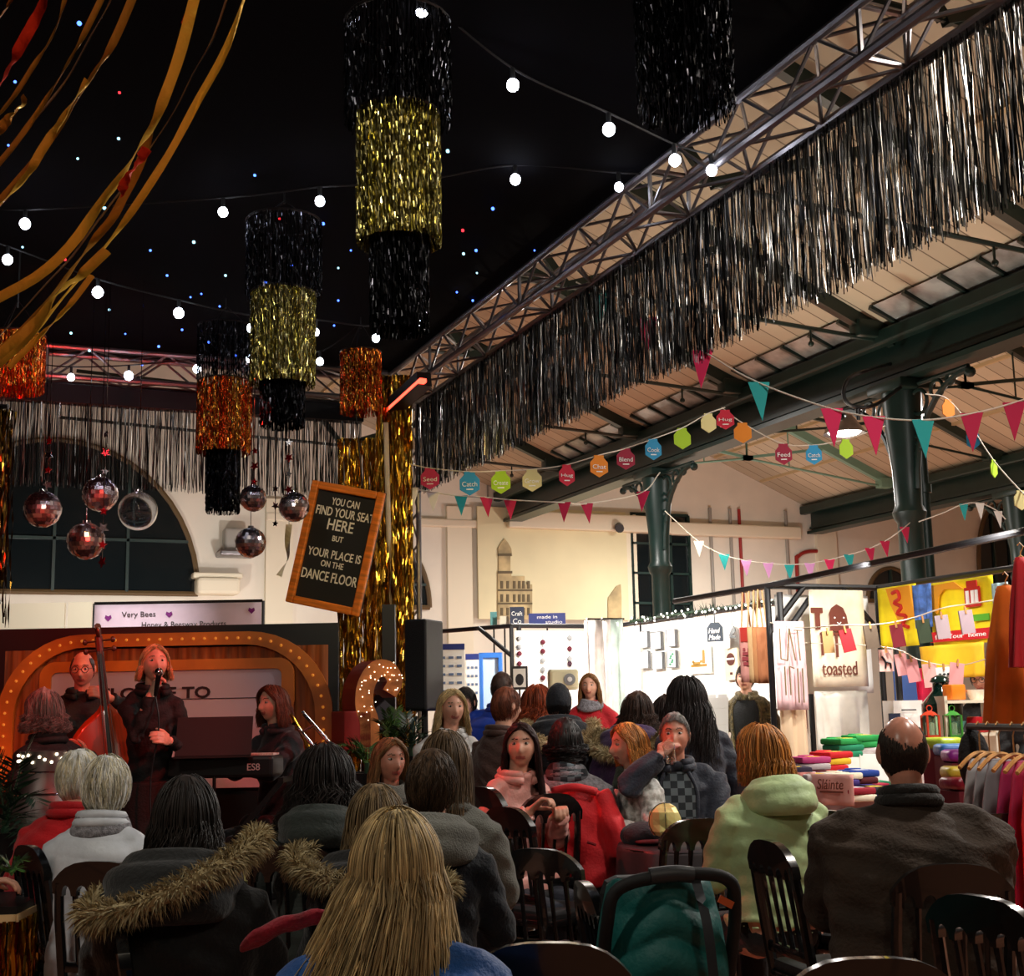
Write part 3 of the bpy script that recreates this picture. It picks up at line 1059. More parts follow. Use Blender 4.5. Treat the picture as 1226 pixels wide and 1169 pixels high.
# tiny star lights in the cloth
st = thing('fairy_light_net', 'scattered tiny blue and red fairy lights twinkling on the black cloth', 'fairy lights', at(300, 200, 8.5))
rs = random.Random(4)
fl = [(18, 98, 'b'), (143, 111, 'r'), (142, 166, 'c'), (93, 190, 'c'), (10, 174, 'b'), (305, 210, 'b'), (232, 290, 'c'), (387, 268, 'b'), (349, 318, 'b'), (405, 321, 'c'), (131, 371, 'c'), (263, 367, 'b'), (241, 352, 'b'), (228, 356, 'b'), (27, 296, 'c'), (125, 249, 'c'), (536, 181, 'c'), (554, 276, 'r'), (555, 304, 'c'), (571, 327, 'c'), (547, 350, 'b'), (566, 360, 'b'), (457, 381, 'c'), (85, 399, 'c'), (107, 420, 'c'), (71, 440, 'c'), (170, 437, 'b'), (282, 426, 'b'), (200, 330, 'b'), (60, 170, 'b'), (318, 338, 'b'), (420, 300, 'b'), (590, 250, 'b'), (95, 28, 'b'), (78, 311, 'r'), (335, 262, 'r'), (512, 345, 'c'), (218, 395, 'b'), (250, 410, 'b'), (190, 415, 'b'), (305, 372, 'b'), (405, 360, 'b'), (270, 330, 'c'), (180, 300, 'b'), (150, 400, 'b'), (400, 390, 'b'), (570, 300, 'b'), (640, 300, 'b')]
FAIRY = {'b': mat('fairy_blue', (70, 110, 255), emit=5), 'c': mat('fairy_cyan', (150, 210, 230), emit=3), 'r': mat('fairy_red', (255, 40, 50), emit=4)}
for x, y, c in fl:
    v = ray(x, y)
    d = (TZ + TA + .02 - CAM.z) / v.z
    d = min(d, 11.5)
    mb = MB()
    mb.ball(CAM + v * d, .0095 * rs.uniform(.7, 1.3), 6, 4)
    mb.build('fairy_bulb', FAIRY[c], st, True)

# mirror balls, the clear ball and star garlands
MIRR = mat('mirror_tile', (225, 212, 216), .26, 1)
CHROME = mat('chrome', (200, 200, 205), .12, 1)
REDSTAR = mat('star_red', (200, 30, 44), .2, .9)
SILSTAR = mat('star_silver', (190, 190, 200), .2, 1)
def mirror_ball(px, py, d, r, label, clear=False):
    c = at(px, py, d)
    t = thing('mirror_ball' if not clear else 'clear_ball', label, 'mirror ball' if not clear else 'clear ball', c, None if clear else 'mirror balls hanging at the stage')
    mb = MB()
    if clear:
        mb.ball(c, r, 28, 20)
        kk = MB()
        kk.ball(c, r * .965, 28, 20)
        mb.add(kk.v, [tuple(reversed(f)) for f in kk.f])
        mb.build('shell', mat('clear_shell', (235, 240, 245), .03, trans=1), t, 'all')
    else:
        rs = random.Random(int(px))
        m = 13
        for j in range(m):
            p0, p1 = math.pi * j / m, math.pi * (j + 1) / m
            n = max(4, int(26 * math.sin((p0 + p1) / 2)))
            for k in range(n):
                a0, a1 = 2 * math.pi * k / n, 2 * math.pi * (k + 1) / n
                f = lambda p, a: c + Vector((math.sin(p) * math.cos(a), math.sin(p) * math.sin(a), math.cos(p))) * r
                q = [f(p0, a0), f(p1, a0), f(p1, a1), f(p0, a1)]
                g = sum(q, Vector()) / 4
                nn = (g - c).normalized()
                tl = Vector((rs.uniform(-1, 1), rs.uniform(-1, 1), rs.uniform(-1, 1))) * .16
                q = [g + (v - g) * .97 + nn * ((v - g).dot(tl)) for v in q]
                mb.add(q, [(0, 1, 2, 3)])
        mb.build('mirror_tiles', MIRR, t)
        mb = MB()
        mb.ball(c, r * .975, 20, 14)
        mb.build('core', BLACKM, t, 'all')
    mb = MB()
    mb.lathe([(r * .2, 0), (r * .2, r * .14), (r * .06, r * .16)], c + Vector((0, 0, r * .97)), 12)
    mb.build('cap', CHROME, t, True)
    mb = MB()
    mb.tube([c + Vector((0, 0, r)), (c.x, c.y, TZ + TA + .12)], .003, 4)
    mb.build('cord', CHROME, t, True)
    return t
mirror_ball(51, 610, 9.6, .132, 'leftmost mirror ball hanging in front of the arched window')
mirror_ball(120, 592, 9.8, .128, 'mirror ball directly above another one before the arched window')
mirror_ball(103, 648, 9.6, .134, 'lowest mirror ball in front of the arched window')
mirror_ball(303, 597, 10.0, .100, 'upper of two mirror balls hung one above the other on the white wall')
mirror_ball(300, 650, 10.2, .116, 'lower of two mirror balls hung one above the other on the white wall')
mirror_ball(352, 607, 10.0, .114, 'mirror ball touching the left edge of the blackboard sign')
mirror_ball(165, 612, 9.8, .142, 'clear glass ball hanging before the arched window', True)

def star_poly(r, n=5):
    return [((r if k % 2 == 0 else r * .45) * math.sin(math.pi * k / n), (r if k % 2 == 0 else r * .45) * math.cos(math.pi * k / n)) for k in range(2 * n)]
def garland(px, y0, y1, d, label, cols, step=17, r=.034, reach=True):
    a, b = at(px, y0, d), at(px, y1, d)
    t = thing('star_garland', label, 'star garland', a, 'foil star garlands')
    mb = MB()
    top = TZ + TA + .12 if reach else a.z
    mb.tube([(a.x, a.y, top), (a.x, a.y, b.z)], .003, 4)
    mb.build('thread', CHROME, t)
    n = max(2, int((y1 - y0) / step))
    for i in range(n + 1):
        z = a.z + (b.z - a.z) * i / n
        mb = MB(face(Vector((a.x, a.y, z)), random.Random(px + i).uniform(-40, 40)) @ Matrix.Rotation(i * .7, 4, 'Y'))
        mb.prism(star_poly(r * (1.1 if i % 2 else .85)), -.004, .004)
        mb.build('star', cols[i % len(cols)], t)
garland(59, 528, 582, 9.5, 'star garland above the leftmost mirror ball', [REDSTAR, SILSTAR])
garland(127, 520, 566, 9.7, 'star garland above the upper mirror ball before the arch', [SILSTAR, REDSTAR])
garland(124, 612, 674, 9.5, 'short star garland dangling right of the lowest mirror ball', [REDSTAR, SILSTAR, REDSTAR], 20, .04)
garland(305, 540, 578, 9.9, 'red star garland above the paired mirror balls', [REDSTAR])
garland(330, 585, 628, 9.9, 'dark star garland between the paired balls and the blackboard', [mat('star_dark', (70, 40, 44), .25, .9)], 15, .03)
garland(346, 530, 588, 10.1, 'star garland above the ball beside the blackboard', [SILSTAR, REDSTAR])
t = thing('paper_strip', 'curling dark-lettered paper strip hanging on the wall left of the blackboard', 'paper strip', at(343, 640, 11.0))
mb = MB()
mb.ribbon(curve_pts([at(346, 628, 11), at(344, 650, 11.05), at(345, 668, 11), at(338, 682, 11), at(334, 690, 11)], 18), .05, 0, 3)
mb.build('strip', TRIMW, t)
mb = MB()
pp = at(346, 628, 11)
mb.tube([pp, (pp.x, pp.y, TZ + TA + .1)], .002, 4)
mb.build('thread', CHROME, t)

mb = MB(); mb.tube([at(462, 506, 11.25), at(467, 700, 11.25), (at(467, 700, 11.25).x, at(467, 700, 11.25).y, 0)], .022, 8)
tag(mb.build('upright_pole', mat('pole_pale', (220, 206, 190), .4), smooth=True), 'pale upright pole in front of the gold foil right of the blackboard', 'pole')
# the blackboard with its wooden frame
WOODO = mat('frame_wood', (226, 122, 34), .5, var=.15, scale=5, stretch=(1, 1, 8))
BOARD = mat('board_black', (26, 25, 28), .7, var=.15, scale=3)
CHALK = mat('chalk', (250, 246, 240), .8)
d = 10.6
pc = at(402.5, 656, d)
M = face(pc, -12) @ Matrix.Rotation(R(13.0), 4, 'Y')
t = thing('blackboard_sign', 'tilted blackboard sign in orange wooden frame, lettered in white', 'sign', M)
w, h = 94 * d / F_PX, 150 * d / F_PX
mb = MB(); mb.box((0, .01, 0), (w, .02, h)); mb.build('board', BOARD, t, local=True)
mb = MB()
fw = .062
mb.box((-w / 2 + fw / 2, -.012, 0), (fw, .05, h), bev=.01); mb.box((w / 2 - fw / 2, -.012, 0), (fw, .05, h), bev=.01)
mb.box((0, -.012, h / 2 - fw / 2), (w - 2 * fw, .05, fw), bev=.01); mb.box((0, -.012, -h / 2 + fw / 2), (w - 2 * fw, .05, fw), bev=.01)
mb.build('frame', WOODO, t, local=True)
mb = MB()
for s, x, z, ww, hh in (('YOU CAN', .0, .36, .235, .06), ('FIND YOUR SEAT', .015, .275, .49, .072), ('HERE', .0, .175, .22, .088), ('BUT', .0, .068, .09, .045),
                        ('YOUR PLACE IS', .0, -.06, .45, .068), ('ON THE', .0, -.14, .19, .05), ('DANCE FLOOR', .0, -.24, .47, .08)):
    text(mb, s, Matrix.Translation((x * 1, -.005, z)), ww * w / .62, hh * h / .99, .004, 0, .012)
mb.build('lettering', CHALK, t, local=True)
mb = MB()
wp = pc + Vector((.25, .1, .48))
mb.tube([M @ Vector((w * .2, .02, h * .45)), (pc.x + .15, pc.y + .1, TZ)], .005, 5)
mb.build('hanger', CABLE, t)
# ================================================================== people
SKIN = mat('skin', (222, 164, 138), .5, var=.06, scale=25)
SKINR = mat('skin_ruddy', (206, 140, 116), .5, var=.06, scale=25)
LIP = mat('lips', (178, 98, 88), .5)
EYEW = mat('eye_white', (176, 168, 160), .4)
EYED = mat('eye_iris', (42, 30, 22), .2)
_hair = {}
def hairmat(c, var=.3, rough=.55):
    key = tuple(c)
    if key not in _hair:
        a = [x * (1 - var) for x in c]
        b = [min(255, x * (1 + var * .8)) for x in c]
        m = mat('hair_%d' % len(_hair), c, rough, island=[a, c, b, [x * .9 for x in c]], spec=.35, var=.1)
        nt = m.node_tree                                         # locks: broad streaks of lighter and darker hair
        bs = nt.nodes['Principled BSDF']
        src = bs.inputs['Base Color'].links[0].from_socket
        tc = nt.nodes.new('ShaderNodeTexCoord')
        mp = nt.nodes.new('ShaderNodeMapping')
        mp.inputs['Scale'].default_value = (38, 38, 5)
        nz = nt.nodes.new('ShaderNodeTexNoise')
        nz.inputs['Scale'].default_value = 1
        rp = nt.nodes.new('ShaderNodeMapRange')
        rp.inputs['From Min'].default_value, rp.inputs['From Max'].default_value = .35, .65
        rp.inputs['To Min'].default_value, rp.inputs['To Max'].default_value = .55, 1.15
        mx = nt.nodes.new('ShaderNodeVectorMath')
        mx.operation = 'SCALE'
        nt.links.new(tc.outputs['Object'], mp.inputs[0])
        nt.links.new(mp.outputs[0], nz.inputs['Vector'])
        nt.links.new(nz.outputs[0], rp.inputs[0])
        nt.links.new(src, mx.inputs[0])
        nt.links.new(rp.outputs[0], mx.inputs['Scale'])
        nt.links.new(mx.outputs[0], bs.inputs['Base Color'])
        _hair[key] = m
    return _hair[key]
def fabric(name, c, bump=.25, rough=.85, var=.1, sheen=.15, bs=70, scale=6):
    return mat('fabric_' + name, c, rough, var=var, scale=scale, bump=bump, bscale=bs, sheen=sheen)

def g2(x, z, x0, z0, sx, sz):
    return math.exp(-((x - x0) / sx) ** 2 - ((z - z0) / sz) ** 2)

def head_shape(mb, T, female=True, nose=1.0):
    nu, nv = 48, 40
    vs, fs = [], []
    for j in range(nv + 1):
        v = math.pi * j / nv
        for i in range(nu):
            u = 2 * math.pi * i / nu
            X, Y, Z = math.sin(v) * math.sin(u), math.sin(v) * math.cos(u), math.cos(v)
            x, y, z = .076 * X, .094 * Y, .117 * Z
            if Z < 0:
                k = -Z
                x *= 1 - (.30 if female else .22) * k ** 1.6
                if Y < 0:
                    y *= 1 - .5 * k
                else:
                    y *= 1 + .10 * k * (1 - k)
            else:
                y *= 1 + (.05 if Y < 0 else -.04) * Z
            if Y > 0:
                f = min(1, Y * 1.6)
                d = .024 * nose * g2(x, z, 0, -.022, .0125, .024) + .010 * nose * g2(x, z, 0, -.036, .014, .011)
                d -= .012 * (g2(x, z, -.031, .012, .017, .012) + g2(x, z, .031, .012, .017, .012))
                d += (.003 if female else .006) * g2(x, z, 0, .034, .045, .009)
                d += .005 * (g2(x, z, -.042, -.024, .02, .018) + g2(x, z, .042, -.024, .02, .018))
                d += .008 * g2(x, z, 0, -.062, .022, .011) - .005 * g2(x, z, 0, -.079, .022, .007)
                d += .010 * g2(x, z, 0, -.100, .02, .016)
                y += d * f
            vs.append((x, y, z))
    for j in range(nv):
        for i in range(nu):
            i2 = (i + 1) % nu
            fs.append((j * nu + i, (j + 1) * nu + i, (j + 1) * nu + i2, j * nu + i2))
    mb.add(vs, fs, T)
    for s in (-1, 1):
        k = MB(T @ Matrix.Translation((s * .078, -.006, -.002)) @ Matrix.Rotation(s * R(-18), 4, 'Z'))
        k.ball((0, 0, 0), (.009, .019, .033), 10, 8)
        mb.v, b = mb.v + k.v, len(mb.v)
        mb.f += [tuple(b + q for q in f) for f in k.f]
        mb.mi += k.mi

def hand_shape(mb, Wp, dr, nrm, side, curl=.5, sc=1.0, spread=.0):
    """palm, four bent fingers and a thumb; dr along the hand, nrm out of the palm side, side=+1 when the thumb lies along nrm x dr"""
    dr = Vector(dr).normalized()
    nrm = (Vector(nrm) - dr * Vector(nrm).dot(dr)).normalized()
    lat = nrm.cross(dr) * side
    Wp = Vector(Wp)
    pv = []
    for t, w, h in ((-.02, .024, .02), (.0, .027, .019), (.03, .038, .016), (.065, .043, .014), (.088, .040, .012)):
        pv.append((Wp + dr * t * sc, w * sc, h * sc))
    vs, fs, n = [], [], 12
    for c, w, h in pv:
        for k in range(n):
            a = 2 * math.pi * k / n
            vs.append(c + lat * math.cos(a) * w + nrm * math.sin(a) * h)
    for i in range(len(pv) - 1):
        for k in range(n):
            k2 = (k + 1) % n
            fs.append((i * n + k, i * n + k2, (i + 1) * n + k2, (i + 1) * n + k))
    fs += [tuple(range(n - 1, -1, -1)), tuple((len(pv) - 1) * n + k for k in range(n))]
    mb.add(vs, fs)
    for i, (off, ln) in enumerate(((.030, .92), (.010, 1.0), (-.011, .94), (-.030, .76))):
        p = Wp + (dr * .084 + lat * off) * sc
        ang = 0
        pts = [p - dr * .015 * sc, p]
        for seg, add in ((.044, curl * 1.0), (.028, curl * 1.25), (.021, curl * .8)):
            ang += add
            dd = dr * math.cos(ang) + nrm * math.sin(ang) + lat * (spread * (1.5 - i) * .12)
            p = p + dd.normalized() * seg * ln * sc
            pts.append(p)
        mb.tube(pts, [.0105 * sc, .0105 * sc, .0095 * sc, .0085 * sc, .0065 * sc], 8)
    p = Wp + (dr * .02 + lat * .03) * sc
    d1 = (dr * .62 + lat * .62 + nrm * (.2 + .5 * curl)).normalized()
    d2 = (dr * .85 + lat * .2 + nrm * (.2 + .7 * curl)).normalized()
    mb.tube([p - d1 * .012 * sc, p + d1 * .038 * sc, p + d1 * .038 * sc + d2 * .03 * sc, p + d1 * .038 * sc + d2 * .052 * sc], [.014 * sc, .0125 * sc, .0105 * sc, .007 * sc], 8)

def ik(S0, W0, l1, l2, pole):
    S0, W0 = Vector(S0), Vector(W0)
    v = W0 - S0
    L = min(v.length, (l1 + l2) * .985)
    v.normalize()
    W0 = S0 + v * L
    a = (l1 * l1 - l2 * l2 + L * L) / (2 * L)
    h = math.sqrt(max(0, l1 * l1 - a * a))
    pl = Vector(pole)
    pl = (pl - v * pl.dot(v)).normalized()
    return S0 + v * a + pl * h, W0

def hairline(u):
    """how far down from the crown (degrees) hair grows, by direction round the head"""
    a = abs(math.degrees(math.atan2(math.sin(u), math.cos(u))))
    if a < 50:
        return 42 + a * .25
    if a < 85:
        return 54 + (a - 50) * 1.35
    return min(122, 101 + (a - 85) * .45)

def hair_cap(mb, T, k=1.06, lo=None, hi=None, seed=0, rough=.0, scale=1.0):
    """closed shell over the scalp; hi = degrees where it starts below the crown (a bald top)"""
    nu, nv = 44, 18
    vs, fs = [], []
    def pt(u, v, q):
        X, Y, Z = math.sin(v) * math.sin(u), math.sin(v) * math.cos(u), math.cos(v)
        yy = .097 * Y * ((1 + .05 * max(Z, 0)) if Y < 0 else 1) * (1 - .42 * max(0, -Z) if Y < 0 else 1)
        n = 1 + rough * noise.noise((X * 5 + seed, Y * 5, Z * 5))
        return (.077 * X * q * n, yy * q * n, .117 * Z * q * n)
    for layer, q in ((0, k), (1, .97)):
        for j in range(nv + 1):
            for i in range(nu):
                u = 2 * math.pi * i / nu
                e = math.radians(hairline(u) * scale + (lo or 0))
                s = math.radians(hi) if hi else .001
                if hi:
                    e = max(e, s + .03)
                v = s + (e - s) * j / nv
                kk = q
                if layer == 0 and j > nv - 3:
                    kk = .99 + (q - .99) * (nv - j) / 3
                vs.append(pt(u, v, kk))
    N = (nv + 1) * nu
    for j in range(nv):
        for i in range(nu):
            i2 = (i + 1) % nu
            a, b, c, d = j * nu + i, (j + 1) * nu + i, (j + 1) * nu + i2, j * nu + i2
            fs += [(a, b, c, d), (N + d, N + c, N + b, N + a)]
    mb.add(vs, fs, T)

def hair_strands(mb, T, n, zend, seed=0, w=.0055, thick=.016, wave=.008, curl=0, part=0, tuck=.0, back=.15, gather=None, spread=.02, seg=12, short=None, front=True, lift=0, sweep=0):
    """strands rooted on the scalp that lie over it and hang to about zend below the head's centre"""
    rs = random.Random(seed)
    made = 0
    n, w = int(n * 3.3), w * .42
    while made < n:
        u = rs.uniform(-math.pi, math.pi)
        hl = math.radians(hairline(u))
        v0 = .16 + (hl - .16) * math.sqrt(rs.random()) * .98
        a = abs(u)
        if not front and a < R(60):
            continue
        made += 1
        L = zend * rs.uniform(.82, 1.06)
        ph, fr = rs.uniform(0, 6.3), rs.uniform(.8, 1.3)
        lay = rs.random()
        k0 = 1.03 + thick * 9 * lay
        pts = []
        if short:
            v, uu = v0, u
            for s in range(5):
                q = k0 + lift * s / 4
                pts.append((.077 * q * math.sin(v) * math.sin(uu), .097 * q * math.sin(v) * math.cos(uu), .117 * (1 + (q - 1) * .6) * math.cos(v)))
                v += short / .105 / 4
                uu += rs.uniform(-.08, .08)
            mb.tube([T @ Vector(p) for p in pts], [w, w, w * .9, w * .7, w * .3], 3, False)
            continue
        ut = u
        if a < R(72):                                    # the fringe and top sweep to the sides of the face
            sgn = 1 if u > part else -1
            ut = sgn * R(rs.uniform(70, 100))
        v1 = math.radians(rs.uniform(93, 103))
        nn = max(3, int(seg * .45))
        for s in range(nn):
            t = s / (nn - 1)
            v = v0 + (max(v1, v0 + .1) - v0) * t
            uu = u + (ut - u) * min(1, t * 1.25) ** .8
            q = k0 + .12 * t * lay
            z = .117 * (1 + (q - 1) * .5) * math.cos(v)
            if v > math.pi / 2:
                z = -.117 * q * (v - math.pi / 2)
            pts.append(Vector((.077 * q * max(math.sin(v), .9 if t > .9 else 0) * math.sin(uu), .097 * q * max(math.sin(v), .9 if t > .9 else 0) * math.cos(uu), z)))
        p = pts[-1].copy()
        rem = L + p.z if p.z > -L else .02
        rem = max(.02, rem)
        m = seg - nn
        dx, dy = math.sin(ut) * spread + (sweep * rem * max(0, -math.sin(ut) + .35) * (.6 + .8 * lay)), math.cos(ut) * spread - (back * rem if math.cos(ut) < .35 else -.01)
        for s in range(1, m + 1):
            t = s / m
            q = Vector((p.x + dx * t + wave * math.sin(ph + fr * t * 7), p.y + dy * t * (1 - .25 * t) + wave * math.cos(ph + fr * t * 6), p.z - rem * t))
            if gather:
                g = Vector(gather)
                q = q.lerp(Vector((g.x, g.y, q.z)), .65 * t)
            q.x *= 1 - tuck * t * t
            if curl:
                q += Vector((math.sin(ph + t * 16) * curl, math.cos(ph + t * 16) * curl, 0))
            pts.append(q)
        rr = [w * (1 - .75 * (i / (len(pts) - 1)) ** 3) for i in range(len(pts))]
        mb.tube([T @ x for x in pts], rr, 3, False, .7)

def fur(mb, pts, rad, n, ln, seed=0, w=.004):
    """fur trim along a run of points"""
    rs = random.Random(seed)
    P = [Vector(p) for p in pts]
    cum = [0]
    for a, b in zip(P, P[1:]):
        cum.append(cum[-1] + (b - a).length)
    mb.tube(P, [rad * .8] * len(P), 8)
    for _ in range(n):
        s = rs.random() * cum[-1]
        i = max(k for k in range(len(cum) - 1) if cum[k] <= s)
        q = P[i].lerp(P[i + 1], (s - cum[i]) / max(1e-6, cum[i + 1] - cum[i]))
        t = (P[i + 1] - P[i]).normalized()
        v = Vector((rs.gauss(0, 1), rs.gauss(0, 1), rs.gauss(0, 1)))
        o = (v - t * v.dot(t)).normalized()
        d = (o + t * rs.uniform(-.7, .7) + Vector((0, 0, -.35))).normalized()
        b = q + o * rad * .7
        sd = d.cross(o if abs(d.dot(o)) < .98 else t).normalized() * w
        l = ln * rs.uniform(.5, 1.2)
        mb.add([b - sd, b + sd, b + d * l * .6 + sd * .7, b + d * l + Vector((0, 0, -.2 * l)), b + d * l * .6 - sd * .7], [(0, 1, 2, 3, 4)])

def tline(rings, z):
    """interpolated torso section at height z -> (cx, cy, rx, ry)"""
    for a, b in zip(rings, rings[1:]):
        if a[0][2] <= z <= b[0][2]:
            t = (z - a[0][2]) / max(1e-6, b[0][2] - a[0][2])
            return tuple(p + (q - p) * t for p, q in zip((a[0][0], a[0][1], a[1], a[2]), (b[0][0], b[0][1], b[1], b[2])))
    g = rings[-1] if z > rings[-1][0][2] else rings[0]
    return g[0][0], g[0][1], g[1], g[2]

def person(label, px, py, d, turn, coat, hair, seated=True, ground=0.0, sw=.175, fwd=.06, hyaw=0, hpitch=0, hroll=0, lhand=None, rhand=None,
           lpole=(-.5, -.5, -.6), rpole=(.5, -.5, -.6), curl=.5, hem=None, puff=0, bulk=1.0, trousers=None, skirt=None, skin=None, female=True,
           facing=True, vox=.0072, collar=.02, hood=None, furhood=None, scarf=None, shirt=None, hairkw=None, style='short', bag=None, nose=1.0, scale=1.0,
           shoes=None, legs=True, lpalm=None, rpalm=None, side=0, sleeve=1.0, hat=None, glasses=False, lcurl=None, brow=None, knee=.42, smile=0, collarmat=None):
    """one person: px,py = centre of the head in the photo, d = distance along the view, turn = where they face (0 = to us)"""
    skin = skin or SKIN
    Hw = at(px, py, d)
    a = R(turn)
    fv = -HF * math.cos(a) + HR * math.sin(a)
    xv = fv.cross(Vector((0, 0, 1)))
    root_p = Hw - fv * fwd - xv * side
    root_p.z = ground
    M = Matrix(((xv.x, fv.x, 0, root_p.x), (xv.y, fv.y, 0, root_p.y), (0, 0, 1, ground), (0, 0, 0, 1)))
    t = thing('person', label, 'person', M)
    s = scale
    H = Vector((side, fwd, Hw.z - ground))
    pz = .54 if seated else H.z - .76 * s
    HM = Matrix.Translation(H) @ Matrix.Rotation(R(hyaw), 4, 'Z') @ Matrix.Rotation(R(hpitch), 4, 'X') @ Matrix.Rotation(R(hroll), 4, 'Y') @ Matrix.Scale(s, 4)
    N = H + Vector((0, -.035, -.165)) * s
    P = Vector((0, 0, pz))
    hN = N.z - pz
    L = lambda k: P.lerp(N, k)
    cy = -.03
    base = [(L(-.12), .155, .115), (L(.0), .165, .12), (L(.28), .138 * bulk, .105 * bulk), (L(.6), .155 * bulk, .112 * bulk), (L(.82), .165, .10), (L(.93), .13, .078), (L(1.0), .062, .058)]
    base = [((c[0], c[1] + (cy if 0 < i < 6 else 0), c[2]), rx * s * min(1, bulk) * .96 * min(1.1, (sw / .175) ** .5), ry * s * min(1, bulk) * .94) for i, (c, rx, ry) in enumerate(base)]
    body = MB()
    body.loft(base, 22)
    body.loft([(N - Vector((0, .005, .04)), .056 * s, .056 * s), (N, .052 * s, .054 * s), (N.lerp(H, .35), .05 * s, .054 * s), (N.lerp(H, .72), .05 * s, .06 * s)], 16)
    head_shape(body, HM, female, nose)
    S = {sg: N + Vector((sg * sw, -.02, -.085)) * s for sg in (-1, 1)}
    l1, l2 = .285 * s, .255 * s
    arms = {}
    for sg, tgt, pole in ((-1, lhand, lpole), (1, rhand, rpole)):
        if tgt is None:
            tgt = (sg * .13, .34, pz + .16) if seated else (sg * .22, .06, pz + .02)
        if len(tgt) == 4:                                    # a place in the photo, at its own distance
            tgt = M.inverted() @ at(*tgt[1:])
        E, Wp = ik(S[sg], tgt, l1, l2, pole)
        arms[sg] = (E, Wp)
        body.tube([N + Vector((sg * .03, -.015, -.02)) * s, S[sg], S[sg].lerp(E, .5), E, E.lerp(Wp, .35), Wp], [.034 * s, .034 * s, .036 * s, .038 * s, .037 * s, .026 * s], 12)
        dr = (Wp - E).normalized()
        pal = (lpalm if sg < 0 else rpalm) or (Vector((0, .2, -1)) if seated else Vector((-sg, 0, 0)))
        hand_shape(body, Wp, dr, pal, 1 if sg < 0 else -1, lcurl if (sg < 0 and lcurl is not None) else curl, s)
    K, A = {}, {}
    for sg in (-1, 1):
        hip = P + Vector((sg * .085, .0, -.03)) * s
        if seated:
            K[sg] = Vector((sg * .13, knee, .50))
            A[sg] = Vector((sg * .12, knee - .03, .08))
        else:
            K[sg] = Vector((sg * .095, .02, pz * .54))
            A[sg] = Vector((sg * .1, -.01, .08))
        if legs:
            body.tube([hip, hip.lerp(K[sg], .5), K[sg], K[sg].lerp(A[sg], .35), A[sg]], [.088 * s, .078 * s, .058 * s, .052 * s, .036 * s], 14)
            body.tube([A[sg], A[sg] + Vector((0, .0, -.035)), A[sg] + Vector((sg * .01, .13, -.05))], [.036 * s, .038 * s, .03 * s], 10)
    me = remesh(body, vox, 2)
    # faces -> skin / lips / brows
    HI = HM.inverted()
    np_ = len(me.polygons)
    cs = np.empty(np_ * 3, dtype=np.float32)
    me.polygons.foreach_get('center', cs)
    cs = cs.reshape(-1, 3) @ np.array(HI.to_3x3().transposed(), dtype=np.float32) + np.array(HI.translation, dtype=np.float32)
    X, Y, Z = np.abs(cs[:, 0]), cs[:, 1], cs[:, 2]
    idx = np.zeros(np_, dtype=np.int32)
    Zs = Z - smile * 14 * X * X
    idx[(X < .026 - .3 * np.abs(Zs + .062)) & (Zs > -.071) & (Zs < -.054) & (Y > .066)] = 1
    Zb = Z - .005 * np.sin((X - .012) / .036 * 3.1)
    idx[(X > .013) & (X < .047) & (Zb > .0275) & (Zb < .0335) & (Y > .05)] = 2
    link_mesh(me, 'body', [skin, LIP, hairmat(brow or [c * .75 for c in hair])], t, idx.tolist())
    if facing:
        for sg in (-1, 1):
            e = MB(HM @ Matrix.Translation((sg * .031, .0735, .0105)))
            e.ball((0, 0, 0), (.0135, .0125, .0072), 12, 8)
            e.cur = 1
            e.ball((0, .0065, -.0003), (.0072, .0068, .0068), 10, 6)
            e.build('eye', [EYEW, EYED], t, 'all', True)
    # coat
    if coat is not None:
        c = MB()
        hz = hem if hem is not None else (-.10 if seated else -.18)
        q = 1.0 * bulk
        rg = [(L(hz / hN * 1.0 if hN else 0), .20 * q, .155 * q), (L(.0), .195 * q, .15 * q), (L(.28), .172 * q, .138 * q), (L(.6), .185 * q, .142 * q), (L(.80), .19 * q, .125 * q), (L(.92), .145, .098), (L(1.0), .085, .084), (L(1.0) + Vector((0, 0, collar)), .078, .082)]
        rg = [((cc[0], cc[1] + (cy if 0 < i < 6 else 0), cc[2]), rx * s * (sw / .175) ** .7, ry * s) for i, (cc, rx, ry) in enumerate(rg)]
        if not seated and hz < -.3:
            rg[0] = (rg[0][0], .2 * q * s, .17 * q * s)
        c.loft(rg, 26)
        rs = random.Random(int(px))
        for sg in (-1, 1):
            E, Wp = arms[sg]
            We = E.lerp(Wp, .94 * sleeve)
            c.tube([N + Vector((sg * .03, -.015, -.015)) * s, N + Vector((sg * .085, -.02, -.05)) * s, S[sg] + Vector((-sg * .03, 0, .0))], [.05 * s, .062 * s, .066 * s * q], 14)
            c.tube([S[sg] + Vector((-sg * .09, 0, -.02)), S[sg] + Vector((-sg * .04, 0, .004)), S[sg] + Vector((-sg * .005, 0, -.012)), S[sg].lerp(E, .5), E, E.lerp(We, .5), We], [.06 * s * q, .07 * s * q, .072 * s * q, .068 * s * q, .062 * s * q, .054 * s * q, .046 * s * q], 14)
            if seated and hz < -.04:
                c.tube([P + Vector((sg * .09, 0, .0)), P.lerp(K[sg], .45) + Vector((sg * .03, 0, .03))], [.12 * s, .112 * s], 14)
        me = remesh(c, .0105, 3)
        n = len(me.vertices)
        co = np.empty(n * 3, dtype=np.float32)
        no = np.empty(n * 3, dtype=np.float32)
        me.vertices.foreach_get('co', co)
        me.vertices.foreach_get('normal', no)
        co, no = co.reshape(-1, 3), no.reshape(-1, 3)
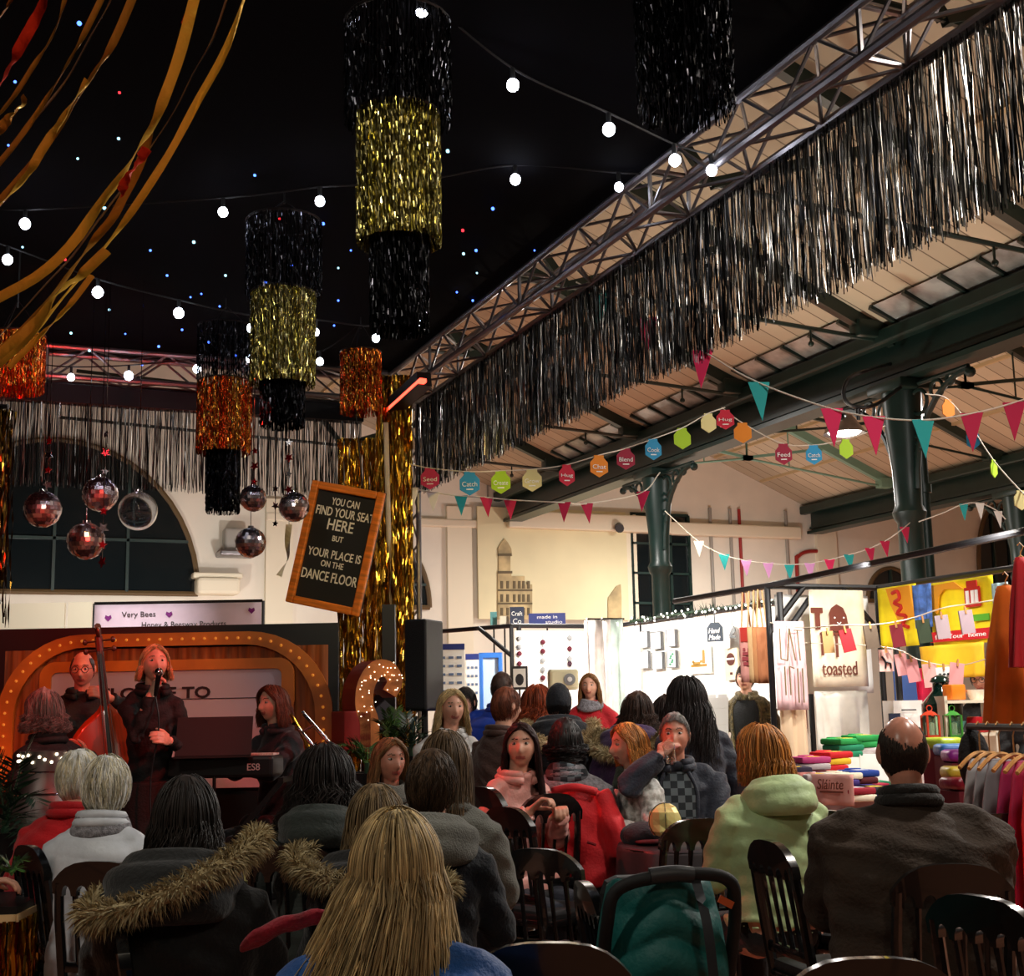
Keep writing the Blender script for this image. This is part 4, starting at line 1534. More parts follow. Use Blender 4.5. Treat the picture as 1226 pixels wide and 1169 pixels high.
        if puff:
            disp = puff * (np.abs(np.sin((co[:, 2] + .02 * np.sin(co[:, 0] * 9)) * math.pi / .085)) ** .5 - .6)
        else:
            ph = rs.uniform(0, 9)
            cx = co[:, 0]; cyy = co[:, 1]; cz = co[:, 2]
            disp = .0055 * np.sin(cz * 42 + 3 * np.sin(cx * 11 + ph) + 2 * np.sin(cyy * 13 + ph)) * np.sin(cx * 17 + cyy * 15 + ph) + .004 * np.sin(cx * 33 + cz * 21 + ph * 2) + .003 * np.sin(cz * 80 + cx * 30 + cyy * 26)
        co = co + no * disp[:, None]
        me.vertices.foreach_set('co', co.astype(np.float32).ravel())
        me.update()
        link_mesh(me, 'coat', coat, t)
        if collar >= .02 and not hood and not furhood:
            c = MB()
            for k in range(2):
                ring = [N + Vector((math.cos(th) * (.085 + .012 * k), -.005 + math.sin(th) * (.085 + .012 * k), .012 + collar * .6 - .03 * k - .012 * math.sin(th))) * 1 for th in [R(90 + 22) + R(316) * i / 20 for i in range(21)]]
                c.tube(ring, .022, 8)
            c.build('collar', collarmat or coat, t, 'all', True)
        if hood:
            c = MB()
            for k, (rr, zz, th) in enumerate(((.105, .035, .034), (.125, .0, .045), (.115, -.05, .055))):
                ring = [N + Vector((math.cos(an) * rr * (1.1 if k else 1), -.03 - (0.05 if math.sin(an) < 0 else 0) * -math.sin(an) * (1 + k * .5) + math.sin(an) * rr * .8, zz - .02 * math.sin(an) + (.0 if math.sin(an) < 0 else -.03))) for an in [R(90 + 30) + R(300) * i / 20 for i in range(21)]]
                c.tube(ring, [th * (.5 + .5 * math.sin(math.pi * i / 20)) for i in range(21)], 10)
            m2 = remesh(c, .011, 4)
            link_mesh(m2, 'hood', hood, t)
        if furhood:
            c = MB()
            for k, (rr, zz, th) in enumerate(((.11, .035, .04), (.135, -.01, .055), (.12, -.07, .06))):
                ring = [N + Vector((math.cos(an) * rr * 1.15, -.04 + math.sin(an) * rr * .9 - (.05 if math.sin(an) < 0 else 0) * k, zz - .02 * math.sin(an))) for an in [R(90 + 30) + R(300) * i / 20 for i in range(21)]]
                c.tube(ring, [th * (.5 + .5 * math.sin(math.pi * i / 20)) for i in range(21)], 10)
            m2 = remesh(c, .012, 4)
            link_mesh(m2, 'hood', coat, t)
            c = MB()
            tl = furhood[1] if len(furhood) > 1 else 0
            ring = [N + Vector((math.cos(an) * .235, -.075 + math.sin(an) * .235 * bulk ** .5, .02 + math.cos(an) * tl - (furhood[2] if len(furhood) > 2 else .12) * max(0, -math.sin(an)))) for an in [R(150) + R(240) * i / 24 for i in range(25)]]
            fur(c, ring, furhood[3] if len(furhood) > 3 else .03, 3600, .042, int(px), .0021)
            c.build('fur_trim', furhood[0], t, False, True)
    if trousers is not None and legs:
        c = MB()
        for sg in (-1, 1):
            hip = P + Vector((sg * .085, .0, -.03)) * s
            c.tube([hip + Vector((0, -.03, .03)), hip.lerp(K[sg], .5), K[sg], K[sg].lerp(A[sg], .4), A[sg] + Vector((0, 0, .02))], [.10 * s, .092 * s, .072 * s, .066 * s, .056 * s], 14)
        c.ball(P + Vector((0, -.02, -.02)), (.175 * s, .13 * s, .10 * s), 16, 10)
        link_mesh(remesh(c, .012, 3), 'trousers', trousers, t)
    if skirt is not None:
        c = MB()
        c.loft([((0, 0, .12), .25, .22), ((0, 0, .5), .215, .18), (P + Vector((0, 0, .05)), .175, .14)], 22)
        link_mesh(remesh(c, .014, 3), 'skirt', skirt, t)
    if legs:
        for sg in (-1, 1):
            c = MB()
            p = A[sg]
            c.loft([(p + Vector((0, .045, -.08)), .048, .135), (p + Vector((0, .045, -.05)), .05, .138), (p + Vector((0, .035, -.02)), .044, .11), (p + Vector((0, 0, .03)), .045, .05)], 14)
            c.build('shoe', shoes or mat('shoe_black', (20, 18, 18), .4), t, 'all', True)
    # shirt front and scarf
    if shirt is not None:
        c = MB()
        vs, fs = [], []
        nx, nz = 8, 14
        for j in range(nz + 1):
            z = pz + .08 + (N.z - .035 - pz - .08) * j / nz
            X0, Y0, RX, RY = tline(rg, z)
            for i in range(nx + 1):
                an = R(90) + R(26 if len(shirt) < 2 else shirt[1]) * (i / nx - .5) * 2
                vs.append((X0 + math.cos(an) * (RX + .012), Y0 + math.sin(an) * (RY + .012), z))
        for j in range(nz):
            for i in range(nx):
                b = j * (nx + 1) + i
                fs.append((b, b + nx + 1, b + nx + 2, b + 1))
        nn = len(vs)
        c.add(vs, fs)
        c.add([(x, y - .01, z) for x, y, z in vs], [tuple(reversed(f)) for f in fs])
        c.build('shirt_front', shirt[0], t, 'all', True)
        c = MB()
        for i in (0, nx):
            c.tube([Vector(vs[j * (nx + 1) + i]) for j in range(nz + 1)], .012, 6)
        c.build('coat_edge', coat, t, 'all', True)
    if scarf is not None:
        c = MB()
        for k in range(3):
            ring = [N + Vector((math.cos(an) * (.082 + .012 * k), .0 + math.sin(an) * (.085 + .01 * k), .03 - .028 * k + .01 * math.sin(an * 2 + k) - .015 * math.sin(an))) for an in [2 * math.pi * i / 20 for i in range(21)]]
            c.tube(ring, .026, 8)
        link_mesh(remesh(c, .010, 3), 'scarf', scarf, t)
    # hair
    hm = hairmat(hair)
    kw = dict(hairkw or {})
    c = MB()
    sd = int(px * 3 + py)
    if style == 'bald':
        rs2 = random.Random(sd)
        for _ in range(4200):
            u = rs2.uniform(-math.pi, math.pi)
            au = abs(math.degrees(u))
            if au < 55:
                continue
            lo, hi = hairline(u) - 2, 52 + 27 * max(0, min(1, (au - 95) / 70)) + 3 * math.sin(u * 3)
            v = math.radians(lo - (lo - hi) * rs2.random() ** 1.15 + rs2.gauss(0, 2.5))
            pts = []
            for k in range(3):
                q = 1.0 + .022 * (k > 0)
                X, Y, Z = math.sin(v) * math.sin(u), math.sin(v) * math.cos(u), math.cos(v)
                yy = .094 * Y * (1 + .05 * max(Z, 0) if Z > 0 else 1 - .5 * max(0, -Z))
                pts.append(HM @ Vector((.0765 * X * q * (1 - .22 * max(0, -Z) ** 1.6), yy * q, .117 * Z * q)))
                v += .07
            c.tube(pts, [.0028, .0028, .0012], 3, False)
    elif style == 'short':
        hair_cap(c, HM, 1.07, kw.pop('lo', 0), None, sd, .05)
        hair_strands(c, HM, kw.pop('n', 380), .1, sd, kw.pop('w', .0036), short=kw.pop('short', .045), thick=kw.pop('thick', .008), lift=kw.pop('lift', .03), **kw)
    elif style == 'curly':
        hair_cap(c, HM, 1.12, 4, None, sd, .12)
        hair_strands(c, HM, kw.pop('n', 260), kw.pop('zend', .1), sd, kw.pop('w', .006), curl=kw.pop('curl', .016), thick=kw.pop('thick', .03), wave=.02, spread=kw.pop('spread', .03), back=.1, **kw)
    else:                                                    # bob, long
        hair_cap(c, HM, 1.055, 2, None, sd, .03)
        hair_strands(c, HM, kw.pop('n', 300), kw.pop('zend', .14), sd, kw.pop('w', .0062), **kw)
    c.build('hair', hm, t, 'all', True)
    if hat is not None:
        c = MB()
        hair_cap(c, HM, 1.16, -6, None, sd, .02)
        c.build('hat', hat, t, 'all', True)
    if glasses:
        c = MB(HM)
        for sg in (-1, 1):
            c.ring((sg * .032, .101, .008), .021, .0022, 16, 5, 'Y')
            c.tube([(sg * .053, .10, .012), (sg * .08, .04, .014), (sg * .08, -.02, .006)], .0018, 4)
        c.tube([(-.011, .105, .012), (.011, .105, .012)], .002, 4)
        c.build('glasses', BLACKM, t, True, True)
    if bag is not None:
        c = MB()
        c.box((sw + .12, -.02, pz + .02), (.12, .3, .26), bev=.04)
        c.tube(curve_pts([(sw + .1, .1, pz + .14), (.12, .12, pz + .4), (-.08, .02, N.z - .02), (-.02, -.14, pz + .36), (sw + .1, -.13, pz + .14)], 18), .014, 6)
        c.build('bag', bag, t, True, True)
    return t, M, H, N, arms
# ================================================================== banqueting chairs
CHB = mat('chair_black', (15, 15, 16), .22, coat=.6)
PAD = mat('seat_pad_black', (30, 30, 32), .6, bump=.15, bscale=40)
PADR = mat('seat_pad_red', (170, 20, 26), .7, bump=.15, bscale=40)
def make_chair(name, label, M, pad=PAD):
    """high-back banqueting chair; local +Y is the way its sitter faces, the back stands at -Y"""
    t = thing(name, label, 'chair', M, 'black banqueting chairs')
    hw, yb, H = .185, -.19, .92
    lean = lambda z: yb - max(0, z - .45) * .16
    for s in (-1, 1):
        mb = MB()
        mb.tube([(s * (hw - .01), yb - .05, 0), (s * hw, yb, .44), (s * (hw + .004), lean(.7), .7), (s * (hw - .004), lean(.84), .84)], [.016, .021, .020, .019], 8)
        mb.build('back_post', CHB, t, True, True)
        mb = MB()
        mb.tube([(s * (hw - .005), .19, 0), (s * hw, .19, .42)], [.014, .02], 8)
        mb.build('leg', CHB, t, True, True)
        mb = MB()
        mb.tube([(s * hw, yb - .03, .2), (s * hw, .19, .2)], .011, 6)
        mb.build('stretcher', CHB, t, True, True)
    mb = MB()
    mb.tube([(-hw, .19, .25), (hw, .19, .25)], .011, 6)
    mb.tube([(-hw, yb - .02, .3), (hw, yb - .02, .3)], .011, 6)
    mb.build('stretcher', CHB, t, True, True)
    # deep crest rail with rounded shoulders, arched between the spindles
    top = [(-hw - .02, .80)] + [((hw + .02) * x, .84 + .08 * (1 - abs(x) ** 3.4)) for x in [-1, -.985, -.95, -.9, -.82, -.7, -.5, -.25, 0, .25, .5, .7, .82, .9, .95, .985, 1]] + [(hw + .02, .80)]
    gaps = [-.114, -.038, .038, .114]
    low = []
    for a, b in zip([-hw + .02] + [g + .011 for g in gaps], [g - .011 for g in gaps] + [hw - .02]):
        low += [(a + (b - a) * .5 * (1 - math.cos(R(180) * k / 6)), .79 + .04 * math.sin(R(180) * k / 6)) for k in range(7)]
    poly = top + list(reversed(low))
    mb = MB(Matrix(((1, 0, 0, 0), (0, 1, -.16, yb + .072), (0, 0, 1, 0), (0, 0, 0, 1))))
    n = len(poly)
    mb.prism(poly, -.015, .015)
    mb.build('crest_rail', CHB, t, True, True)
    for x in gaps:
        mb = MB()
        mb.tube([(x, lean(.535), .535), (x, lean(.66), .66), (x, lean(.80), .80)], [.011, .0085, .012], 6)
        mb.build('spindle', CHB, t, True, True)
    mb = MB()
    mb.box((0, lean(.525), .525), (hw * 2, .024, .04), bev=.008)
    mb.build('lower_rail', CHB, t, True, True)
    mb = MB()
    mb.box((0, 0, .425), (.39, .42, .035), bev=.012)
    mb.build('seat', CHB, t, True, True)
    mb = MB()
    mb.box((0, .0, .458), (.37, .39, .045), bev=.02)
    mb.build('seat_pad', pad, t, True, True)
    return t
def chair_at(px, py, turn, d=None):
    """back's top centre at px, py; turn = the way the sitter faces (180 = away from us)"""
    p = at(px, py, d)
    k = p.z / .92
    e = on_z(px, py, .92)
    q = min(k, k * .35 + .65 * (p - CAM).dot(_f) / (e - CAM).dot(_f))
    a = R(turn)
    fv = -HF * math.cos(a) + HR * math.sin(a)
    xv = fv.cross(Vector((0, 0, 1)))
    o = p + fv * .26 * k
    return Matrix(((xv.x * q, fv.x * k, 0, o.x), (xv.y * q, fv.y * k, 0, o.y), (0, 0, k, 0), (0, 0, 0, 1)))
chair0 = make_chair('banquet_chair', 'black chair seen side-on at far left beside the red coat', chair_at(36, 1012, 128, 5.6))
for px, py, turn, d, lab in (
        (120, 1031, 168, 5.2, 'black chair of the silver-jacketed sitter at left, its spindles against pale cloth'),
        (143, 1092, 108, 3.75, 'near black chair whose curved top cuts across the lower left of the fur-hooded parka'),
        (352, 1012, 172, 5.2, 'black chair behind the dark curly-haired sitter, gold ball glinting through it'),
        (656, 1128, 176, 3.2, 'nearest black chair at the bottom centre, only its rounded crest showing'),
        (646, 1016, 146, 5.6, 'empty black chair left of the green pram, floor showing through its spindles'),
        (702, 1056, 98, 4.4, 'black chair turned side-on just left of the pram hood'),
        (659, 950, 205, 6.95, 'black chair directly before the red coat, pushed to the table'),
        (607, 966, 130, 6.6, 'black chair seen edge-on beside the pink jacket'),
        (578, 942, 130, 6.9, 'black chair at the shoulder of the long straight-haired sitter'),
        (836, 980, 200, 6.1, 'empty black chair drawn up to the round black table, touching the raincoat'),
        (921, 1006, 105, 5.2, 'black chair turned side-on between raincoat and brown jacket'),
        (986, 970, 150, 6.5, 'farther of two black chairs standing close behind the pale green raincoat'),
        (1006, 986, 140, 5.7, 'nearer of two black chairs standing close behind the pale green raincoat'),
        (1138, 1034, 178, 4.3, 'black chair carrying the balding man in the brown jacket'),
        (1172, 1072, 120, 3.75, 'black chair with shining curved corner at lower right, behind the balding man'),
        (1042, 1146, 180, 2.85, 'black chair crest at the bottom edge below the balding man'),
        (1198, 974, 172, 6.3, 'black chair at the right edge in front of the red clothes')):
    dup(chair0, chair_at(px, py, turn, d), lab)
# ------------------------------------------------------------------ the audience and shoppers
WOOLRED = fabric('red_wool', (200, 12, 24))
PUFFGREY = fabric('silver_puffer', (206, 210, 218), .15, .45, bs=30)
BLACKPK = fabric('black_parka', (12, 13, 14), .3, .85)
FURT = mat('fur_tan', (170, 152, 112), .9, island=[(146, 126, 88), (198, 180, 138), (112, 96, 66), (212, 198, 160)])
FURG = mat('fur_cream', (196, 172, 132), .9, island=[(196, 172, 130), (230, 210, 172), (176, 152, 112)])
NAVY = fabric('navy_coat', (30, 36, 52), .3, .7)
NAVYD = fabric('navy_dark', (20, 24, 34), .3, .8)
DKGREEN = fabric('dark_green_coat', (38, 46, 42), .3, .8)
GREYSC = fabric('grey_knit', (120, 120, 112), .5, .95, bs=160)
GREYW = fabric('grey_wool', (132, 130, 136), .5, .95, var=.25, bs=180, scale=60)
PINKJ = fabric('pink_jacket', (236, 164, 152), .2, .5)
MINT = fabric('mint_raincoat', (172, 196, 142), .3, .6, bs=26)
BROWNJ = fabric('dark_brown_jacket', (58, 45, 35), .35, .9, var=.18, sheen=0)
CORD = fabric('dark_cord', (34, 31, 28), .4, .9)
BLUEP = fabric('blue_puffer', (24, 70, 190), .15, .4, bs=30)
BROWNC = fabric('brown_coat', (70, 46, 38), .3, .8)
WHITEC = fabric('white_coat', (242, 240, 234), .3, .85)
PURPLE = fabric('purple_coat', (66, 40, 84), .3, .8)
REDC = fabric('red_cardigan', (190, 20, 34), .3, .85)
BLACKW = fabric('black_wear', (8, 8, 9), .25, .8, sheen=0)
JEANS = fabric('dark_jeans', (28, 32, 46), .2, .9)
DTROU = fabric('dark_trousers', (24, 23, 26), .2, .9)
PLAID = pattern('plaid_scarf', (96, 106, 112), (36, 42, 48), 'check', (.038, .038), rough=.9, axes=(0, 2))
PLAIDG = fabric('green_plaid', (50, 70, 60), .3, .9, var=.35, scale=22)
FLORAL = fabric('floral_top', (206, 196, 180), .2, .8, var=.4, scale=26)

# nearest row, seen from behind
person('person in a red coat with short blonde hair seen from behind, beside a silver jacket', 94, 930, 6.15, 168, WOOLRED, (255, 240, 204), hyaw=-10, side=.15, bulk=1.1, hem=-.3, trousers=DTROU, facing=False, style='short', hairkw=dict(n=420, short=.08, thick=.02, w=.005), collar=.03)
person('person in silver padded jacket with pale curled short hair, seen from behind', 127, 941, 5.65, 176, PUFFGREY, (255, 243, 210), puff=.006, trousers=DTROU, facing=False, style='short', hairkw=dict(n=460, short=.07, thick=.03, w=.006, lift=.05), collar=.05, scarf=GREYW)
person('person in black parka with wide tan fur hood trim, seen from behind at left', 222, 978, 4.0, 180, BLACKPK, (40, 31, 28), bulk=1.22, sw=.19, trousers=DTROU, facing=False, style='long', hairkw=dict(zend=.17, n=420, thick=.02), furhood=(FURT, .085, .05))
person('person with dark curly shoulder hair in dark green jacket facing the stage', 388, 932, 5.5, 180, DKGREEN, (40, 30, 27), scale=1.06, trousers=DTROU, facing=False, style='curly', hairkw=dict(zend=.24, n=420, curl=.018, w=.007, thick=.05, spread=.06), hood=DKGREEN)
person('person with long fair hair and grey scarf turned towards the camera', 467, 911, 7.2, 10, GREYSC, (150, 112, 72), hyaw=20, facing=True, style='long', hairkw=dict(zend=.3, n=380, tuck=-.1, thick=.02), scarf=GREYSC, skin=SKINR, trousers=DTROU, vox=.006)
person('person with very long straight light brown hair and pale top, behind the boy', 533, 913, 5.2, 172, GREYSC, (116, 92, 66), facing=False, style='long', hairkw=dict(zend=.50, n=520, thick=.025, back=.22, wave=.006), trousers=DTROU)
person('boy with short brown hair, grey hood and navy jacket seen from behind', 517, 940, 4.5, 172, NAVYD, (78, 58, 40), hyaw=-14, facing=False, female=False, style='short', hairkw=dict(n=700, short=.05, thick=.012), hood=GREYSC, sw=.165, bulk=.98, trousers=JEANS, scale=.97)
person('person with ash blond hair and fur hood hidden behind the long-haired blonde', 450, 984, 4.2, 178, BLACKPK, (132, 110, 78), facing=False, style='long', hairkw=dict(zend=.28, n=380, thick=.02), furhood=(FURT, -.05, .02, .022), sw=.14, trousers=DTROU, scale=.95)
person('person with long wavy blonde hair down the back, in the foreground centre', 474, 1036, 3.05, 178, fabric('blue_jacket', (20, 84, 160), .25, .6), (208, 180, 130), facing=False, style='long', hairkw=dict(zend=.62, n=2000, thick=.03, back=.17, wave=.014, spread=.085, w=.0056, seg=20, tuck=-.3, sweep=-.16), sw=.2, bulk=1.15, trousers=JEANS)
# round the tables in the middle
person('person in pale pink jacket with long dark hair looking left, holding a snack', 624, 893, 7.1, 42, PINKJ, (58, 30, 28), hyaw=-46, hpitch=2, style='long', hairkw=dict(zend=.34, n=420, thick=.015, tuck=-.1, wave=.006), rhand=(.16, .30, 1.0), lhand=(-.02, .32, .96), rpole=(.5, -.4, -.8), lpole=(-.5, -.4, -.8), trousers=JEANS, vox=.006, curl=.8)
person('person in grey wool top with dark curly hair, back to us above the red coat', 677, 889, 7.4, 180, GREYW, (34, 28, 27), scale=1.05, sw=.19, facing=False, style='curly', hairkw=dict(zend=.05, n=420, w=.006, thick=.012, spread=.0), scarf=PLAID, trousers=JEANS)
person('person with short ginger hair in profile facing left, in floral top', 752, 892, 7.4, -72, FLORAL, (206, 136, 66), style='bob', hairkw=dict(zend=.12, n=420, thick=.02), scarf=fabric('green_scarf', (52, 66, 50), .4, .9), trousers=DTROU, vox=.006, hpitch=-4, rhand=(.15, .26, .88), lhand=(-.12, .2, .9))
person('man with grey crew cut drinking from a glass, navy jacket over check scarf', 808, 880, 7.4, -4, NAVY, (128, 124, 120), female=False, style='short', hyaw=-6, hairkw=dict(n=420, short=.02, w=.003, lo=-4), shirt=(PLAID, 24), rhand=(.085, .20, 1.25), rpole=(.8, .1, -.75), lhand=(-.12, .34, .76), sw=.21, bulk=1.16, trousers=DTROU, skin=SKINR, vox=.0058, rpalm=(-.45, -.8, -.1), curl=.62, nose=1.1, brow=(70, 60, 54))
person('person in pale green hooded raincoat with ginger bob and glasses, seen from behind', 912, 902, 6.0, -158, MINT, (190, 124, 58), hyaw=14, facing=False, style='bob', hairkw=dict(zend=.13, n=560, thick=.035, tuck=.1), hood=MINT, hem=.06, scale=1.04, bulk=1.12, trousers=DTROU, glasses=True, sw=.19)
person('balding man in dark brown jacket with cord collar, back to us at right', 1081, 902, 4.7, 177, BROWNJ, (58, 46, 38), female=False, facing=False, style='bald', scale=1.08, collar=.06, bulk=1.28, sw=.24, hem=-.2, trousers=DTROU, skin=mat('skin_shiny', (206, 140, 116), .3, var=.06, scale=25), collarmat=CORD, rhand=(.16, .4, .74), lhand=(-.16, .4, .74))
# standing among the stalls
person('person in cream coat with blonde bob, standing by the black loudspeaker', 541, 848, 8.6, 24, WHITEC, (216, 184, 132), seated=False, style='bob', hairkw=dict(zend=.17, n=380, thick=.02, tuck=-.05), hem=-.35, rhand=(.06, .26, 1.05), lhand=(-.06, .25, 1.03), trousers=DTROU, hyaw=-6, smile=1)
person('dark-haired person in grey just behind the cream coat', 557, 842, 10.2, -30, GREYW, (40, 34, 32), seated=False, style='short', trousers=DTROU, female=False)
person('man in bright blue padded coat with close-cropped hair, back partly turned', 601, 824, 10.2, 158, BLUEP, (70, 52, 44), seated=False, style='short', hairkw=dict(n=300, short=.02, w=.003), puff=.012, female=False, bulk=1.3, sw=.24, trousers=JEANS, hem=-.2)
person('person with short reddish hair in a dark brown coat and rucksack, facing right', 606, 846, 8.4, 128, BROWNC, (116, 62, 40), seated=False, style='short', hairkw=dict(n=380, short=.05), female=False, trousers=DTROU, bag=BROWNC, hem=-.3)
person('person with fluffy ginger hair in bright blue coat, seen from behind', 643, 842, 9.6, 176, BLUEP, (166, 72, 34), seated=False, facing=False, style='curly', hairkw=dict(zend=.16, n=420, thick=.05, w=.007, spread=.05), puff=.010, trousers=JEANS, hem=-.25)
person('person in navy parka with thick cream fur hood, back to us', 669, 842, 9.0, 178, NAVYD, (30, 26, 26), seated=False, facing=False, style='short', furhood=(FURG, .0), trousers=DTROU, hem=-.3, bulk=1.1, hat=NAVYD)
person('smiling stallholder with long fair hair and red cardigan behind the stall', 706, 822, 12.4, -12, REDC, (150, 104, 60), seated=False, style='long', hairkw=dict(zend=.3, n=260, w=.008), scarf=GREYW, trousers=DTROU, smile=1)
person('person in purple coat with brown fur hood bending over the stall', 763, 852, 8.7, 150, PURPLE, (66, 44, 34), seated=False, facing=False, style='curly', hairkw=dict(zend=.14, n=320), furhood=(FURT, .0), trousers=DTROU, fwd=.2, hem=-.3, bulk=1.1)
person('person in a brown coat with dark hair between purple coat and long dark hair', 797, 854, 9.6, 165, BROWNC, (46, 32, 26), seated=False, facing=False, style='curly', hairkw=dict(zend=.12, n=260), trousers=DTROU, hem=-.3)
person('person with long dark wavy hair in navy coat, back to us at the print stall', 822, 836, 8.1, -160, NAVY, (42, 32, 30), seated=False, facing=False, style='long', hairkw=dict(zend=.40, n=620, thick=.05, wave=.02, w=.0075, back=.2, spread=.05), trousers=JEANS, hem=-.3)
person('stallholder in a brown fur coat standing behind the hanging tea towels', 892, 812, 12.2, -20, fabric('fur_coat', (92, 80, 52), .9, .95, var=.5, bs=120, scale=30), (70, 50, 36), seated=False, style='short', female=False, shirt=(BLACKW, 40), trousers=DTROU, hem=-.3)
person('dark-clothed stallholder in glasses looking down among the lanterns', 1176, 812, 10.2, -40, BLACKW, (120, 116, 114), seated=False, style='short', female=False, glasses=True, hpitch=-14, trousers=DTROU, rhand=(.02, .34, 1.12))
# ================================================================== stage, band and their gear
mb = MB(face(at(150, 900, 9.4)))
g = at(150, 900, 9.4)
mb.box((-.4, .3, .1 - g.z), (5.6, 3.4, .2))
o = mb.build('stage_platform', mat('stage_floor', (24, 22, 22), .6))
tag(o, 'low black stage platform under the band', 'stage')
# backdrop: black board with a lit marquee arch round a painted curtain and a white screen
d = 10.2
k = d / F_PX
O = at(200, 960, d)
M = face(O, 0)
ux = lambda px: (px - 200) * k
uz = lambda py: (960 - py) * k * .99
t = thing('stage_backdrop', 'black stage backdrop with orange marquee arch around a white welcome screen', 'backdrop', M)
w0, w1, top = ux(-70), ux(404), uz(748)
mb = MB(); mb.box(((w0 + w1) / 2, .06, (top - O.z + .2) / 2), (w1 - w0, .06, top + O.z - .2)); mb.build('board', BLACKM, t, local=True)
def rrect(x0, x1, z0, z1, r, n=10):
    pts = [(x0, z0), (x0, z1 - r)]
    pts += [(x0 + r - r * math.cos(a), z1 - r + r * math.sin(a)) for a in [R(90) * i / n for i in range(1, n + 1)]]
    pts += [(x1 - r + r * math.sin(a), z1 - r + r * math.cos(a)) for a in [R(90) * i / n for i in range(n + 1)]]
    pts += [(x1, z0)]
    return pts
def band(mb, outer, inner, y0, y1):
    n = len(outer)
    for i in range(n - 1):
        a, b, c, e = outer[i], outer[i + 1], inner[i + 1], inner[i]
        mb.add([(a[0], y0, a[1]), (b[0], y0, b[1]), (c[0], y0, c[1]), (e[0], y0, e[1]), (a[0], y1, a[1]), (b[0], y1, b[1]), (c[0], y1, c[1]), (e[0], y1, e[1])],
               [(0, 1, 2, 3), (7, 6, 5, 4), (0, 4, 5, 1), (3, 2, 6, 7)])
AO = mat('marquee_orange', (228, 118, 36), .45, var=.2, scale=2)
ac_o = rrect(ux(-8), ux(398), uz(940), uz(757), 1.05 * .62)
ac_i = rrect(ux(-8) + .13, ux(398) - .13, uz(940), uz(757) - .10, 1.05 * .62 - .1)
mb = MB(); band(mb, ac_o, ac_i, -.03, .03); mb.build('marquee_arch', AO, t, local=True)
mb = MB()
BG = mat('marquee_bulb', (255, 176, 70), emit=.3, ecol=(255, 150, 50))
mid = [((a[0] + b[0]) / 2, (a[1] + b[1]) / 2) for a, b in zip(ac_o, ac_i)]
cv = [Vector((x, -.035, z)) for x, z in mid]
seg = [0]
for a, b in zip(cv, cv[1:]):
    seg.append(seg[-1] + (b - a).length)
n = int(seg[-1] / .085)
for i in range(n):
    s = seg[-1] * (i + .5) / n
    j = max(q for q in range(len(seg) - 1) if seg[q] <= s)
    mb.ball(cv[j].lerp(cv[j + 1], (s - seg[j]) / (seg[j + 1] - seg[j])), .012, 6, 4)
o = mb.build('marquee_bulbs', BG, t, True, True); o['kind'] = 'stuff'
mb = MB()                                                          # pleated curtain painted orange-brown
n = 90
x0, x1 = ux(-2), ux(392)
vs = []
for i in range(n + 1):
    x = x0 + (x1 - x0) * i / n
    y = .012 + .012 * math.sin(i * 1.9) + .006 * math.sin(i * .7)
    vs += [(x, y, uz(945)), (x, y, uz(775))]
mb.add(vs, [(2 * i, 2 * i + 2, 2 * i + 3, 2 * i + 1) for i in range(n)])
mb.build('curtain', mat('curtain_rust', (150, 78, 30), .7, var=.25, scale=5, stretch=(6, 1, .3)), t, 'all', True)
so, si = rrect(ux(44), ux(352), uz(945), uz(790), .12), rrect(ux(58), ux(337), uz(945), uz(803), .05)
mb = MB(); band(mb, so, si, -.045, .0); mb.build('screen_frame', AO, t, local=True)
mb = MB(); mb.prism(si, -.03, -.004); mb.build('screen', mat('screen_white', (206, 190, 200), .6), t, local=True)
mb = MB()
text(mb, 'WELCOME TO', Matrix.Translation((ux(171), -.034, uz(830))), 160 * k, 14 * k, .006, 0, .025)
mb.box((ux(198), -.032, uz(838)), (1.6, .004, .006))
mb.build('lettering', BLACKM, t, local=True)

# market banner over the backdrop's top edge
d2 = 16.0
M = face(at(213, 742, d2), 2)
t = thing('market_banner', 'pink and white banner about bees hung above the backdrop', 'banner', M)
k2 = d2 / F_PX
mb = MB(); mb.cloth(Matrix.Translation((0, 0, 19 * k2)), 198 * k2, 40 * k2, .02, 16, 4, .008); mb.build('cloth', mat('banner_pink', (244, 220, 240), .8, var=.06, scale=2), t, 'all', True)
mb = MB(); mb.tube([(-100 * k2, .03, 21 * k2), (100 * k2, .03, 21 * k2)], .02, 6)
for s in (-1, 1):
    mb.tube([(s * 101 * k2, .03, 21 * k2), (s * 101 * k2, .03, -at(213, 742, d2).z)], .02, 6)
mb.build('stand', BLACKM, t, True, True)
mb = MB()
text(mb, 'Very Bees', Matrix.Translation((-46 * k2, -.03, 6 * k2)), 40 * k2, 8 * k2)
text(mb, 'Honey & Beeswax Products', Matrix.Translation((8 * k2, -.03, -7 * k2)), 100 * k2, 9 * k2)
mb.build('lettering', BLACKM, t, local=True)
for x, z in ((-82, 3), (-10, 6), (88, 9)):
    mb = MB(Matrix.Translation((x * k2, -.03, z * k2)))
    mb.prism([(0, -.04), (.04, .0), (.03, .035), (0, .02), (-.03, .035), (-.04, 0)], -.004, .004)
    mb.build('heart', mat('banner_purple', (130, 30, 130), .7), t, local=True)
# white panels left of the banner
t = thing('white_stall_panel', 'white boards of a stall above the backdrop at far left', 'panel', face(at(40, 738, 15.6), 0))
k2 = 15.6 / F_PX
for x0, x1 in ((-90, 38), (42, 70)):
    mb = MB(); mb.box(((x0 + x1) / 2 * k2, 0, -.9), ((x1 - x0) * k2, .05, 2.1)); mb.build('board', TRIMW, t, local=True)

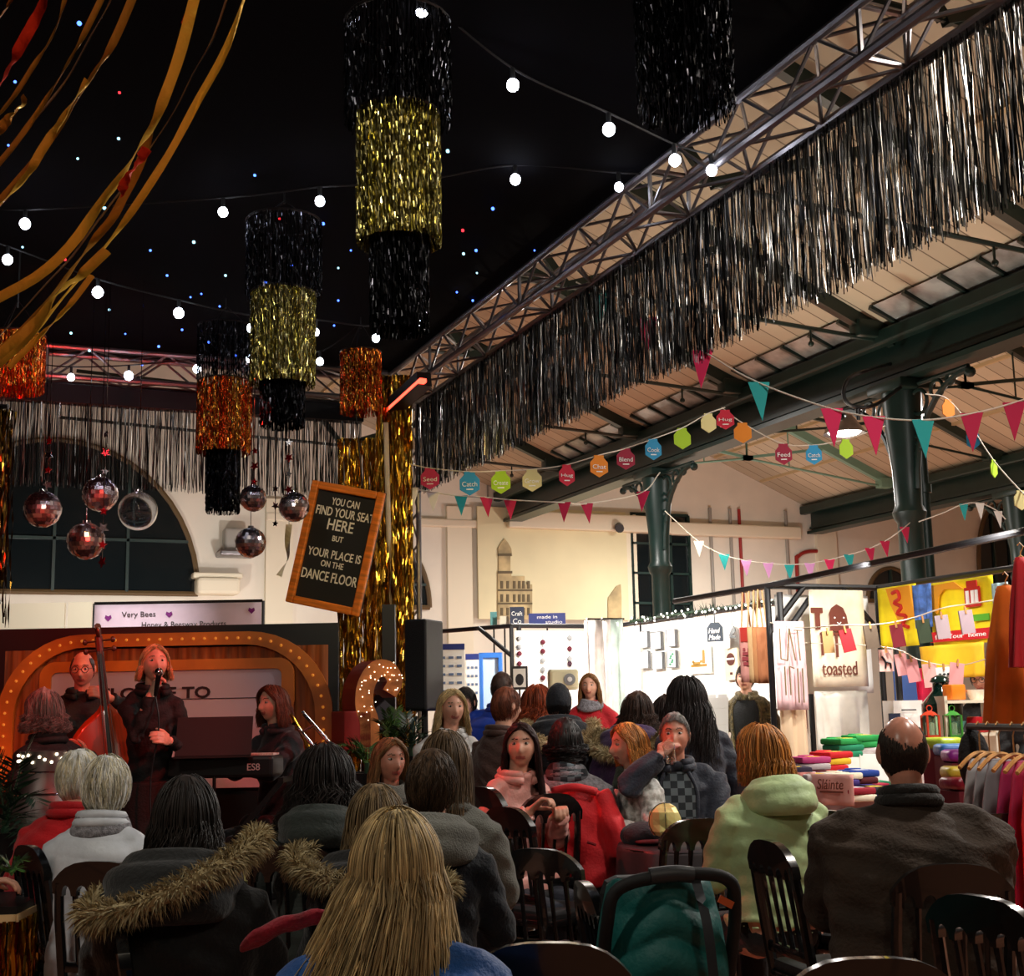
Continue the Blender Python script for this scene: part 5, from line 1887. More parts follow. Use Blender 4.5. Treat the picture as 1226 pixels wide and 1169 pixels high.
# musicians
SUITR = BLACKW
person('balding bassist in black shirt and glasses fingering the double bass neck', 99, 802, 8.9, 18, BLACKW, (60, 50, 46), seated=False, ground=.2, female=False, style='bald', glasses=True, trousers=DTROU, lhand=('w', 131, 836, 8.62), rhand=('w', 120, 905, 8.5), sw=.2, bulk=1.05, hpitch=-6, lpole=(-.8, -.1, -.4), vox=.006, skin=SKINR, lpalm=(.5, -.2, .0), hem=-.1, hyaw=-10)
person('singer in long black dress with pale hair holding a microphone to the mouth', 185, 795, 8.3, 26, BLACKW, (206, 160, 110), seated=False, ground=.2, style='bob', hairkw=dict(zend=.10, n=420, thick=.012), skirt=BLACKW, hem=-.35, rhand=(.05, .22, 1.44), rpole=(.35, -.1, -1), bulk=.86, lhand=(-.06, .24, 1.16), curl=.85, lcurl=.45, sw=.15, vox=.006, hpitch=6)
person('smiling keyboard player with chin-length brown hair in dark jacket', 326, 843, 8.9, -46, fabric('dark_suit', (40, 34, 38), .25, .8), (110, 60, 36), ground=.2, style='bob', hairkw=dict(zend=.15, n=420, thick=.03), rhand=(.10, .42, 1.0), lhand=(-.10, .44, 1.0), smile=1, trousers=DTROU, vox=.006, sw=.19, hyaw=6)
person('grey-haired person in dark clothes leaning at the left edge of the stage', 52, 852, 7.7, -120, BLACKW, (122, 112, 106), seated=False, ground=.0, facing=True, style='curly', hairkw=dict(zend=.12, n=320, thick=.03), trousers=DTROU, rhand=(.40, .18, 1.28), fwd=.1, sw=.17)
person('person at the left table mostly out of the picture, only one hand in view', -150, 975, 5.5, 100, BLACKW, (70, 50, 40), facing=False, style='short', trousers=DTROU, rhand=('w', -8, 1058, 5.35), lhand=('w', -40, 1066, 5.6))

# microphone at the singer's mouth
p = at(190, 809, 8.05)
q = at(186, 833, 8.08)
t = thing('microphone', 'microphone held at the singer\'s mouth', 'microphone', p)
mb = MB(); mb.tube([q, p], [.012, .017], 10); mb.build('grip', BLACKM, t, True)
mb = MB(); mb.ball(p + Vector((0, 0, .02)), .027, 12, 8); mb.build('grille', CHROME, t, True)
mb = MB(); mb.tube(curve_pts([q, q + Vector((.02, -.03, -.2)), q + Vector((-.02, -.02, -.6)), (q.x + .05, q.y - .1, .21)], 16), .005, 5); mb.build('cable', CABLE, t, True)

# double bass, leaning; neck head at (118,757), body before the bassist
a, b = at(117, 752, 8.6), at(148, 1068, 8.35)
ax = (a - b).normalized()
sx = ax.cross((CAM - b).normalized()).normalized() * -1
sx = (sx - ax * sx.dot(ax)).normalized()
if sx.dot(HR) < 0:
    sx = -sx
yy = ax.cross(sx)
L = (a - b).length
M = Matrix(((sx.x, -yy.x if False else yy.x, ax.x, b.x), (sx.y, yy.y, ax.y, b.y), (sx.z, yy.z, ax.z, b.z), (0, 0, 0, 1)))
fr = 1 if Vector((yy.x, yy.y, 0)).dot(HF) > 0 else -1          # which way local Y points; front is towards us
t = thing('double_bass', 'red-lit double bass standing between the bassist and the singer', 'double bass', M)
VARN = mat('bass_varnish', (176, 62, 24), .25, var=.18, scale=4, stretch=(1, 1, .2), coat=.5)
EBON = mat('ebony', (22, 17, 15), .3)
f = lambda y: -fr * y
prof = [(0, -.12), (.18, -.12), (.28, -.06), (.325, .05), (.315, .17), (.25, .27), (.20, .34), (.195, .42), (.225, .50), (.245, .58), (.225, .68), (.15, .75), (.06, .80), (.03, .83)]
sm = curve_pts([(x * 1.0, 0, z * 1.36 + .04) for x, z in prof], 44)
poly = [(p.x, p.z) for p in sm] + [(-p.x, p.z) for p in reversed(sm[1:])]
mb = MB()
n = len(poly)
rings = []
for yo, sc in ((-.105, .93), (-.09, .995), (-.07, 1.0), (.07, 1.0), (.09, .995), (.105, .93)):
    rings.append([(x * sc, yo, .5 + (z - .5) * sc) for x, z in poly])
vs = [p for r_ in rings for p in r_]
fs = []
for i in range(5):
    for j in range(n):
        j2 = (j + 1) % n
        fs.append((i * n + j, i * n + j2, (i + 1) * n + j2, (i + 1) * n + j))
for i0, s in ((0, -1), (5, 1)):
    vs.append((0, s * .135, .45))
    c0 = len(vs) - 1
    fs += [(i0 * n + j, i0 * n + (j + 1) % n, c0) for j in range(n)]
mb.add(vs, fs)
mb.build('bass_body', VARN, t, 'all', True, True)
mb = MB(); mb.tube([(0, f(.07), 1.1), (0, f(.08), L - .16)], [.03, .021], 8); mb.build('neck', mat('neck_dark', (70, 26, 14), .3), t, True, True)
mb = MB(); mb.bar((0, f(.155), .66), (0, f(.105), L - .18), .05, .018); mb.build('fingerboard', EBON, t, local=True)
mb = MB()
mb.tube([(0, f(.08), L - .18), (0, f(.06), L - .06)], .024, 8)
mb.tube([(0, f(.06) + .035 * math.sin(q), L - .03 + .035 * math.cos(q)) for q in [i * .5 for i in range(12)]], [.022 - .001 * i for i in range(12)], 7)
for zz in (L - .15, L - .09):
    mb.tube([(-.075, f(.07), zz), (.075, f(.07), zz)], .008, 6)
    for s in (-1, 1):
        mb.ball((s * .085, f(.07), zz), (.016, .008, .02), 8, 6)
mb.build('scroll', mat('neck_dark', (70, 26, 14)), t, True, True)
for i in range(4):
    mb = MB(); mb.tube([(-.03 + .02 * i, f(.15), .02), (-.045 + .03 * i, f(.225), .44), (-.015 + .01 * i, f(.125), L - .16)], .0022, 5); mb.build('string', CHROME, t, True, True)
mb = MB(); mb.prism([(-.08, .41), (-.07, .41), (-.04, .45), (.04, .45), (.07, .41), (.08, .41), (.05, .5), (-.05, .5)], f(.215) - .006, f(.215) + .006); mb.build('bridge', mat('bridge_maple', (190, 140, 80), .5), t, local=True)
mb = MB(); mb.bar((0, f(.15), -.1), (0, f(.17), .12), .06, .015); mb.build('tailpiece', EBON, t, local=True)
mb = MB(); mb.tube([(0, 0, -.12), (0, 0, -.12 - max(.02, (M.translation.z - .2 - .12) / max(.3, ax.z)))], .008, 6); mb.build('endpin', CHROME, t, True, True)

# keyboard on its stand, music stand in front of the screen
d = 8.35
k = d / F_PX
O = at(270, 918, d)
M = face(Vector((O.x, O.y, .2)), -4)
h = O.z - .2
t = thing('stage_keyboard', 'black stage keyboard on a stand in front of its player', 'keyboard', M)
W = 128 * k
mb = MB(); mb.box((0, 0, h), (W, .30, .13), bev=.02); mb.build('keyboard_body', BLACKM, t, local=True)
mb = MB()
for i in range(36):
    mb.box((-W * .46 + W * .92 * (i + .5) / 36, .06, h + .068), (W * .92 / 36 - .002, .15, .018))
o = mb.build('white_keys', mat('ivory', (235, 228, 214), .3), t, local=True); o['kind'] = 'stuff'
mb = MB(); text(mb, 'ES8', Matrix.Translation((42 * k, -.152, h)), 15 * k, 8 * k, .004); mb.build('lettering', mat('logo_white', (200, 200, 200), .4), t, local=True)
mb = MB()
for s in (-1, 1):
    mb.bar((s * .4, -.1, .0), (-s * .4, -.1, h - .07), .03, .03)
    mb.bar((s * .4, -.22, .015), (s * .4, .22, .015), .03, .03)
    mb.bar((s * .4, -.2, h - .08), (s * .4, .2, h - .08), .03, .03)
mb.build('keyboard_stand', BLACKM, t, local=True)
O = at(256, 882, 8.2)
M = face(Vector((O.x, O.y, .2)), 4)
h = O.z - .2
t = thing('music_stand', 'black music stand tilted back before the keyboard player', 'music stand', M)
mb = MB(); mb.box((0, .02, h), (.46, .012, .25), Matrix.Rotation(R(-22), 3, 'X')); mb.box((0, -.05, h - .122), (.46, .05, .012)); mb.build('desk', mat('stand_black', (7, 7, 8), .7), t, local=True)
mb = MB(); mb.tube([(0, .05, 0.1), (0, .05, h - .02)], .011, 8); mb.build('pole', BLACKM, t, True, True)
for a in (0, 120, 240):
    mb = MB(); mb.tube([(0, .05, .32), (.3 * math.cos(R(a)), .05 + .3 * math.sin(R(a)), .01)], .008, 6); mb.build('leg', BLACKM, t, True, True)

# trombone on its stand
a, b = at(362, 853, 8.6), at(418, 917, 8.2)
t = thing('trombone', 'trombone leaning on a stand right of the keyboard player', 'trombone', a)
v = (b - a).normalized()
sd = v.cross(Vector((0, 1, 0))).normalized() * .075
mb = MB(); mb.tube([a, b], .012, 8); mb.tube([a - sd * 1.2 + v * .1, b - sd * 1.2 - v * .02], .012, 8)
mb.tube([b, b + v * .05 - sd * .3, b + v * .05 - sd * .9, b - sd * 1.2], .012, 8)
for q in (.25, .62):
    mb.tube([a.lerp(b, q), a.lerp(b, q) - sd * 1.2], .009, 6)
mb.build('slide', mat('slide_nickel', (214, 205, 196), .2, 1), t, True)
mb = MB(); c0 = a - sd * 1.2 + v * .05
mb.tube([c0, c0 - v * .1 + Vector((.04, .05, .0)), c0 + Vector((.10, .10, -.1)), c0 + Vector((.16, .12, -.3)), c0 + Vector((.2, .13, -.42))], [.012, .013, .016, .03, .09], 14, False)
mb.build('bell', mat('brass', (206, 160, 60), .22, 1), t, True)
mb = MB(); pc = a.lerp(b, .7)
mb.tube([pc, (pc.x, pc.y, .2)], .01, 6)
for q in (0, 120, 240):
    mb.tube([(pc.x, pc.y, .45), (pc.x + .2 * math.cos(R(q)), pc.y + .2 * math.sin(R(q)), .205)], .008, 6)
mb.build('stand', BLACKM, t, True)

# big red and orange marquee prop shaped like a curled ribbon, lined with little lights
d = 10.0
k = d / F_PX
O = at(436, 895, d)
t = thing('marquee_prop', 'large red curled marquee prop with tiny lights at the foot of the gold foil', 'prop', face(O, 24))
X = lambda px: (px - 436) * k
Z = lambda py: (895 - py) * k
cl = curve_pts([(X(434), 0, Z(898)), (X(434), 0, Z(866)), (X(428), 0, Z(846)), (X(430), 0, Z(822)), (X(442), 0, Z(804)), (X(458), 0, Z(804)), (X(466), 0, Z(818)), (X(459), 0, Z(832))], 34)
wid = [11 * k * (1.1 - .25 * i / 33) for i in range(34)]
vs, fs = [], []
for i, p in enumerate(cl):
    tg = (cl[min(33, i + 1)] - cl[max(0, i - 1)]).normalized()
    nn = Vector((tg.z, 0, -tg.x))
    for y in (-.17, .17):
        for s in (-1, 1):
            vs.append(p + nn * wid[i] * s + Vector((0, y, 0)))
fa, fb = [], []
for i in range(33):
    a = 4 * i; b = a + 4
    fb.append((a, a + 1, b + 1, b)); fs += [(a + 1, a + 3, b + 3, b + 1), (a + 3, a + 2, b + 2, b + 3), (a + 2, a, b, b + 2)]
fs += [(0, 2, 3, 1), (132, 133, 135, 134)]
mb = MB(); mb.add(vs, fs); mb.cur = 1; mb.add(vs, fb)
mb.build('curl', [mat('prop_red', (150, 26, 18), .5), mat('prop_face', (206, 120, 60), .55, var=.2, scale=6)], t, False, True, True)
mb = MB(); mb.box((X(420), .0, Z(876)), (34 * k, .34, 48 * k), bev=.01); mb.build('base_block', mat('prop_red', (150, 26, 18)), t, local=True)
mb = MB(); mb.bar((X(444), .0, Z(846)), (X(478), .06, Z(872)), .05, .2); mb.build('cross_bar', mat('prop_dark', (52, 44, 50), .6), t, local=True)
mb = MB()
TWK = mat('twinkle', (255, 236, 200), emit=5)
rs = random.Random(3)
for i in range(46):
    p = cl[rs.randrange(4, 32)]
    mb.ball((p.x + rs.uniform(-.07, .09), -.19 + rs.uniform(-.02, .02), p.z + rs.uniform(-.05, .05)), .0042, 5, 4)
o = mb.build('fairy_lights', TWK, t, True, True); o['kind'] = 'stuff'

# plants
LEAF = mat('leaf_green', (52, 96, 40), .45, island=[(36, 70, 30), (88, 132, 56), (28, 56, 30)])
LEAFD = mat('leaf_dark', (24, 50, 34), .35, island=[(18, 40, 28), (46, 76, 52), (16, 34, 26)])
def frond(mb, a, b, droop, nl, lw, ll, seed):
    rs = random.Random(seed)
    a, b = Vector(a), Vector(b)
    P = [a.lerp(b, i / 14) + Vector((0, 0, droop * 4 * (i / 14) * (1 - i / 14))) for i in range(15)]
    mb.tube(P, [.005 * (1 - i / 18) for i in range(15)], 4)
    for i in range(nl):
        s = .12 + .88 * (i + .5) / nl
        j = min(13, int(s * 14))
        p = P[j].lerp(P[j + 1], s * 14 - j)
        t = (P[j + 1] - P[j]).normalized()
        for sg in (-1, 1):
            side = t.cross(Vector((0, 0, 1))).normalized() * sg
            dr = (t * .75 + side * .8 + Vector((0, 0, rs.uniform(-.35, .1)))).normalized()
            l = ll * (1 - .6 * abs(s - .45)) * rs.uniform(.8, 1.1)
            wd = t * lw
            q = p + dr * l
            mb.add([p, p + dr * l * .5 + wd, q, p + dr * l * .5 - wd], [(0, 1, 2, 3)])
def fern(name, label, px, py, d, fronds, m, pot=True, ground=0.0, ll=.10):
    c = at(px, py, d)
    t = thing(name, label, 'plant', (c.x, c.y, ground))
    for j, (ex, ey, dd, dr) in enumerate(fronds):
        mb = MB()
        frond(mb, c, at(ex, ey, dd), dr, 16, .008, ll, j)
        mb.build('frond', m, t)
    if pot:
        mb = MB()
        hh = c.z - ground
        mb.lathe([(.10, 0), (.15, hh * .9), (.16, hh * .98), (.13, hh * .98), (.12, hh * .9)], (c.x, c.y, ground), 18)
        mb.build('pot', BLACKM, t, True)
        mb = MB()
        mb.tube([c - Vector((0, 0, .1)), c + Vector((0, 0, .03))], .02, 6)
        mb.build('stem', LEAFD, t, True)
fern('potted_fern', 'bright green bushy plant beneath the curled marquee prop', 470, 890, 9.2, [(452, 862, 9.1, .04), (462, 852, 9.2, .03), (474, 850, 9.2, .02), (486, 856, 9.3, .03), (494, 868, 9.2, .05), (458, 880, 9.0, .05), (480, 870, 9.0, .03), (468, 864, 9.3, .03)], LEAF)
fern('dark_palm', 'dark glossy plant at the foot of the loudspeaker pole', 492, 900, 8.9, [(476, 872, 8.8, .05), (500, 862, 8.9, .04), (508, 880, 8.8, .05), (486, 856, 9.0, .04), (504, 900, 8.7, .06)], LEAFD)
fern('palm_frond_plant', 'striped green frond plant left of the long-haired audience member facing us', 440, 920, 7.8, [(404, 892, 7.7, .05), (412, 904, 7.7, .06), (440, 896, 7.9, .04), (424, 888, 7.8, .04)], LEAF, ll=.13)
fern('palm_plant', 'green palm fronds at far left beside the galvanised tub', 6, 990, 6.4, [(38, 884, 6.5, .03), (20, 912, 6.3, .05), (-8, 900, 6.4, .05), (44, 960, 6.3, .08), (30, 1012, 6.1, .06), (-10, 940, 6.2, .08), (34, 990, 6.2, .06)], LEAFD, ll=.15)
fern('leafy_plant', 'light green sprig on the table at the left edge', 14, 1048, 5.2, [(26, 1030, 5.2, .02), (4, 1030, 5.2, .02), (20, 1042, 5.1, .02), (0, 1046, 5.2, .02)], LEAF, False, .76, .06)

# galvanised tub wound with fairy lights
c = at(50, 955, 6.9)
t = thing('metal_tub', 'grey bell-shaped metal tub wound with fairy lights and a pale tag', 'tub', (c.x, c.y, 0))
mb = MB()
h = c.z
mb.lathe([(.24, 0), (.235, h - .22), (.20, h - .1), (.14, h + .04), (.115, h + .15), (.115, h + .235), (.10, h + .235), (.10, h + .15)], (c.x, c.y, 0), 28)
mb.build('tub_body', mat('galvanised', (92, 88, 86), .45, .8, var=.2, scale=9), t, True)
mb = MB()
for z, r in ((h + .13, .118), (h + .02, .15)):
    mb.ring((c.x, c.y, z), r, .006, 26, 5)
mb.build('band', CHROME, t, True)
mb = MB()
for i in range(26):
    a = i * .5
    mb.ball((c.x + math.cos(a) * .122, c.y + math.sin(a) * .122, h + .2 + .02 * math.sin(i * 1.7)), .008, 6, 4)
o = mb.build('fairy_lights', TWK, t, True); o['kind'] = 'stuff'
mb = MB(face(c + Vector((.10, -.09, .10)), -15)); mb.box((0, 0, 0), (.06, .006, .11)); mb.build('paper_tag', TRIMW, t)

# loudspeaker on its pole, right of the gold foil
c = at(508, 797, 9.6)
M = face(Vector((c.x, c.y, 0)), -20)
t = thing('loudspeaker', 'tall black loudspeaker on a pole right of the gold foil', 'loudspeaker', M)
k = 9.6 / F_PX
mb = MB(); mb.box((0, 0, c.z), (28 * k, .32, 108 * k), bev=.015); mb.build('cabinet', BLACKM, t, local=True)
mb = MB(); mb.box((0, -.162, c.z), (25 * k, .006, 100 * k)); mb.build('grille', mat('grille_cloth', (24, 24, 27), .8, bump=.5, bscale=200), t, local=True)
mb = MB(); mb.tube([(0, 0, .3), (0, 0, c.z - 54 * k)], .025, 8); mb.build('pole', BLACKM, t, True, True)
for a in (30, 150, 270):
    mb = MB(); mb.tube([(0, 0, .6), (.45 * math.cos(R(a)), .45 * math.sin(R(a)), .015)], .014, 6); mb.build('leg', BLACKM, t, True, True)
c2 = at(466, 800, 10.6)
mb = MB(); mb.box((c2.x, c2.y, c2.z / 2 + .25), (.10, .10, c2.z + .5), YAW * -1)
tag(mb.build('speaker_column', BLACKM), 'slim black upright column standing within the gold foil', 'column')
# ================================================================== tables, pram and things on them
TCL = mat('tablecloth_black', (52, 52, 56), .5, bump=.1, bscale=20)
def round_table(px, py, d, r, label, skirt=None):
    c = at(px, py, d)
    h = c.z
    t = thing('round_table', label, 'table', (c.x, c.y, 0))
    mb = MB()
    mb.lathe([(r, 0), (r, .03)], (0, 0, h - .035), 40)
    mb.build('tabletop', BLACKM, t, True, True)
    mb = MB()
    mb.lathe([(.22, 0), (.2, .03), (.04, .06), (.035, h - .04)], (0, 0, 0), 16)
    mb.build('pedestal', BLACKM, t, True, True)
    c2 = MB()
    n = 96
    vs, fs = [(c.x, c.y, h + .004)], []
    prof = [(.5, h + .004, 0), (.985, h + .004, 0), (1.012, h - .02, .01), (1.03, h - .2, .05), (1.05, h - .45, .08), (1.06, .12, .10)]
    for q, z, w in prof:
        for k in range(n):
            a = 2 * math.pi * k / n
            rr = r * (q + w * (math.sin(a * 9) * .7 + math.sin(a * 14 + 1) * .4))
            vs.append((c.x + math.cos(a) * rr, c.y + math.sin(a) * rr, z))
    for k in range(n):
        fs.append((0, 1 + k, 1 + (k + 1) % n))
        for j in range(len(prof) - 1):
            a, b = 1 + j * n + k, 1 + j * n + (k + 1) % n
            fs.append((a, a + n, b + n, b))
    c2.add(vs, fs)
    o = c2.build('tablecloth', skirt or TCL, None, 'all', False, True)
    tag(o, label.replace('table', 'tablecloth over the table', 1) if False else 'cloth draped over the ' + label, 'tablecloth')
    return c, h
GOLDB = mat('crumpled_gold', (255, 240, 160), .35, .35)
def gold_ball(p, r, label):
    t = thing('gold_lantern', label, 'centrepiece', p, 'gold table centrepieces')
    mb = MB()
    mb.ball((0, 0, r * .98), r, 13, 9)
    vs = [Vector(v) for v in mb.v]
    mb.v = [tuple(Vector((v.x, v.y, v.z - r)) * (1 + .22 * noise.noise(v * 19)) + Vector((0, 0, r))) for v in vs]
    mb.build('foil_ball', GOLDB, t, False, True)
    mb = MB()
    for k in range(2):
        mb.tube([(r * 1.06 * math.cos(a) * math.cos(k * 1.1), r * 1.06 * math.cos(a) * math.sin(k * 1.1), r * (1 + 1.02 * math.sin(a))) for a in [math.pi * 2 * i / 20 for i in range(21)]], .0022, 4)
    mb.build('wire', BLACKM, t, True, True)
    return t
c, h = round_table(838, 1010, 6.8, .42, 'small round black table before the drinking man')
gold_ball(at(797, 1004, 6.62), .085, 'crumpled gold foil ball on the round table before the drinking man')
p = at(770, 992, 6.85)
t = thing('flat_cap', 'dark flat cap lying on the black table beside the gold ball', 'cap', (p.x, p.y, h + .006))
mb = MB(); mb.ball((0, 0, .035), (.12, .13, .07), 18, 10); mb.build('crown', NAVYD, t, 'all', True)
mb = MB(); mb.ball((-.02, -.12, .015), (.09, .07, .012), 14, 6); mb.build('peak', mat('cap_peak', (90, 20, 30), .8), t, 'all', True)
p = at(838, 981, 6.95)
t = thing('bread_roll', 'long pale bread roll on paper beyond the gold ball', 'bread', (p.x, p.y, h + .008))
mb = MB(face(Vector((0, 0, 0)), 0))
mb.tube([(-.17, 0, .035), (-.15, 0, .037), (0, 0, .042), (.15, 0, .037), (.17, 0, .035)], [.012, .03, .036, .03, .012], 12)
mb.build('roll', mat('bread_crust', (222, 184, 122), .7, var=.15, scale=12), t, 'all', True)
mb = MB(face(Vector((0, 0, 0)), 0)); mb.box((0, 0, .0015), (.4, .16, .003)); mb.build('paper', TRIMW, t, local=True)
# table in front of the left audience, with a gold ball, and the gold-fringed one at the edge
c, h = round_table(300, 1062, 5.6, .36, 'black table hidden among the left audience')
gold_ball(Vector((at(314, 1045, 5.5).x, at(314, 1045, 5.5).y, h + .006)), .085, 'gold foil ball glowing between the fur-hooded parka and a black chair')
p = at(-20, 1076, 5.6)
t = thing('fringed_table', 'low table at the left edge skirted with gold foil fringe', 'table', face(Vector((p.x, p.y, 0)), 4))
mb = MB(); mb.box((0, 0, p.z - .02), (.42, .5, .03)); mb.build('tabletop', BLACKM, t, local=True)
mb = MB(); mb.box((0, -.255, p.z - .05), (.42, .012, .03)); mb.box((.212, 0, p.z - .05), (.012, .5, .03)); mb.build('edge_trim', mat('edge_pale', (226, 190, 140), .5), t, local=True)
for sx in (-1, 1):
    for sy in (-1, 1):
        mb = MB(); mb.box((sx * .18, sy * .22, (p.z - .04) / 2), (.03, .03, p.z - .04)); mb.build('leg', BLACKM, t, local=True)
rs = random.Random(2)
mb = MB()
for i in range(120):
    x, y = (-.21 + .42 * rs.random(), -.265) if i < 70 else (.222, -.25 + .5 * rs.random())
    L = .36 * rs.uniform(.85, 1)
    a0 = rs.uniform(0, 6)
    mb.ribbon([(x + rs.uniform(-.004, .004), y - .006 * math.sin(k), p.z - .06 - L * k / 7) for k in range(8)], .016, a0, a0 + rs.uniform(-3, 3))
o = mb.build('foil_fringe', GOLDF, t, False, True); o['kind'] = 'stuff'

# red coat over a chair back in the middle
p = at(688, 944, 7.2)
M = face(Vector((p.x, p.y, 0)), -4)
zt = p.z
t = thing('red_coat', 'bright red coat hung over the chair of the grey-topped sitter', 'coat', M)
c2 = MB()
k = 7.2 / F_PX
c2.loft([((0, .02, zt - 112 * k), 50 * k, .13), ((.0, .02, zt - 90 * k), 48 * k, .12), ((0, 0, zt - 45 * k), 42 * k, .095), ((0, 0, zt - 12 * k), 34 * k, .07), ((0, 0, zt), 27 * k, .04)], 26)
c2.tube([(28 * k, 0, zt - 8 * k), (44 * k, -.03, zt - 40 * k), (52 * k, -.03, zt - 78 * k)], [.06, .075, .07], 12)
c2.tube([(-28 * k, 0, zt - 8 * k), (-38 * k, -.05, zt - 30 * k), (-44 * k, -.06, zt - 66 * k)], [.05, .07, .06], 12)
me = remesh(c2, .011, 4)
for v in me.vertices:
    v.co += v.normal * (.008 * math.sin(v.co.x * 34 + 2 * math.sin(v.co.z * 8)) + .004 * math.sin(v.co.z * 40 + v.co.x * 20))
REDCOAT = fabric('red_coat', (206, 16, 28), .2, .7)
link_mesh(me, 'coat_body', REDCOAT, t)
mb = MB(); mb.tube(curve_pts([(-26 * k, -.06, zt - 2 * k), (0, -.085, zt + 2 * k), (26 * k, -.06, zt - 4 * k)], 12), .022, 8); mb.build('coat_collar', REDCOAT, t, 'all', True)
mb = MB(); mb.tube([(14 * k, -.14, zt - 60 * k), (24 * k, -.15, zt - 63 * k)], .008, 6); mb.build('pocket_edge', mat('red_seam', (130, 8, 18), .8), t, True, True)

# glass at the drinking man's lips
p = at(802, 903, 7.14)
t = thing('drinking_glass', 'glass raised to the lips of the grey-haired man', 'glass', p)
mb = MB(Matrix.Translation((0, 0, 0)) @ (Matrix.Rotation(YAW * -1, 4, 'Z') @ Matrix.Rotation(R(-50), 4, 'X')))
mb.lathe([(.026, -.06), (.033, .06), (.030, .06), (.023, -.052)], n=18)
mb.build('tumbler', mat('clear_glass', (240, 244, 245), .03, trans=1), t, True, True)

# pram with a teal hood
d = 4.0
k = d / F_PX
p = at(802, 1048, d)
M = face(Vector((p.x, p.y, 0)), 6)
hz = p.z
t = thing('pram', 'pram with gathered teal hood and black padded handle, seen from behind', 'pram', M)
TEAL = mat('teal_fabric', (6, 96, 92), .6, bump=.2, bscale=50)
mb = MB()
hw = 78 * k
mb.tube(curve_pts([(-hw, .12, hz - .34), (-hw, 0, hz - .14), (-hw * .82, -.03, hz - .03), (0, -.05, hz + .005), (hw * .82, -.03, hz - .01), (hw, 0, hz - .10), (hw * .98, .12, hz - .36)], 40), .020, 10)
mb.build('handle', mat('handle_foam', (20, 20, 21), .7), t, True, True)
mb = MB(); mb.tube(curve_pts([(-hw * .36, -.05, hz + .004), (0, -.052, hz + .010), (hw * .3, -.05, hz + .004)], 10), .0245, 10); mb.build('handle_grip', mat('grip_grey', (52, 52, 54), .5), t, True, True)
nu, nv = 40, 42                                                       # gathered hood: a half barrel with deep folds
vs, fs = [], []
for j in range(nv + 1):
    v = j / nv
    z = hz - .05 - v * .40
    for i in range(nu + 1):
        a = math.pi * i / nu
        w = hw * (.80 + .22 * math.sin(min(1, v * 1.4) * math.pi / 2))
        fold = .034 * abs(math.sin(v * 13 + .9 * math.sin(a) + .25 * math.sin(a * 5))) ** .7 * (1 - .35 * v)
        vs.append((-math.cos(a) * w, .22 - math.sin(a) ** .7 * (.20 + .10 * math.sin(v * 2.2)) - fold * math.sin(a), z + .055 * math.sin(a) * (1 - v) + .012 * math.sin(a * 5 + v * 3)))
for j in range(nv):
    for i in range(nu):
        q = j * (nu + 1) + i
        fs.append((q, q + nu + 1, q + nu + 2, q + 1))
n0 = len(vs)
vs.append((0, .2, hz - .05))
fs += [(i, i + 1, n0) for i in range(nu)]
mb = MB(); mb.add(vs, fs); mb.build('hood', TEAL, t, 'all', True)
mb = MB(); mb.box((0, .26, hz - .28), (hw * 1.7, .16, .5), bev=.05); mb.build('carrycot', mat('pram_black', (16, 16, 18), .7), t, local=True)
mb = MB(); mb.box((-.01, -.155, hz - .50), (hw * 1.0, .05, .20), bev=.06); mb.build('rear_pocket', mat('pram_dark', (34, 30, 26), .8), t, local=True)
mb = MB(); mb.ribbon(curve_pts([(hw * .33, -.06, hz - .01), (hw * .34, -.17, hz - .12), (hw * .42, -.17, hz - .3), (hw * .55, -.15, hz - .52)], 14), .028, 0, .4); mb.build('strap', mat('strap_grey', (44, 46, 50), .8), t, 'all', True)
mb = MB(); mb.box((hw * .78, -.06, hz - .075), (.045, .01, .022), Matrix.Rotation(R(28), 3, 'Y')); mb.build('badge', mat('badge_orange', (206, 90, 40), .5), t, local=True)
for sx in (-1, 1):
    mb = MB(); mb.tube([(sx * hw, .12, hz - .34), (sx * hw * .9, .5, .12)], .014, 8); mb.build('frame_tube', BLACKM, t, True, True)
    for y, r in ((.0, .13), (.55, .11)):
        mb = MB(); mb.ring((sx * hw * .9, y, r + .015), r, .022, 24, 8, 'X'); mb.tube([(sx * hw * .85, y, r + .01), (sx * hw * .95, y, r + .01)], .02, 8)
        for q in range(5):
            mb.tube([(sx * hw * .9, y, r + .01), (sx * hw * .9, y + r * math.cos(q * 1.257), r + .01 + r * math.sin(q * 1.257))], .006, 5)
        mb.build('wheel', BLACKM, t, True, True)
mb = MB(); mb.tube([(-hw * .9, 0, .14), (hw * .9, 0, .14)], .012, 8); mb.tube([(-hw * .9, .55, .12), (hw * .9, .55, .12)], .012, 8); mb.tube([(0, .3, .14), (0, .3, hz - .5)], .015, 8); mb.build('axle', BLACKM, t, True, True)
# red garment slung at the blonde's left side, over a chair corner
p = at(322, 1122, 3.35)
t = thing('red_scarf', 'crumpled red and pink scarf draped left of the long blonde hair', 'scarf', face(p, -20))
mb = MB()
mb.tube(curve_pts([(-.075, 0, -.04), (-.045, -.01, -.012), (.0, 0, .012), (.05, .01, .032), (.10, .03, .045), (.14, .05, .05)], 18), [x * .62 for x in (.012, .026, .036, .042, .046, .05, .052, .055, .055, .056, .056, .056, .056, .056, .055, .05, .045, .04)], 12, True, .55)
mb.v = [tuple(Vector(v) + Vector((0, 0, .005 * math.sin(v[0] * 60) * math.sin(v[1] * 70 + 1)))) for v in mb.v]
mb.build('scarf_roll', fabric('scarf_red', (140, 20, 38), .4, .8, var=.3, scale=14), t, 'all', True)
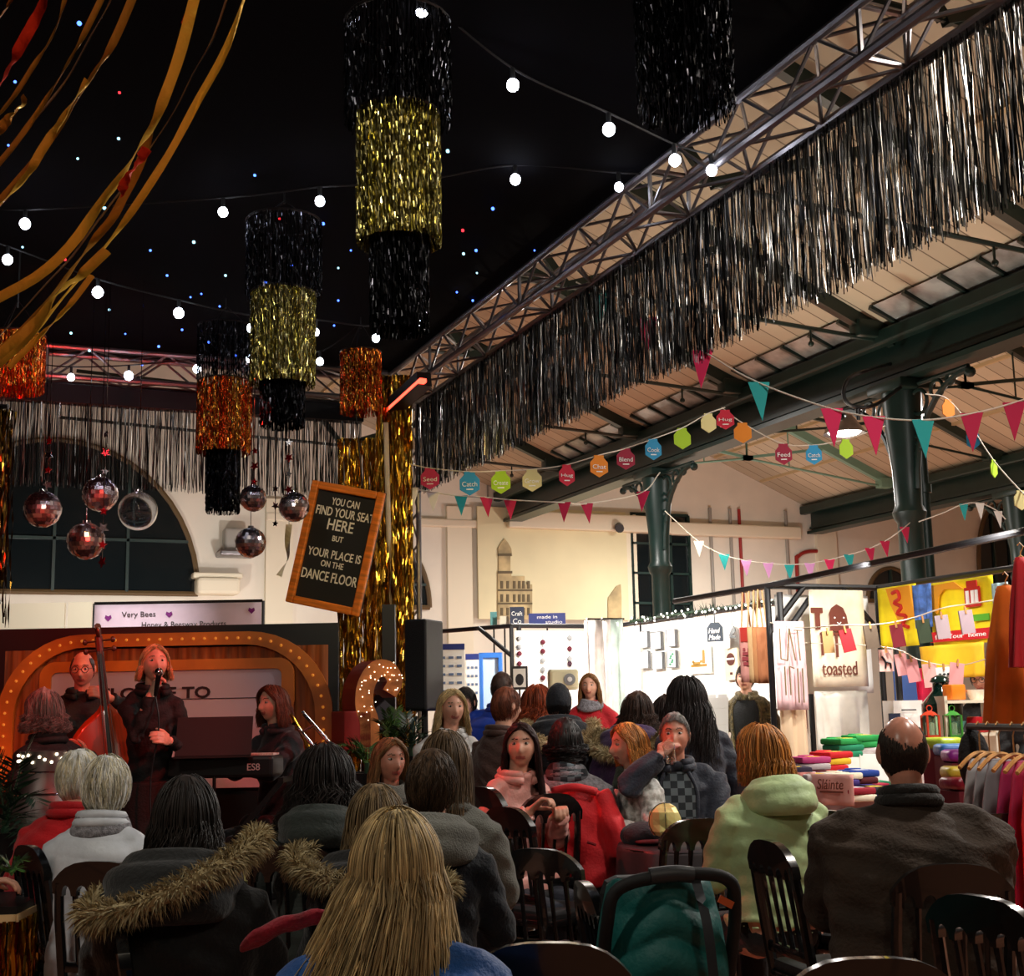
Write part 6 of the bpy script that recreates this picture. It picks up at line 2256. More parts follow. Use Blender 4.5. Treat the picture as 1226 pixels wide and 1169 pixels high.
# ================================================================== market stalls
POLE = mat('stall_pole', (24, 24, 26), .4)
WHITEP = mat('panel_white', (244, 242, 236), .75)
SX0, SX1, ST = 6.15, 7.25, 2.47                        # stall row: front line, back line, rail height
def poles(name, label, bars, cat='stall', r=.022, m=POLE):
    t = thing(name, label, cat, bars[0][0])
    for a, b in bars:
        mb = MB(); mb.tube([a, b], r, 8)
        mb.build('pole', m, t, True)
    return t
V = Vector
# near stall: posts, rails and corner braces
ya, yb = 9.35, 6.2
poles('market_stall', 'black tube market stall frame with corner braces holding aprons and cards', [
    (V((SX0, ya, 0)), V((SX0, ya, ST))), (V((SX1, ya, 0)), V((SX1, ya, ST))), (V((SX0, yb, 0)), V((SX0, yb, ST))), (V((SX1, yb, 0)), V((SX1, yb, ST))),
    (V((SX0, ya, ST)), V((SX0, yb, ST + .08))), (V((SX1, ya, ST)), V((SX1, yb, ST))), (V((SX0, ya, ST)), V((SX0, 10.9, ST))), (V((SX0, ya, ST)), V((SX1, ya, ST))), (V((SX0, yb, ST)), V((SX1, yb, ST))),
    (V((SX0, ya, ST - .38)), V((SX0 + .36, ya, ST))), (V((SX1, ya, ST - .38)), V((SX1 - .36, ya, ST))), (V((SX0 + .05, ya - .1, 0)), V((SX0 + .05, ya - .1, ST - .06))), (V((SX0 + .05, ya - .1, ST - .44)), V((SX0 + .4, ya - .1, ST - .04))),
    (V((SX1 - .55, ya - .9, .3)), V((SX1 - .55, ya - .9, ST - .5)))], r=.026)
# far stall (print and gift stall)
y0, y1 = 10.4, 14.4
poles('market_stall', 'black tube frame of the white-panelled print stall', [
    (V((SX0 - .2, y1, 0)), V((SX0 - .2, y1, ST))), (V((SX0 - .1, y1, 0)), V((SX0 - .1, y1, ST))), (V((SX1, y1, 0)), V((SX1, y1, ST))), (V((SX1, y0, 0)), V((SX1, y0, ST))), (V((SX1, 12.6, 0)), V((SX1, 12.6, ST))),
    (V((SX0 - .2, y1, ST)), V((SX1, y1, ST))), (V((SX1, y1, ST)), V((SX1, y0, ST))), (V((SX1 - .3, y0, ST - .05)), V((SX1, y0, ST - .05))), (V((SX0 - .2, y1, ST - .35)), V((SX0 - .5, y1 + .3, ST))),
    (V((SX0 - .2, y1, ST)), V((SX0 - 1.0, y1 + 1.2, ST - .02)))], r=.026)
# white sheets of the print stall
t = thing('stall_sheet', 'white sheet with rows of small pompoms closing the far end of the print stall', 'backdrop', (0, y1 - .05, 0))
MF = Matrix.Translation((SX0 + .38, y1 - .06, ST - .06))
mb = MB(); mb.cloth(MF, 1.12, 1.9, .012, 24, 8, .006, 4); mb.build('sheet', WHITEP, t, 'all')
rs = random.Random(9)
PB, PP, PG = mat('pompom_berry', (92, 24, 40), .9), mat('pompom_dark', (60, 30, 44), .9), mat('pompom_grey', (150, 150, 150), .9)
for px, ys, cs in ((622, (765, 775, 783, 795), (PG, PG, PB, PB)), (650, (769, 780, 791, 802, 812), (PB, PB, PG, PG, PB)), (682, (764, 777, 789, 795), (PG, PB, PG, PP))):
    q = [on_y(px, y, y1 - .09) for y in ys]
    mb = MB(); mb.tube([(q[0].x, y1 - .08, ST - .1)] + [p for p in q], .003, 4); mb.build('cord', POLE, t)
    for p, c in zip(q, cs):
        mb = MB(); mb.ball(p, .03, 10, 8); mb.build('pompom', c, t, 'all')
def sheet_x(name, label, ya, yb, ztop, h, x=SX1 - .05, m=WHITEP, k=4):
    """sheet hung along the stall's back line, seen from the aisle"""
    t = thing(name, label, 'backdrop', (x, (ya + yb) / 2, 0))
    mb = MB(); mb.cloth(Matrix.Translation((x, (ya + yb) / 2, ztop)) @ Matrix.Rotation(R(-90), 4, 'Z'), abs(yb - ya), h, .012, 24, 6, .006, k)
    mb.build('sheet', m, t, 'all')
    return t
sheet_x('stall_sheet', 'long white sheet behind the print stall hung with small pictures', 10.45, 13.55, ST - .04, 1.15)
sheet_x('stall_sheet', 'pale spotted sheet at the far corner of the print stall', 13.6, 14.3, ST - .04, 1.9, m=mat('spot_cloth', (206, 200, 214), .8, var=.12, scale=14))
MX = lambda px, py, off=.03: on_x(px, py, SX1 - .06 - off)
def on_sheet(name, label, cat, x0, y0, x1, y1, m, th=.02, group=None, off=.02):
    """thin flat thing fixed to the back sheet; corners in the photo"""
    a, b = MX(x0, y0, off), MX(x1, y1, off)
    t = thing(name, label, cat, (a.x, (a.y + b.y) / 2, (a.z + b.z) / 2), group)
    w, h = abs(a.y - b.y), abs(a.z - b.z)
    mb = MB(); mb.box((0, 0, 0), (th, w, h)); mb.build('panel', m, t, local=True)
    return t, w, h
INK = mat('ink_grey', (50, 50, 54), .8)
INKG = mat('ink_green', (40, 120, 84), .8)
INKB = mat('ink_ochre', (160, 120, 50), .8)
CARDW = mat('card_white', (250, 249, 245), .6)
nm = ('top left', 'top middle', 'top right', 'bottom left', 'bottom middle', 'bottom right')
for i, (x0, y0_, x1, y1_, m) in enumerate(((767, 757, 777, 775, INK), (780, 758, 793, 777, INK), (799, 755, 810, 774, INK), (765, 781, 778, 800, INK), (782, 782, 795, 801, INK), (800, 780, 811, 799, INKG))):
    t, w, h = on_sheet('small_print', 'small white print on the stall sheet, %s of six' % nm[i], 'print', x0, y0_, x1, y1_, CARDW, .03, 'six small prints on the white sheet', .03)
    mb = MB()
    for s in (-1, 1):
        mb.box((-.004, s * w / 2, 0), (.034, .008, h)); mb.box((-.004, 0, s * h / 2), (.034, w, .008))
    mb.build('print_frame', mat('frame_grey', (96, 96, 98), .6), t, local=True)
    mb = MB()
    if i == 5:
        for q in range(6):
            mb.ball((-.017, w * .16 * math.cos(q * 1.9), h * (-.3 + .12 * q)), (.003, w * .16, h * .07), 8, 6)
    else:
        for q in range(3):
            mb.box((-.017, w * (-.12 + .1 * q), h * (.1 - .08 * q)), (.004, w * .3, h * .025))
    mb.build('print_motif', m, t, local=True)
t, w, h = on_sheet('skyline_print', 'ochre print of a low building with one tall tower on the white sheet', 'print', 824, 776, 852, 806, CARDW, .02)
mb = MB()
for y, z, ww, hh in ((0, -.2, .7, .10), (-.1, -.12, .3, .12), (.22, .12, .10, .5), (.12, -.05, .12, .1), (-.25, -.05, .1, .1)):
    mb.box((-.013, y * w * -1, z * h), (.006, ww * w, hh * h))
mb.build('print_motif', INKB, t, local=True)
t, w, h = on_sheet('balloon_print', 'print of a brown hot air balloon on pale card', 'print', 868, 777, 885, 814, mat('card_peach', (246, 226, 196), .7), .02)
mb = MB(); mb.ball((-.015, 0, h * .15), (.006, w * .33, h * .2), 16, 10); mb.prism([(0, 0)] * 0 or [(-.01, 0), (.0, -.01), (.01, 0)], 0, .01)
mb.build('balloon', mat('ink_brown', (90, 44, 34), .8), t, local=True)
mb = MB(); mb.box((-.016, 0, h * .16), (.012, w * .6, h * .06)); mb.build('balloon_band', CARDW, t, local=True)
mb = MB(); mb.box((-.013, 0, -h * .3), (.006, w * .18, h * .08)); mb.build('balloon_basket', mat('ink_brown', (90, 44, 34)), t, local=True)
# tag-shaped dark sign
a = MX(856, 757, .25)
t = thing('tag_sign', 'dark slate tag-shaped sign lettered hand made, hanging from the print stall rail', 'sign', Matrix.Translation(a) @ Matrix.Rotation(R(-62), 4, 'Z'))
k = 11.6 / F_PX
mb = MB(); mb.prism([(-12 * k, -13 * k), (12 * k, -13 * k), (12 * k, 6 * k), (6 * k, 13 * k), (-6 * k, 13 * k), (-12 * k, 6 * k)], -.008, .008); mb.build('tag_board', mat('slate', (44, 54, 66), .7), t, local=True)
mb = MB(); text(mb, 'Hand', Matrix.Translation((0, -.011, 2 * k)), 18 * k, 7 * k, shear=.3); text(mb, 'Made', Matrix.Translation((0, -.011, -7 * k)), 18 * k, 7 * k, shear=.3); mb.build('lettering', CHALK, t, local=True)
mb = MB(); mb.tube([(0, 0, 12 * k), (0, 0, (ST - a.z))], .006, 5); mb.build('cord', POLE, t, local=True)
t = thing('house_ornament', 'black cut-out ornament hanging beside the slate tag sign', 'ornament', Matrix.Translation(MX(877, 757, .2)) @ Matrix.Rotation(R(-62), 4, 'Z'))
mb = MB(); mb.prism([(-5 * k, -8 * k), (5 * k, -8 * k), (5 * k, -5 * k), (-1 * k, -5 * k), (5 * k, 2 * k), (2 * k, 8 * k), (-2 * k, 3 * k), (-5 * k, -4 * k)], -.006, .006); mb.build('cutout', POLE, t, local=True)
mb = MB(); mb.tube([(0, 0, 8 * k), (0, 0, ST - MX(877, 757, .2).z)], .003, 4); mb.build('cord', POLE, t, local=True)
# evergreen and lights along the top rail
t = thing('rail_garland', 'dark evergreen garland with pale lights along the print stall top rail', 'garland', (SX1 - .08, 12, ST))
rs = random.Random(6)
mb = MB()
for i in range(420):
    y = rs.uniform(10.6, 13.8)
    p = V((SX1 - .06, y, ST + .02))
    v = V((rs.gauss(0, 1), rs.gauss(0, 1), rs.gauss(0, 1))).normalized()
    sd = v.cross(V((0, 0, 1))).normalized() * .008
    l = rs.uniform(.03, .085) * (1.5 if 11.9 < y < 12.5 else .9)
    mb.add([p - sd, p + sd, p + v * l], [(0, 1, 2)])
mb.tube([(SX1 - .06, 10.6, ST + .02), (SX1 - .06, 13.8, ST + .02)], .012, 5)
o = mb.build('needles', LEAFD, t); o['kind'] = 'stuff'
mb = MB()
for i in range(40):
    mb.ball((SX1 - .1 + rs.uniform(-.03, .03), 10.7 + 3.0 * i / 40, ST + rs.uniform(-.04, .05)), .012, 6, 4)
o = mb.build('lights', mat('garland_white', (255, 250, 236), emit=3), t, True); o['kind'] = 'stuff'
# blue name board, framed board and painted signs above the far end of that stall
def board(name, label, cat, px, py, d, wpx, hpx, m, turn=0, txt=None, tm=None, pole=True, th=.03):
    k = d / F_PX
    p = at(px, py, d)
    t = thing(name, label, cat, face(p, turn))
    mb = MB(); mb.box((0, 0, 0), (wpx * k, th, hpx * k)); mb.build('board', m, t, local=True)
    if txt:
        mb = MB()
        for s, x, z, w, h in txt:
            text(mb, s, Matrix.Translation((x * k, -th / 2 - .004, z * k)), w * k, h * k, .004)
        mb.build('lettering', tm or CHALK, t, local=True)
    if pole:
        mb = MB(); mb.tube([(0, th, -hpx * k / 2 - .0), (0, th, -p.z + .0)], .012, 6) if pole == 1 else mb.tube([(0, th * .6, hpx * k / 2), (0, th * .6, max(hpx * k / 2 + .02, ST - p.z + .0))], .006, 5)
        mb.build('post', POLE, t, local=True)
    return t
BLUEB = mat('sign_blue', (28, 44, 120), .6)
board('name_board', 'wide blue board with white script above the far end of the print stall', 'sign', 655, 741, 16.4, 44, 13, BLUEB, 0, [('made in', 0, 2, 24, 4), ('studio', 8, -4, 20, 4)])
board('name_board', 'small dark navy square sign with white script on the print stall corner', 'sign', 619, 738, 16.2, 17, 22, mat('sign_navy', (26, 36, 64), .6), 0, [('Craft', 0, 3, 13, 5), ('Co', 0, -6, 10, 6)])
board('framed_print', 'small framed picture left of the navy square sign', 'picture', 604, 744, 16.3, 11, 12, TRIMW)
board('teal_board', 'small teal board standing left of the framed picture', 'sign', 591, 741, 16.5, 8, 16, mat('sign_teal', (96, 160, 160), .6))
t = board('framed_picture', 'black-framed picture standing on the counter before the pompom sheet', 'picture', 622, 812, 13.6, 20, 28, POLE)
k = 13.6 / F_PX
mb = MB(); mb.box((0, -.018, 0), (15 * k, .006, 22 * k)); mb.build('picture', CARDW, t, local=True)
mb = MB(); mb.ball((0, -.022, -2 * k), (5 * k, .004, 7 * k), 12, 8); mb.build('picture_motif', INK, t, local=True)
t = thing('retro_radio', 'cream retro radio with round grey dial on the print stall counter', 'radio', face(at(674, 814, 13.3), 10))
k = 13.3 / F_PX
mb = MB(); mb.box((0, 0, 0), (36 * k, .14, 25 * k), bev=.03); mb.build('case', mat('radio_cream', (216, 208, 170), .5), t, local=True)
mb = MB(); mb.tube([(6 * k, -.075, 0), (6 * k, -.085, 0)], 7 * k, 18); mb.build('dial', mat('dial_grey', (120, 122, 124), .4), t, True, True)
mb = MB(); mb.tube([(6 * k, -.085, 0), (6 * k, -.095, 0)], 3 * k, 14); mb.build('dial_centre', mat('dial_white', (230, 230, 226), .4), t, True, True)
# striped cloth and green-white drapes hanging near the corner of that stall
for px, w, cols, lab in ((715, .30, (226, 214, 206), 'pale draped cloth at the corner of the print stall'), (733, .24, (190, 206, 196), 'pale green cloth hanging beside the draped cloth at the print stall corner')):
    p = at(px, 745, 13.9)
    t = thing('hanging_cloth', lab, 'cloth', (p.x, p.y, 0))
    mb = MB(); mb.cloth(face(V((p.x, p.y, ST - .06)), -30), w, 1.25, .03, 12, 8, .006, 2); mb.build('cloth', mat('cloth_%d' % px, cols, .85, var=.1, scale=6), t, 'all')
    mb = MB(); mb.tube([(p.x - .12, p.y, ST - .05), (p.x + .14, p.y, ST - .05)], .01, 6); mb.build('hanging_rod', POLE, t)
# counters
def counter(name, label, x0, x1, ya, yb, h, m, drop=.72):
    t = thing(name, label, 'counter', ((x0 + x1) / 2, (ya + yb) / 2, 0))
    mb = MB(); mb.box(((x0 + x1) / 2, (ya + yb) / 2, h - .02), (x1 - x0, yb - ya, .04)); mb.build('tabletop', POLE, t)
    for x in (x0 + .05, x1 - .05):
        for y in (ya + .06, yb - .06):
            mb = MB(); mb.box((x, y, (h - .04) / 2), (.04, .04, h - .04)); mb.build('leg', POLE, t)
    c = MB()
    W, D = x1 - x0 + .03, yb - ya + .03
    per = []
    n = 120
    P = [V((x0 - .015, ya - .015)), V((x1 + .015, ya - .015)), V((x1 + .015, yb + .015)), V((x0 - .015, yb + .015))]
    for i in range(4):
        a, b = P[i], P[(i + 1) % 4]
        for q in range(30):
            per.append(a.lerp(b, q / 30))
    cx, cy = (x0 + x1) / 2, (ya + yb) / 2
    vs, fs = [(cx, cy, h + .004)], []
    for j, (z, f_) in enumerate(((h + .004, 0), (h - .03, .006), (h - drop * .5, .03), (h - drop, .05))):
        for i, p in enumerate(per):
            o = V((p.x - cx, p.y - cy)).normalized() * f_ * (1 + .9 * math.sin(i * .9))
            vs.append((p.x + o.x, p.y + o.y, z))
    for i in range(n):
        i2 = (i + 1) % n
        fs.append((0, 1 + i, 1 + i2))
        for j in range(3):
            a = 1 + j * n
            fs.append((a + i, a + n + i, a + n + i2, a + i2))
    c.add(vs, fs)
    o = c.build('counter_cloth', m, None, 'all', False, True)
    tag(o, 'cloth covering the ' + label, 'cloth')
    return t
counter('stall_counter', 'print stall counter running along the aisle', SX0 - .25, SX0 + .35, 10.9, 14.0, .84, mat('cloth_cream', (222, 214, 200), .85))
counter('stall_counter', 'counter of the card stall with folded pale green cloth', SX0 - .2, SX0 + .45, 9.75, 10.7, .98, mat('cloth_sage', (150, 168, 104), .85))
counter('stall_counter', 'counter of the shirt stall with pink cloth', SX0 + .0, SX0 + .75, 6.9, 9.15, .86, mat('cloth_blush', (206, 166, 166), .85))
# white leaning display rack of cards
M = face(V((6.2, 10.42, .985)), -18) @ Matrix.Diagonal((1.15, 1, 1.15, 1))
t = thing('card_rack', 'white tiered card rack leaning on the sage-clothed counter', 'rack', M)
mb = MB()
rot = Matrix.Rotation(R(-16), 3, 'X')
mb.box((0, 0, .26), (.26, .02, .52), rot); mb.build('backboard', WHITEP, t, local=True)
for j in range(4):
    mb = MB(); mb.box((0, -.02 + .036 * (j - 1), .06 + j * .125), (.26, .03, .012), rot); mb.build('shelf', WHITEP, t, local=True)
    for i in range(3):
        mb = MB(); mb.box((-.085 + .085 * i, -.012 + .036 * (j - 1), .115 + j * .125), (.07, .004, .10), rot); mb.build('greeting_card', CARDW if (i + j) % 3 else mat('card_grey', (206, 206, 210), .6), t, local=True)
t = thing('card_box', 'small white frame propped on the sage-clothed counter', 'picture', face(V((6.2, 9.95, 1.045)), -10))
mb = MB(); mb.box((0, 0, 0), (.10, .03, .11), bev=.006); mb.build('frame', WHITEP, t, local=True)
mb = MB(); mb.box((0, -.017, 0), (.06, .004, .06)); mb.build('picture', mat('card_ochre', (196, 176, 120), .7), t, local=True)
# tea towels and red aprons hanging at the end of the print stall
k = 11.2 / F_PX
for i, (px, c) in enumerate(((893, (214, 150, 140)), (901, (206, 168, 120)), (907, (190, 132, 84)), (912, (176, 110, 70)))):
    p = on_x(px, 751, SX0)
    t = thing('tea_towel', ('pink tea towel with darker red top band, first of the hanging towels', 'tan tea towel hanging second beside the pink one', 'brown tea towel hanging third from the pink one', 'narrow dark tan tea towel nearest the near stall post')[i], 'tea towel', face(V((p.x, p.y, p.z)), -35 + 8 * i), 'tea towels at the print stall end')
    mb = MB(); mb.cloth(Matrix.Identity(4), 20 * k if i == 0 else .10, 66 * k, .01, 8, 6, .006, 1.5); mb.build('towel', mat('towel_%d' % i, c, .85), t, 'all', True)
    mb = MB()
    for s in (-1, 1):
        mb.tube([(s * 6 * k, 0, 0), (s * 2 * k, 0, ST - p.z)], .008, 5)
    mb.build('hanging_tape', mat('tape_tan', (206, 160, 110), .8), t, True, True)
    if i == 0:
        mb = MB(); mb.box((0, -.012, -9 * k), (14 * k, .004, 17 * k)); mb.build('top_band', mat('towel_red', (176, 44, 34), .8), t, local=True)
        mb = MB()
        for x, z, w, h in ((0, -32, 10, 4), (0, -38, 12, 5), (0, -44, 9, 4), (3, -28, 3, 5), (-3, -27, 3, 4)):
            mb.box((x * k, -.013, z * k), (w * k, .004, h * k))
        mb.build('towel_motif', mat('towel_wine', (150, 60, 66), .8), t, local=True)

# ---- near stall hangings: end plane faces us (Y = ya)
def hang_y(name, label, cat, x0, y0, x1, y1, m, Y, wave=.01, k=2, group=None, folds=10):
    a, b = on_y(x0, y0, Y), on_y(x1, y1, Y)
    M = Matrix.Translation(((a.x + b.x) / 2, Y, max(a.z, b.z)))
    t = thing(name, label, cat, M, group)
    w, h = abs(b.x - a.x), abs(a.z - b.z)
    mb = MB(); mb.cloth(Matrix.Identity(4), w, h, wave, folds, 8, .006, k); mb.build('cloth', m, t, 'all', True)
    return t, w, h
CANVAS = mat('canvas_cream', (240, 226, 200), .85, var=.04, scale=10)
CHOC = mat('print_choc', (110, 52, 36), .8)
PINKC = mat('cloth_pink', (236, 196, 200), .85)
hang_y('stall_sheet', 'white sheet at the back of the near stall end', 'backdrop', 927, 712, 1046, 830, WHITEP, ya + .06, .01)
t, w, h = hang_y('printed_apron', 'cream canvas apron printed with a smiling toast slice and the word toasted', 'apron', 968, 706, 1040, 822, CANVAS, ya - .15, .006)
kk = w / 72
zt = lambda py: -(py - 706) * kk
xt = lambda px: (px - 1004) * kk
mb = MB()
mb.prism([(xt(968), zt(726)), (xt(983), zt(726)), (xt(983), zt(732)), (xt(979), zt(732)), (xt(979), zt(750)), (xt(973), zt(750)), (xt(973), zt(732)), (xt(968), zt(732))], -.022, -.014)
mb.build('letter_print', CHOC, t, local=True)
mb = MB()
mb.prism([(xt(992), zt(752)), (xt(992), zt(732)), (xt(995), zt(726)), (xt(1002), zt(722)), (xt(1010), zt(726)), (xt(1014), zt(734)), (xt(1017), zt(752))], -.022, -.014)
mb.build('toast_print', CHOC, t, local=True)
mb = MB()
for x in (998, 1010):
    mb.ball((xt(x), -.024, zt(737)), .008, 8, 6)
mb.tube([(xt(1001), -.024, zt(742)), (xt(1003.5), -.024, zt(744)), (xt(1006), -.024, zt(742))], .004, 5)
mb.build('smile_print', CARDW, t, local=True)
mb = MB()
for x0, x1, y0_, y1_ in ((978, 986, 753, 756), (979, 982, 756, 778), (990, 1015, 753, 756), (998, 1001, 756, 780)):
    mb.box((xt((x0 + x1) / 2), -.018, zt((y0_ + y1_) / 2)), ((x1 - x0) * kk, .006, (y1_ - y0_) * kk))
text(mb, 'toasted', Matrix.Translation((xt(1001), -.02, zt(792))), 46 * kk, 15 * kk, .006)
mb.build('lettering', CHOC, t, local=True)
t, w, h = hang_y('pink_banner', 'pink cloth banner with stick-built lettering hanging on the near stall end', 'banner', 926, 744, 968, 850, PINKC, ya - .3, .02, 2)
mb = MB()
for (x0, y0_, x1, y1_) in ((-16, -8, -16, -40), (-16, -40, -8, -42), (-4, -8, -8, -42), (-4, -8, 2, -42), (6, -10, 8, -42), (2, -10, 12, -10), (-12, -48, -12, -78), (-6, -48, -6, -78), (-6, -48, 0, -50), (4, -50, 4, -86), (10, -50, 10, -86)):
    mb.bar((x0 * kk * 1.0, -.045, y0_ * kk), (x1 * kk, -.045, y1_ * kk), .008, .008)
mb.build('stick_letters', mat('stick_olive', (120, 104, 66), .7), t, local=True)
hang_y('hanging_cloth', 'long beige cloth hanging below the pink banner', 'cloth', 933, 838, 968, 915, mat('cloth_beige', (222, 194, 160), .85), ya - .22, .03, 2)
hang_y('hanging_cloth', 'white muslin hanging behind the shirt piles below the apron', 'cloth', 975, 828, 1042, 900, mat('cloth_muslin', (222, 218, 206), .85, var=.08, scale=5), ya - .1, .04, 3)
# clothes-line of little bags and cards across the near stall
line = [at(928, 742, 10.6), at(962, 752, 10.4), at(1000, 749, 10.1), at(1050, 748, 9.9), at(1090, 741, 9.6), at(1130, 728, 9.4), at(1170, 722, 9.2)]
t = thing('clothes_line', 'string across the near stall with small gift bags pegged to it', 'string', line[0])
mb = MB(); mb.tube(curve_pts([V((SX0, ya, line[0].z))] + line[1:] + [V((SX0 + .1, yb, line[-1].z))], 40), .005, 5); mb.build('string', mat('string_pale', (220, 206, 186), .8), t, True)
def pegged(px, py, d, w, h, m, label, name='gift_bag', turn=0, motif=None, grp='small bags pegged on the upper string', tilt=0):
    k = d / F_PX
    M = face(at(px, py, d), turn) @ Matrix.Rotation(R(tilt), 4, 'Y')
    t = thing(name, label, 'gift bag' if name == 'gift_bag' else 'card', M, grp)
    mb = MB(); mb.box((0, 0, -h * k / 2), (w * k, .02 if name == 'gift_bag' else .006, h * k)); mb.build('body', m, t, local=True)
    mb = MB(); mb.box((0, -.014, 0), (.012, .012, .05)); mb.build('peg', mat('peg_wood', (186, 130, 70), .7), t, local=True)
    if motif:
        mb = MB()
        if motif == 'fox':
            mb.tube([(-.03, -.006, -.05), (-.005, -.006, -.09), (.03, -.006, -.10)], .008, 5); mb.tube([(-.005, -.006, -.09), (-.01, -.006, -.14)], .007, 5); mb.tube([(.03, -.006, -.10), (.03, -.006, -.14)], .007, 5)
        else:
            for i in range(8):
                mb.ball((-.03 + .03 * (i % 3), -.006, -.05 - .045 * (i // 3)), (.011, .004, .009), 8, 5)
        mb.build('motif', POLE, t, local=True)
    return t
GB = lambda n, c: mat('bag_' + n, c, .75)
pegged(990, 756, 10.1, 13, 26, GB('tan', (176, 138, 86)), 'tan paper bag pegged over the toast apron', tilt=-3)
pegged(1011, 754, 10.0, 15, 27, GB('scarlet', (190, 22, 34)), 'scarlet paper bag pegged over the toast apron', tilt=-12)
pegged(1041, 749, 9.9, 16, 28, GB('taupe', (92, 76, 60)), 'dark taupe paper bag pegged beside the stall post', tilt=-6)
pegged(1072, 748, 9.7, 15, 27, GB('wine', (130, 18, 36)), 'wine red paper bag pegged over the yellow banner', tilt=-8)
pegged(1104, 742, 9.5, 16, 28, GB('forest', (44, 60, 36)), 'forest green paper bag pegged over the yellow banner', tilt=-6)
pegged(1126, 737, 9.4, 16, 28, GB('lilac', (172, 154, 160)), 'left of two lilac paper bags pegged on the yellow banner', tilt=-6)
pegged(1155, 731, 9.2, 16, 28, GB('mauve', (164, 144, 152)), 'right of two lilac paper bags pegged on the yellow banner', tilt=-6)
line2 = [at(1060, 775, 9.9), at(1100, 790, 9.6), at(1135, 797, 9.4), at(1172, 792, 9.2)]
t = thing('clothes_line', 'lower string of pink cards sagging under the yellow banner', 'string', line2[0])
mb = MB(); mb.tube(curve_pts([V((SX0 + .2, ya, line2[0].z + .1))] + line2 + [V((SX0 + .1, yb, line2[-1].z + .15))], 30), .004, 5); mb.build('string', mat('string_pale', (220, 206, 186)), t, True)
CP = lambda n, c: mat('card_' + n, c, .75)
pegged(1060, 778, 9.9, 17, 26, CP('fox', (240, 190, 180)), 'pale pink card with a little dark fox', 'pink_card', motif='fox', grp='cards on the lower string')
pegged(1077, 783, 9.8, 14, 26, CP('rose', (226, 160, 160)), 'plain rose card right next to the fox card', 'pink_card', tilt=-8, grp='cards on the lower string')
pegged(1090, 789, 9.7, 15, 28, CP('rosea', (222, 150, 152)), 'plain rose card second from the fox card', 'pink_card', tilt=-8, grp='cards on the lower string')
pegged(1112, 795, 9.5, 17, 28, CP('blush', (236, 178, 172)), 'blush card just left of the spotted white card', 'pink_card', tilt=-4, grp='cards on the lower string')
pegged(1129, 799, 9.4, 18, 28, CP('white', (244, 240, 232)), 'white card printed with black spots', 'pink_card', motif='dots', tilt=-4, grp='cards on the lower string')
pegged(1146, 794, 9.3, 17, 27, CP('rosec', (218, 150, 152)), 'rose card just right of the spotted white card', 'pink_card', tilt=8, grp='cards on the lower string')

# flags and printed cloths hung on the back rail (X = SX1)
def hang_x(name, label, cat, x0, y0, x1, y1, m, X=SX1 - .12, wave=.02, k=2, flare=0, ph=0):
    a, b = on_x(x0, y0, X), on_x(x1, y0, X)
    c = on_x((x0 + x1) / 2, y1, X)
    M = Matrix.Translation((X, (a.y + b.y) / 2, (a.z + b.z) / 2)) @ Matrix.Rotation(R(-90), 4, 'Z')
    t = thing(name, label, cat, M)
    w, h = abs(b.y - a.y), (a.z + b.z) / 2 - c.z
    mb = MB(); mb.cloth(Matrix.Identity(4), w, h, wave, 14, 8, .006, k, ph, flare); mb.build('cloth', m, t, 'all', True)
    return t, w, h
YEL = mat('cloth_yellow', (250, 222, 20), .75, var=.04)
t, w, h = hang_x('printed_cloth', 'yellow and orange printed cloth with a red standing beast outline, beside the blue cloth', 'cloth', 1050, 702, 1096, 775, YEL, wave=.015)
mb = MB(); mb.prism([(w * -.2, -h * .03), (w * .42, -h * .03), (w * .5, -h * .55), (w * .1, -h * .62), (-w * .1, -h * .3)], -.03, -.02); mb.build('orange_patch', mat('cloth_orange', (236, 156, 30), .75), t, local=True)
mb = MB(); mb.tube(curve_pts([(-.02 * w, -.035, -h * .12), (w * .12, -.035, -h * .10), (w * .16, -.035, -h * .22), (w * .02, -.035, -h * .28), (w * .2, -.035, -h * .36), (w * .08, -.035, -h * .46), (w * .3, -.035, -h * .52), (w * .2, -.035, -h * .64), (w * .34, -.035, -h * .7)], 30), .016, 6); mb.build('beast_outline', mat('print_red', (200, 40, 24), .75), t, True, True)
hang_x('blue_cloth', 'blue patterned cloth hung between the two yellow ones', 'cloth', 1092, 700, 1114, 752, mat('cloth_blue', (70, 104, 168), .75, var=.4, scale=12), X=SX1 - .16)
t, w, h = hang_x('printed_banner', 'large yellow banner with red lantern and red strip lettering', 'banner', 1112, 694, 1188, 772, YEL, X=SX1 - .08, wave=.012)
mb = MB(); mb.box((0, -.028, -h * .86), (w * .98, .006, h * .16)); mb.build('red_strip', mat('print_scarlet', (206, 22, 34), .75), t, local=True)
mb = MB(); text(mb, 'for  Your  home', Matrix.Translation((0, -.034, -h * .865)), w * .8, h * .07, .004); mb.build('lettering', CARDW, t, local=True)
mb = MB(); mb.box((w * .23, -.03, -h * .3), (w * .24, .008, h * .30)); mb.box((w * .23, -.03, -h * .10), (w * .16, .008, h * .10)); mb.build('lantern_print', mat('print_red', (200, 40, 24)), t, local=True)
mb = MB()
for q in (-.06, .02, .08):
    mb.box((w * (.22 + q), -.037, -h * .3), (w * .045, .006, h * .2))
mb.build('lantern_panes', CARDW, t, local=True)
mb = MB(); mb.prism([(-w * .46, -h * .05), (-w * .05, -h * .03), (w * .1, -h * .16), (-w * .2, -h * .13), (-w * .3, -h * .22), (-w * .34, -h * .5), (-w * .46, -h * .4)], -.034, -.026); mb.build('orange_print', mat('cloth_orange', (236, 156, 30)), t, local=True)
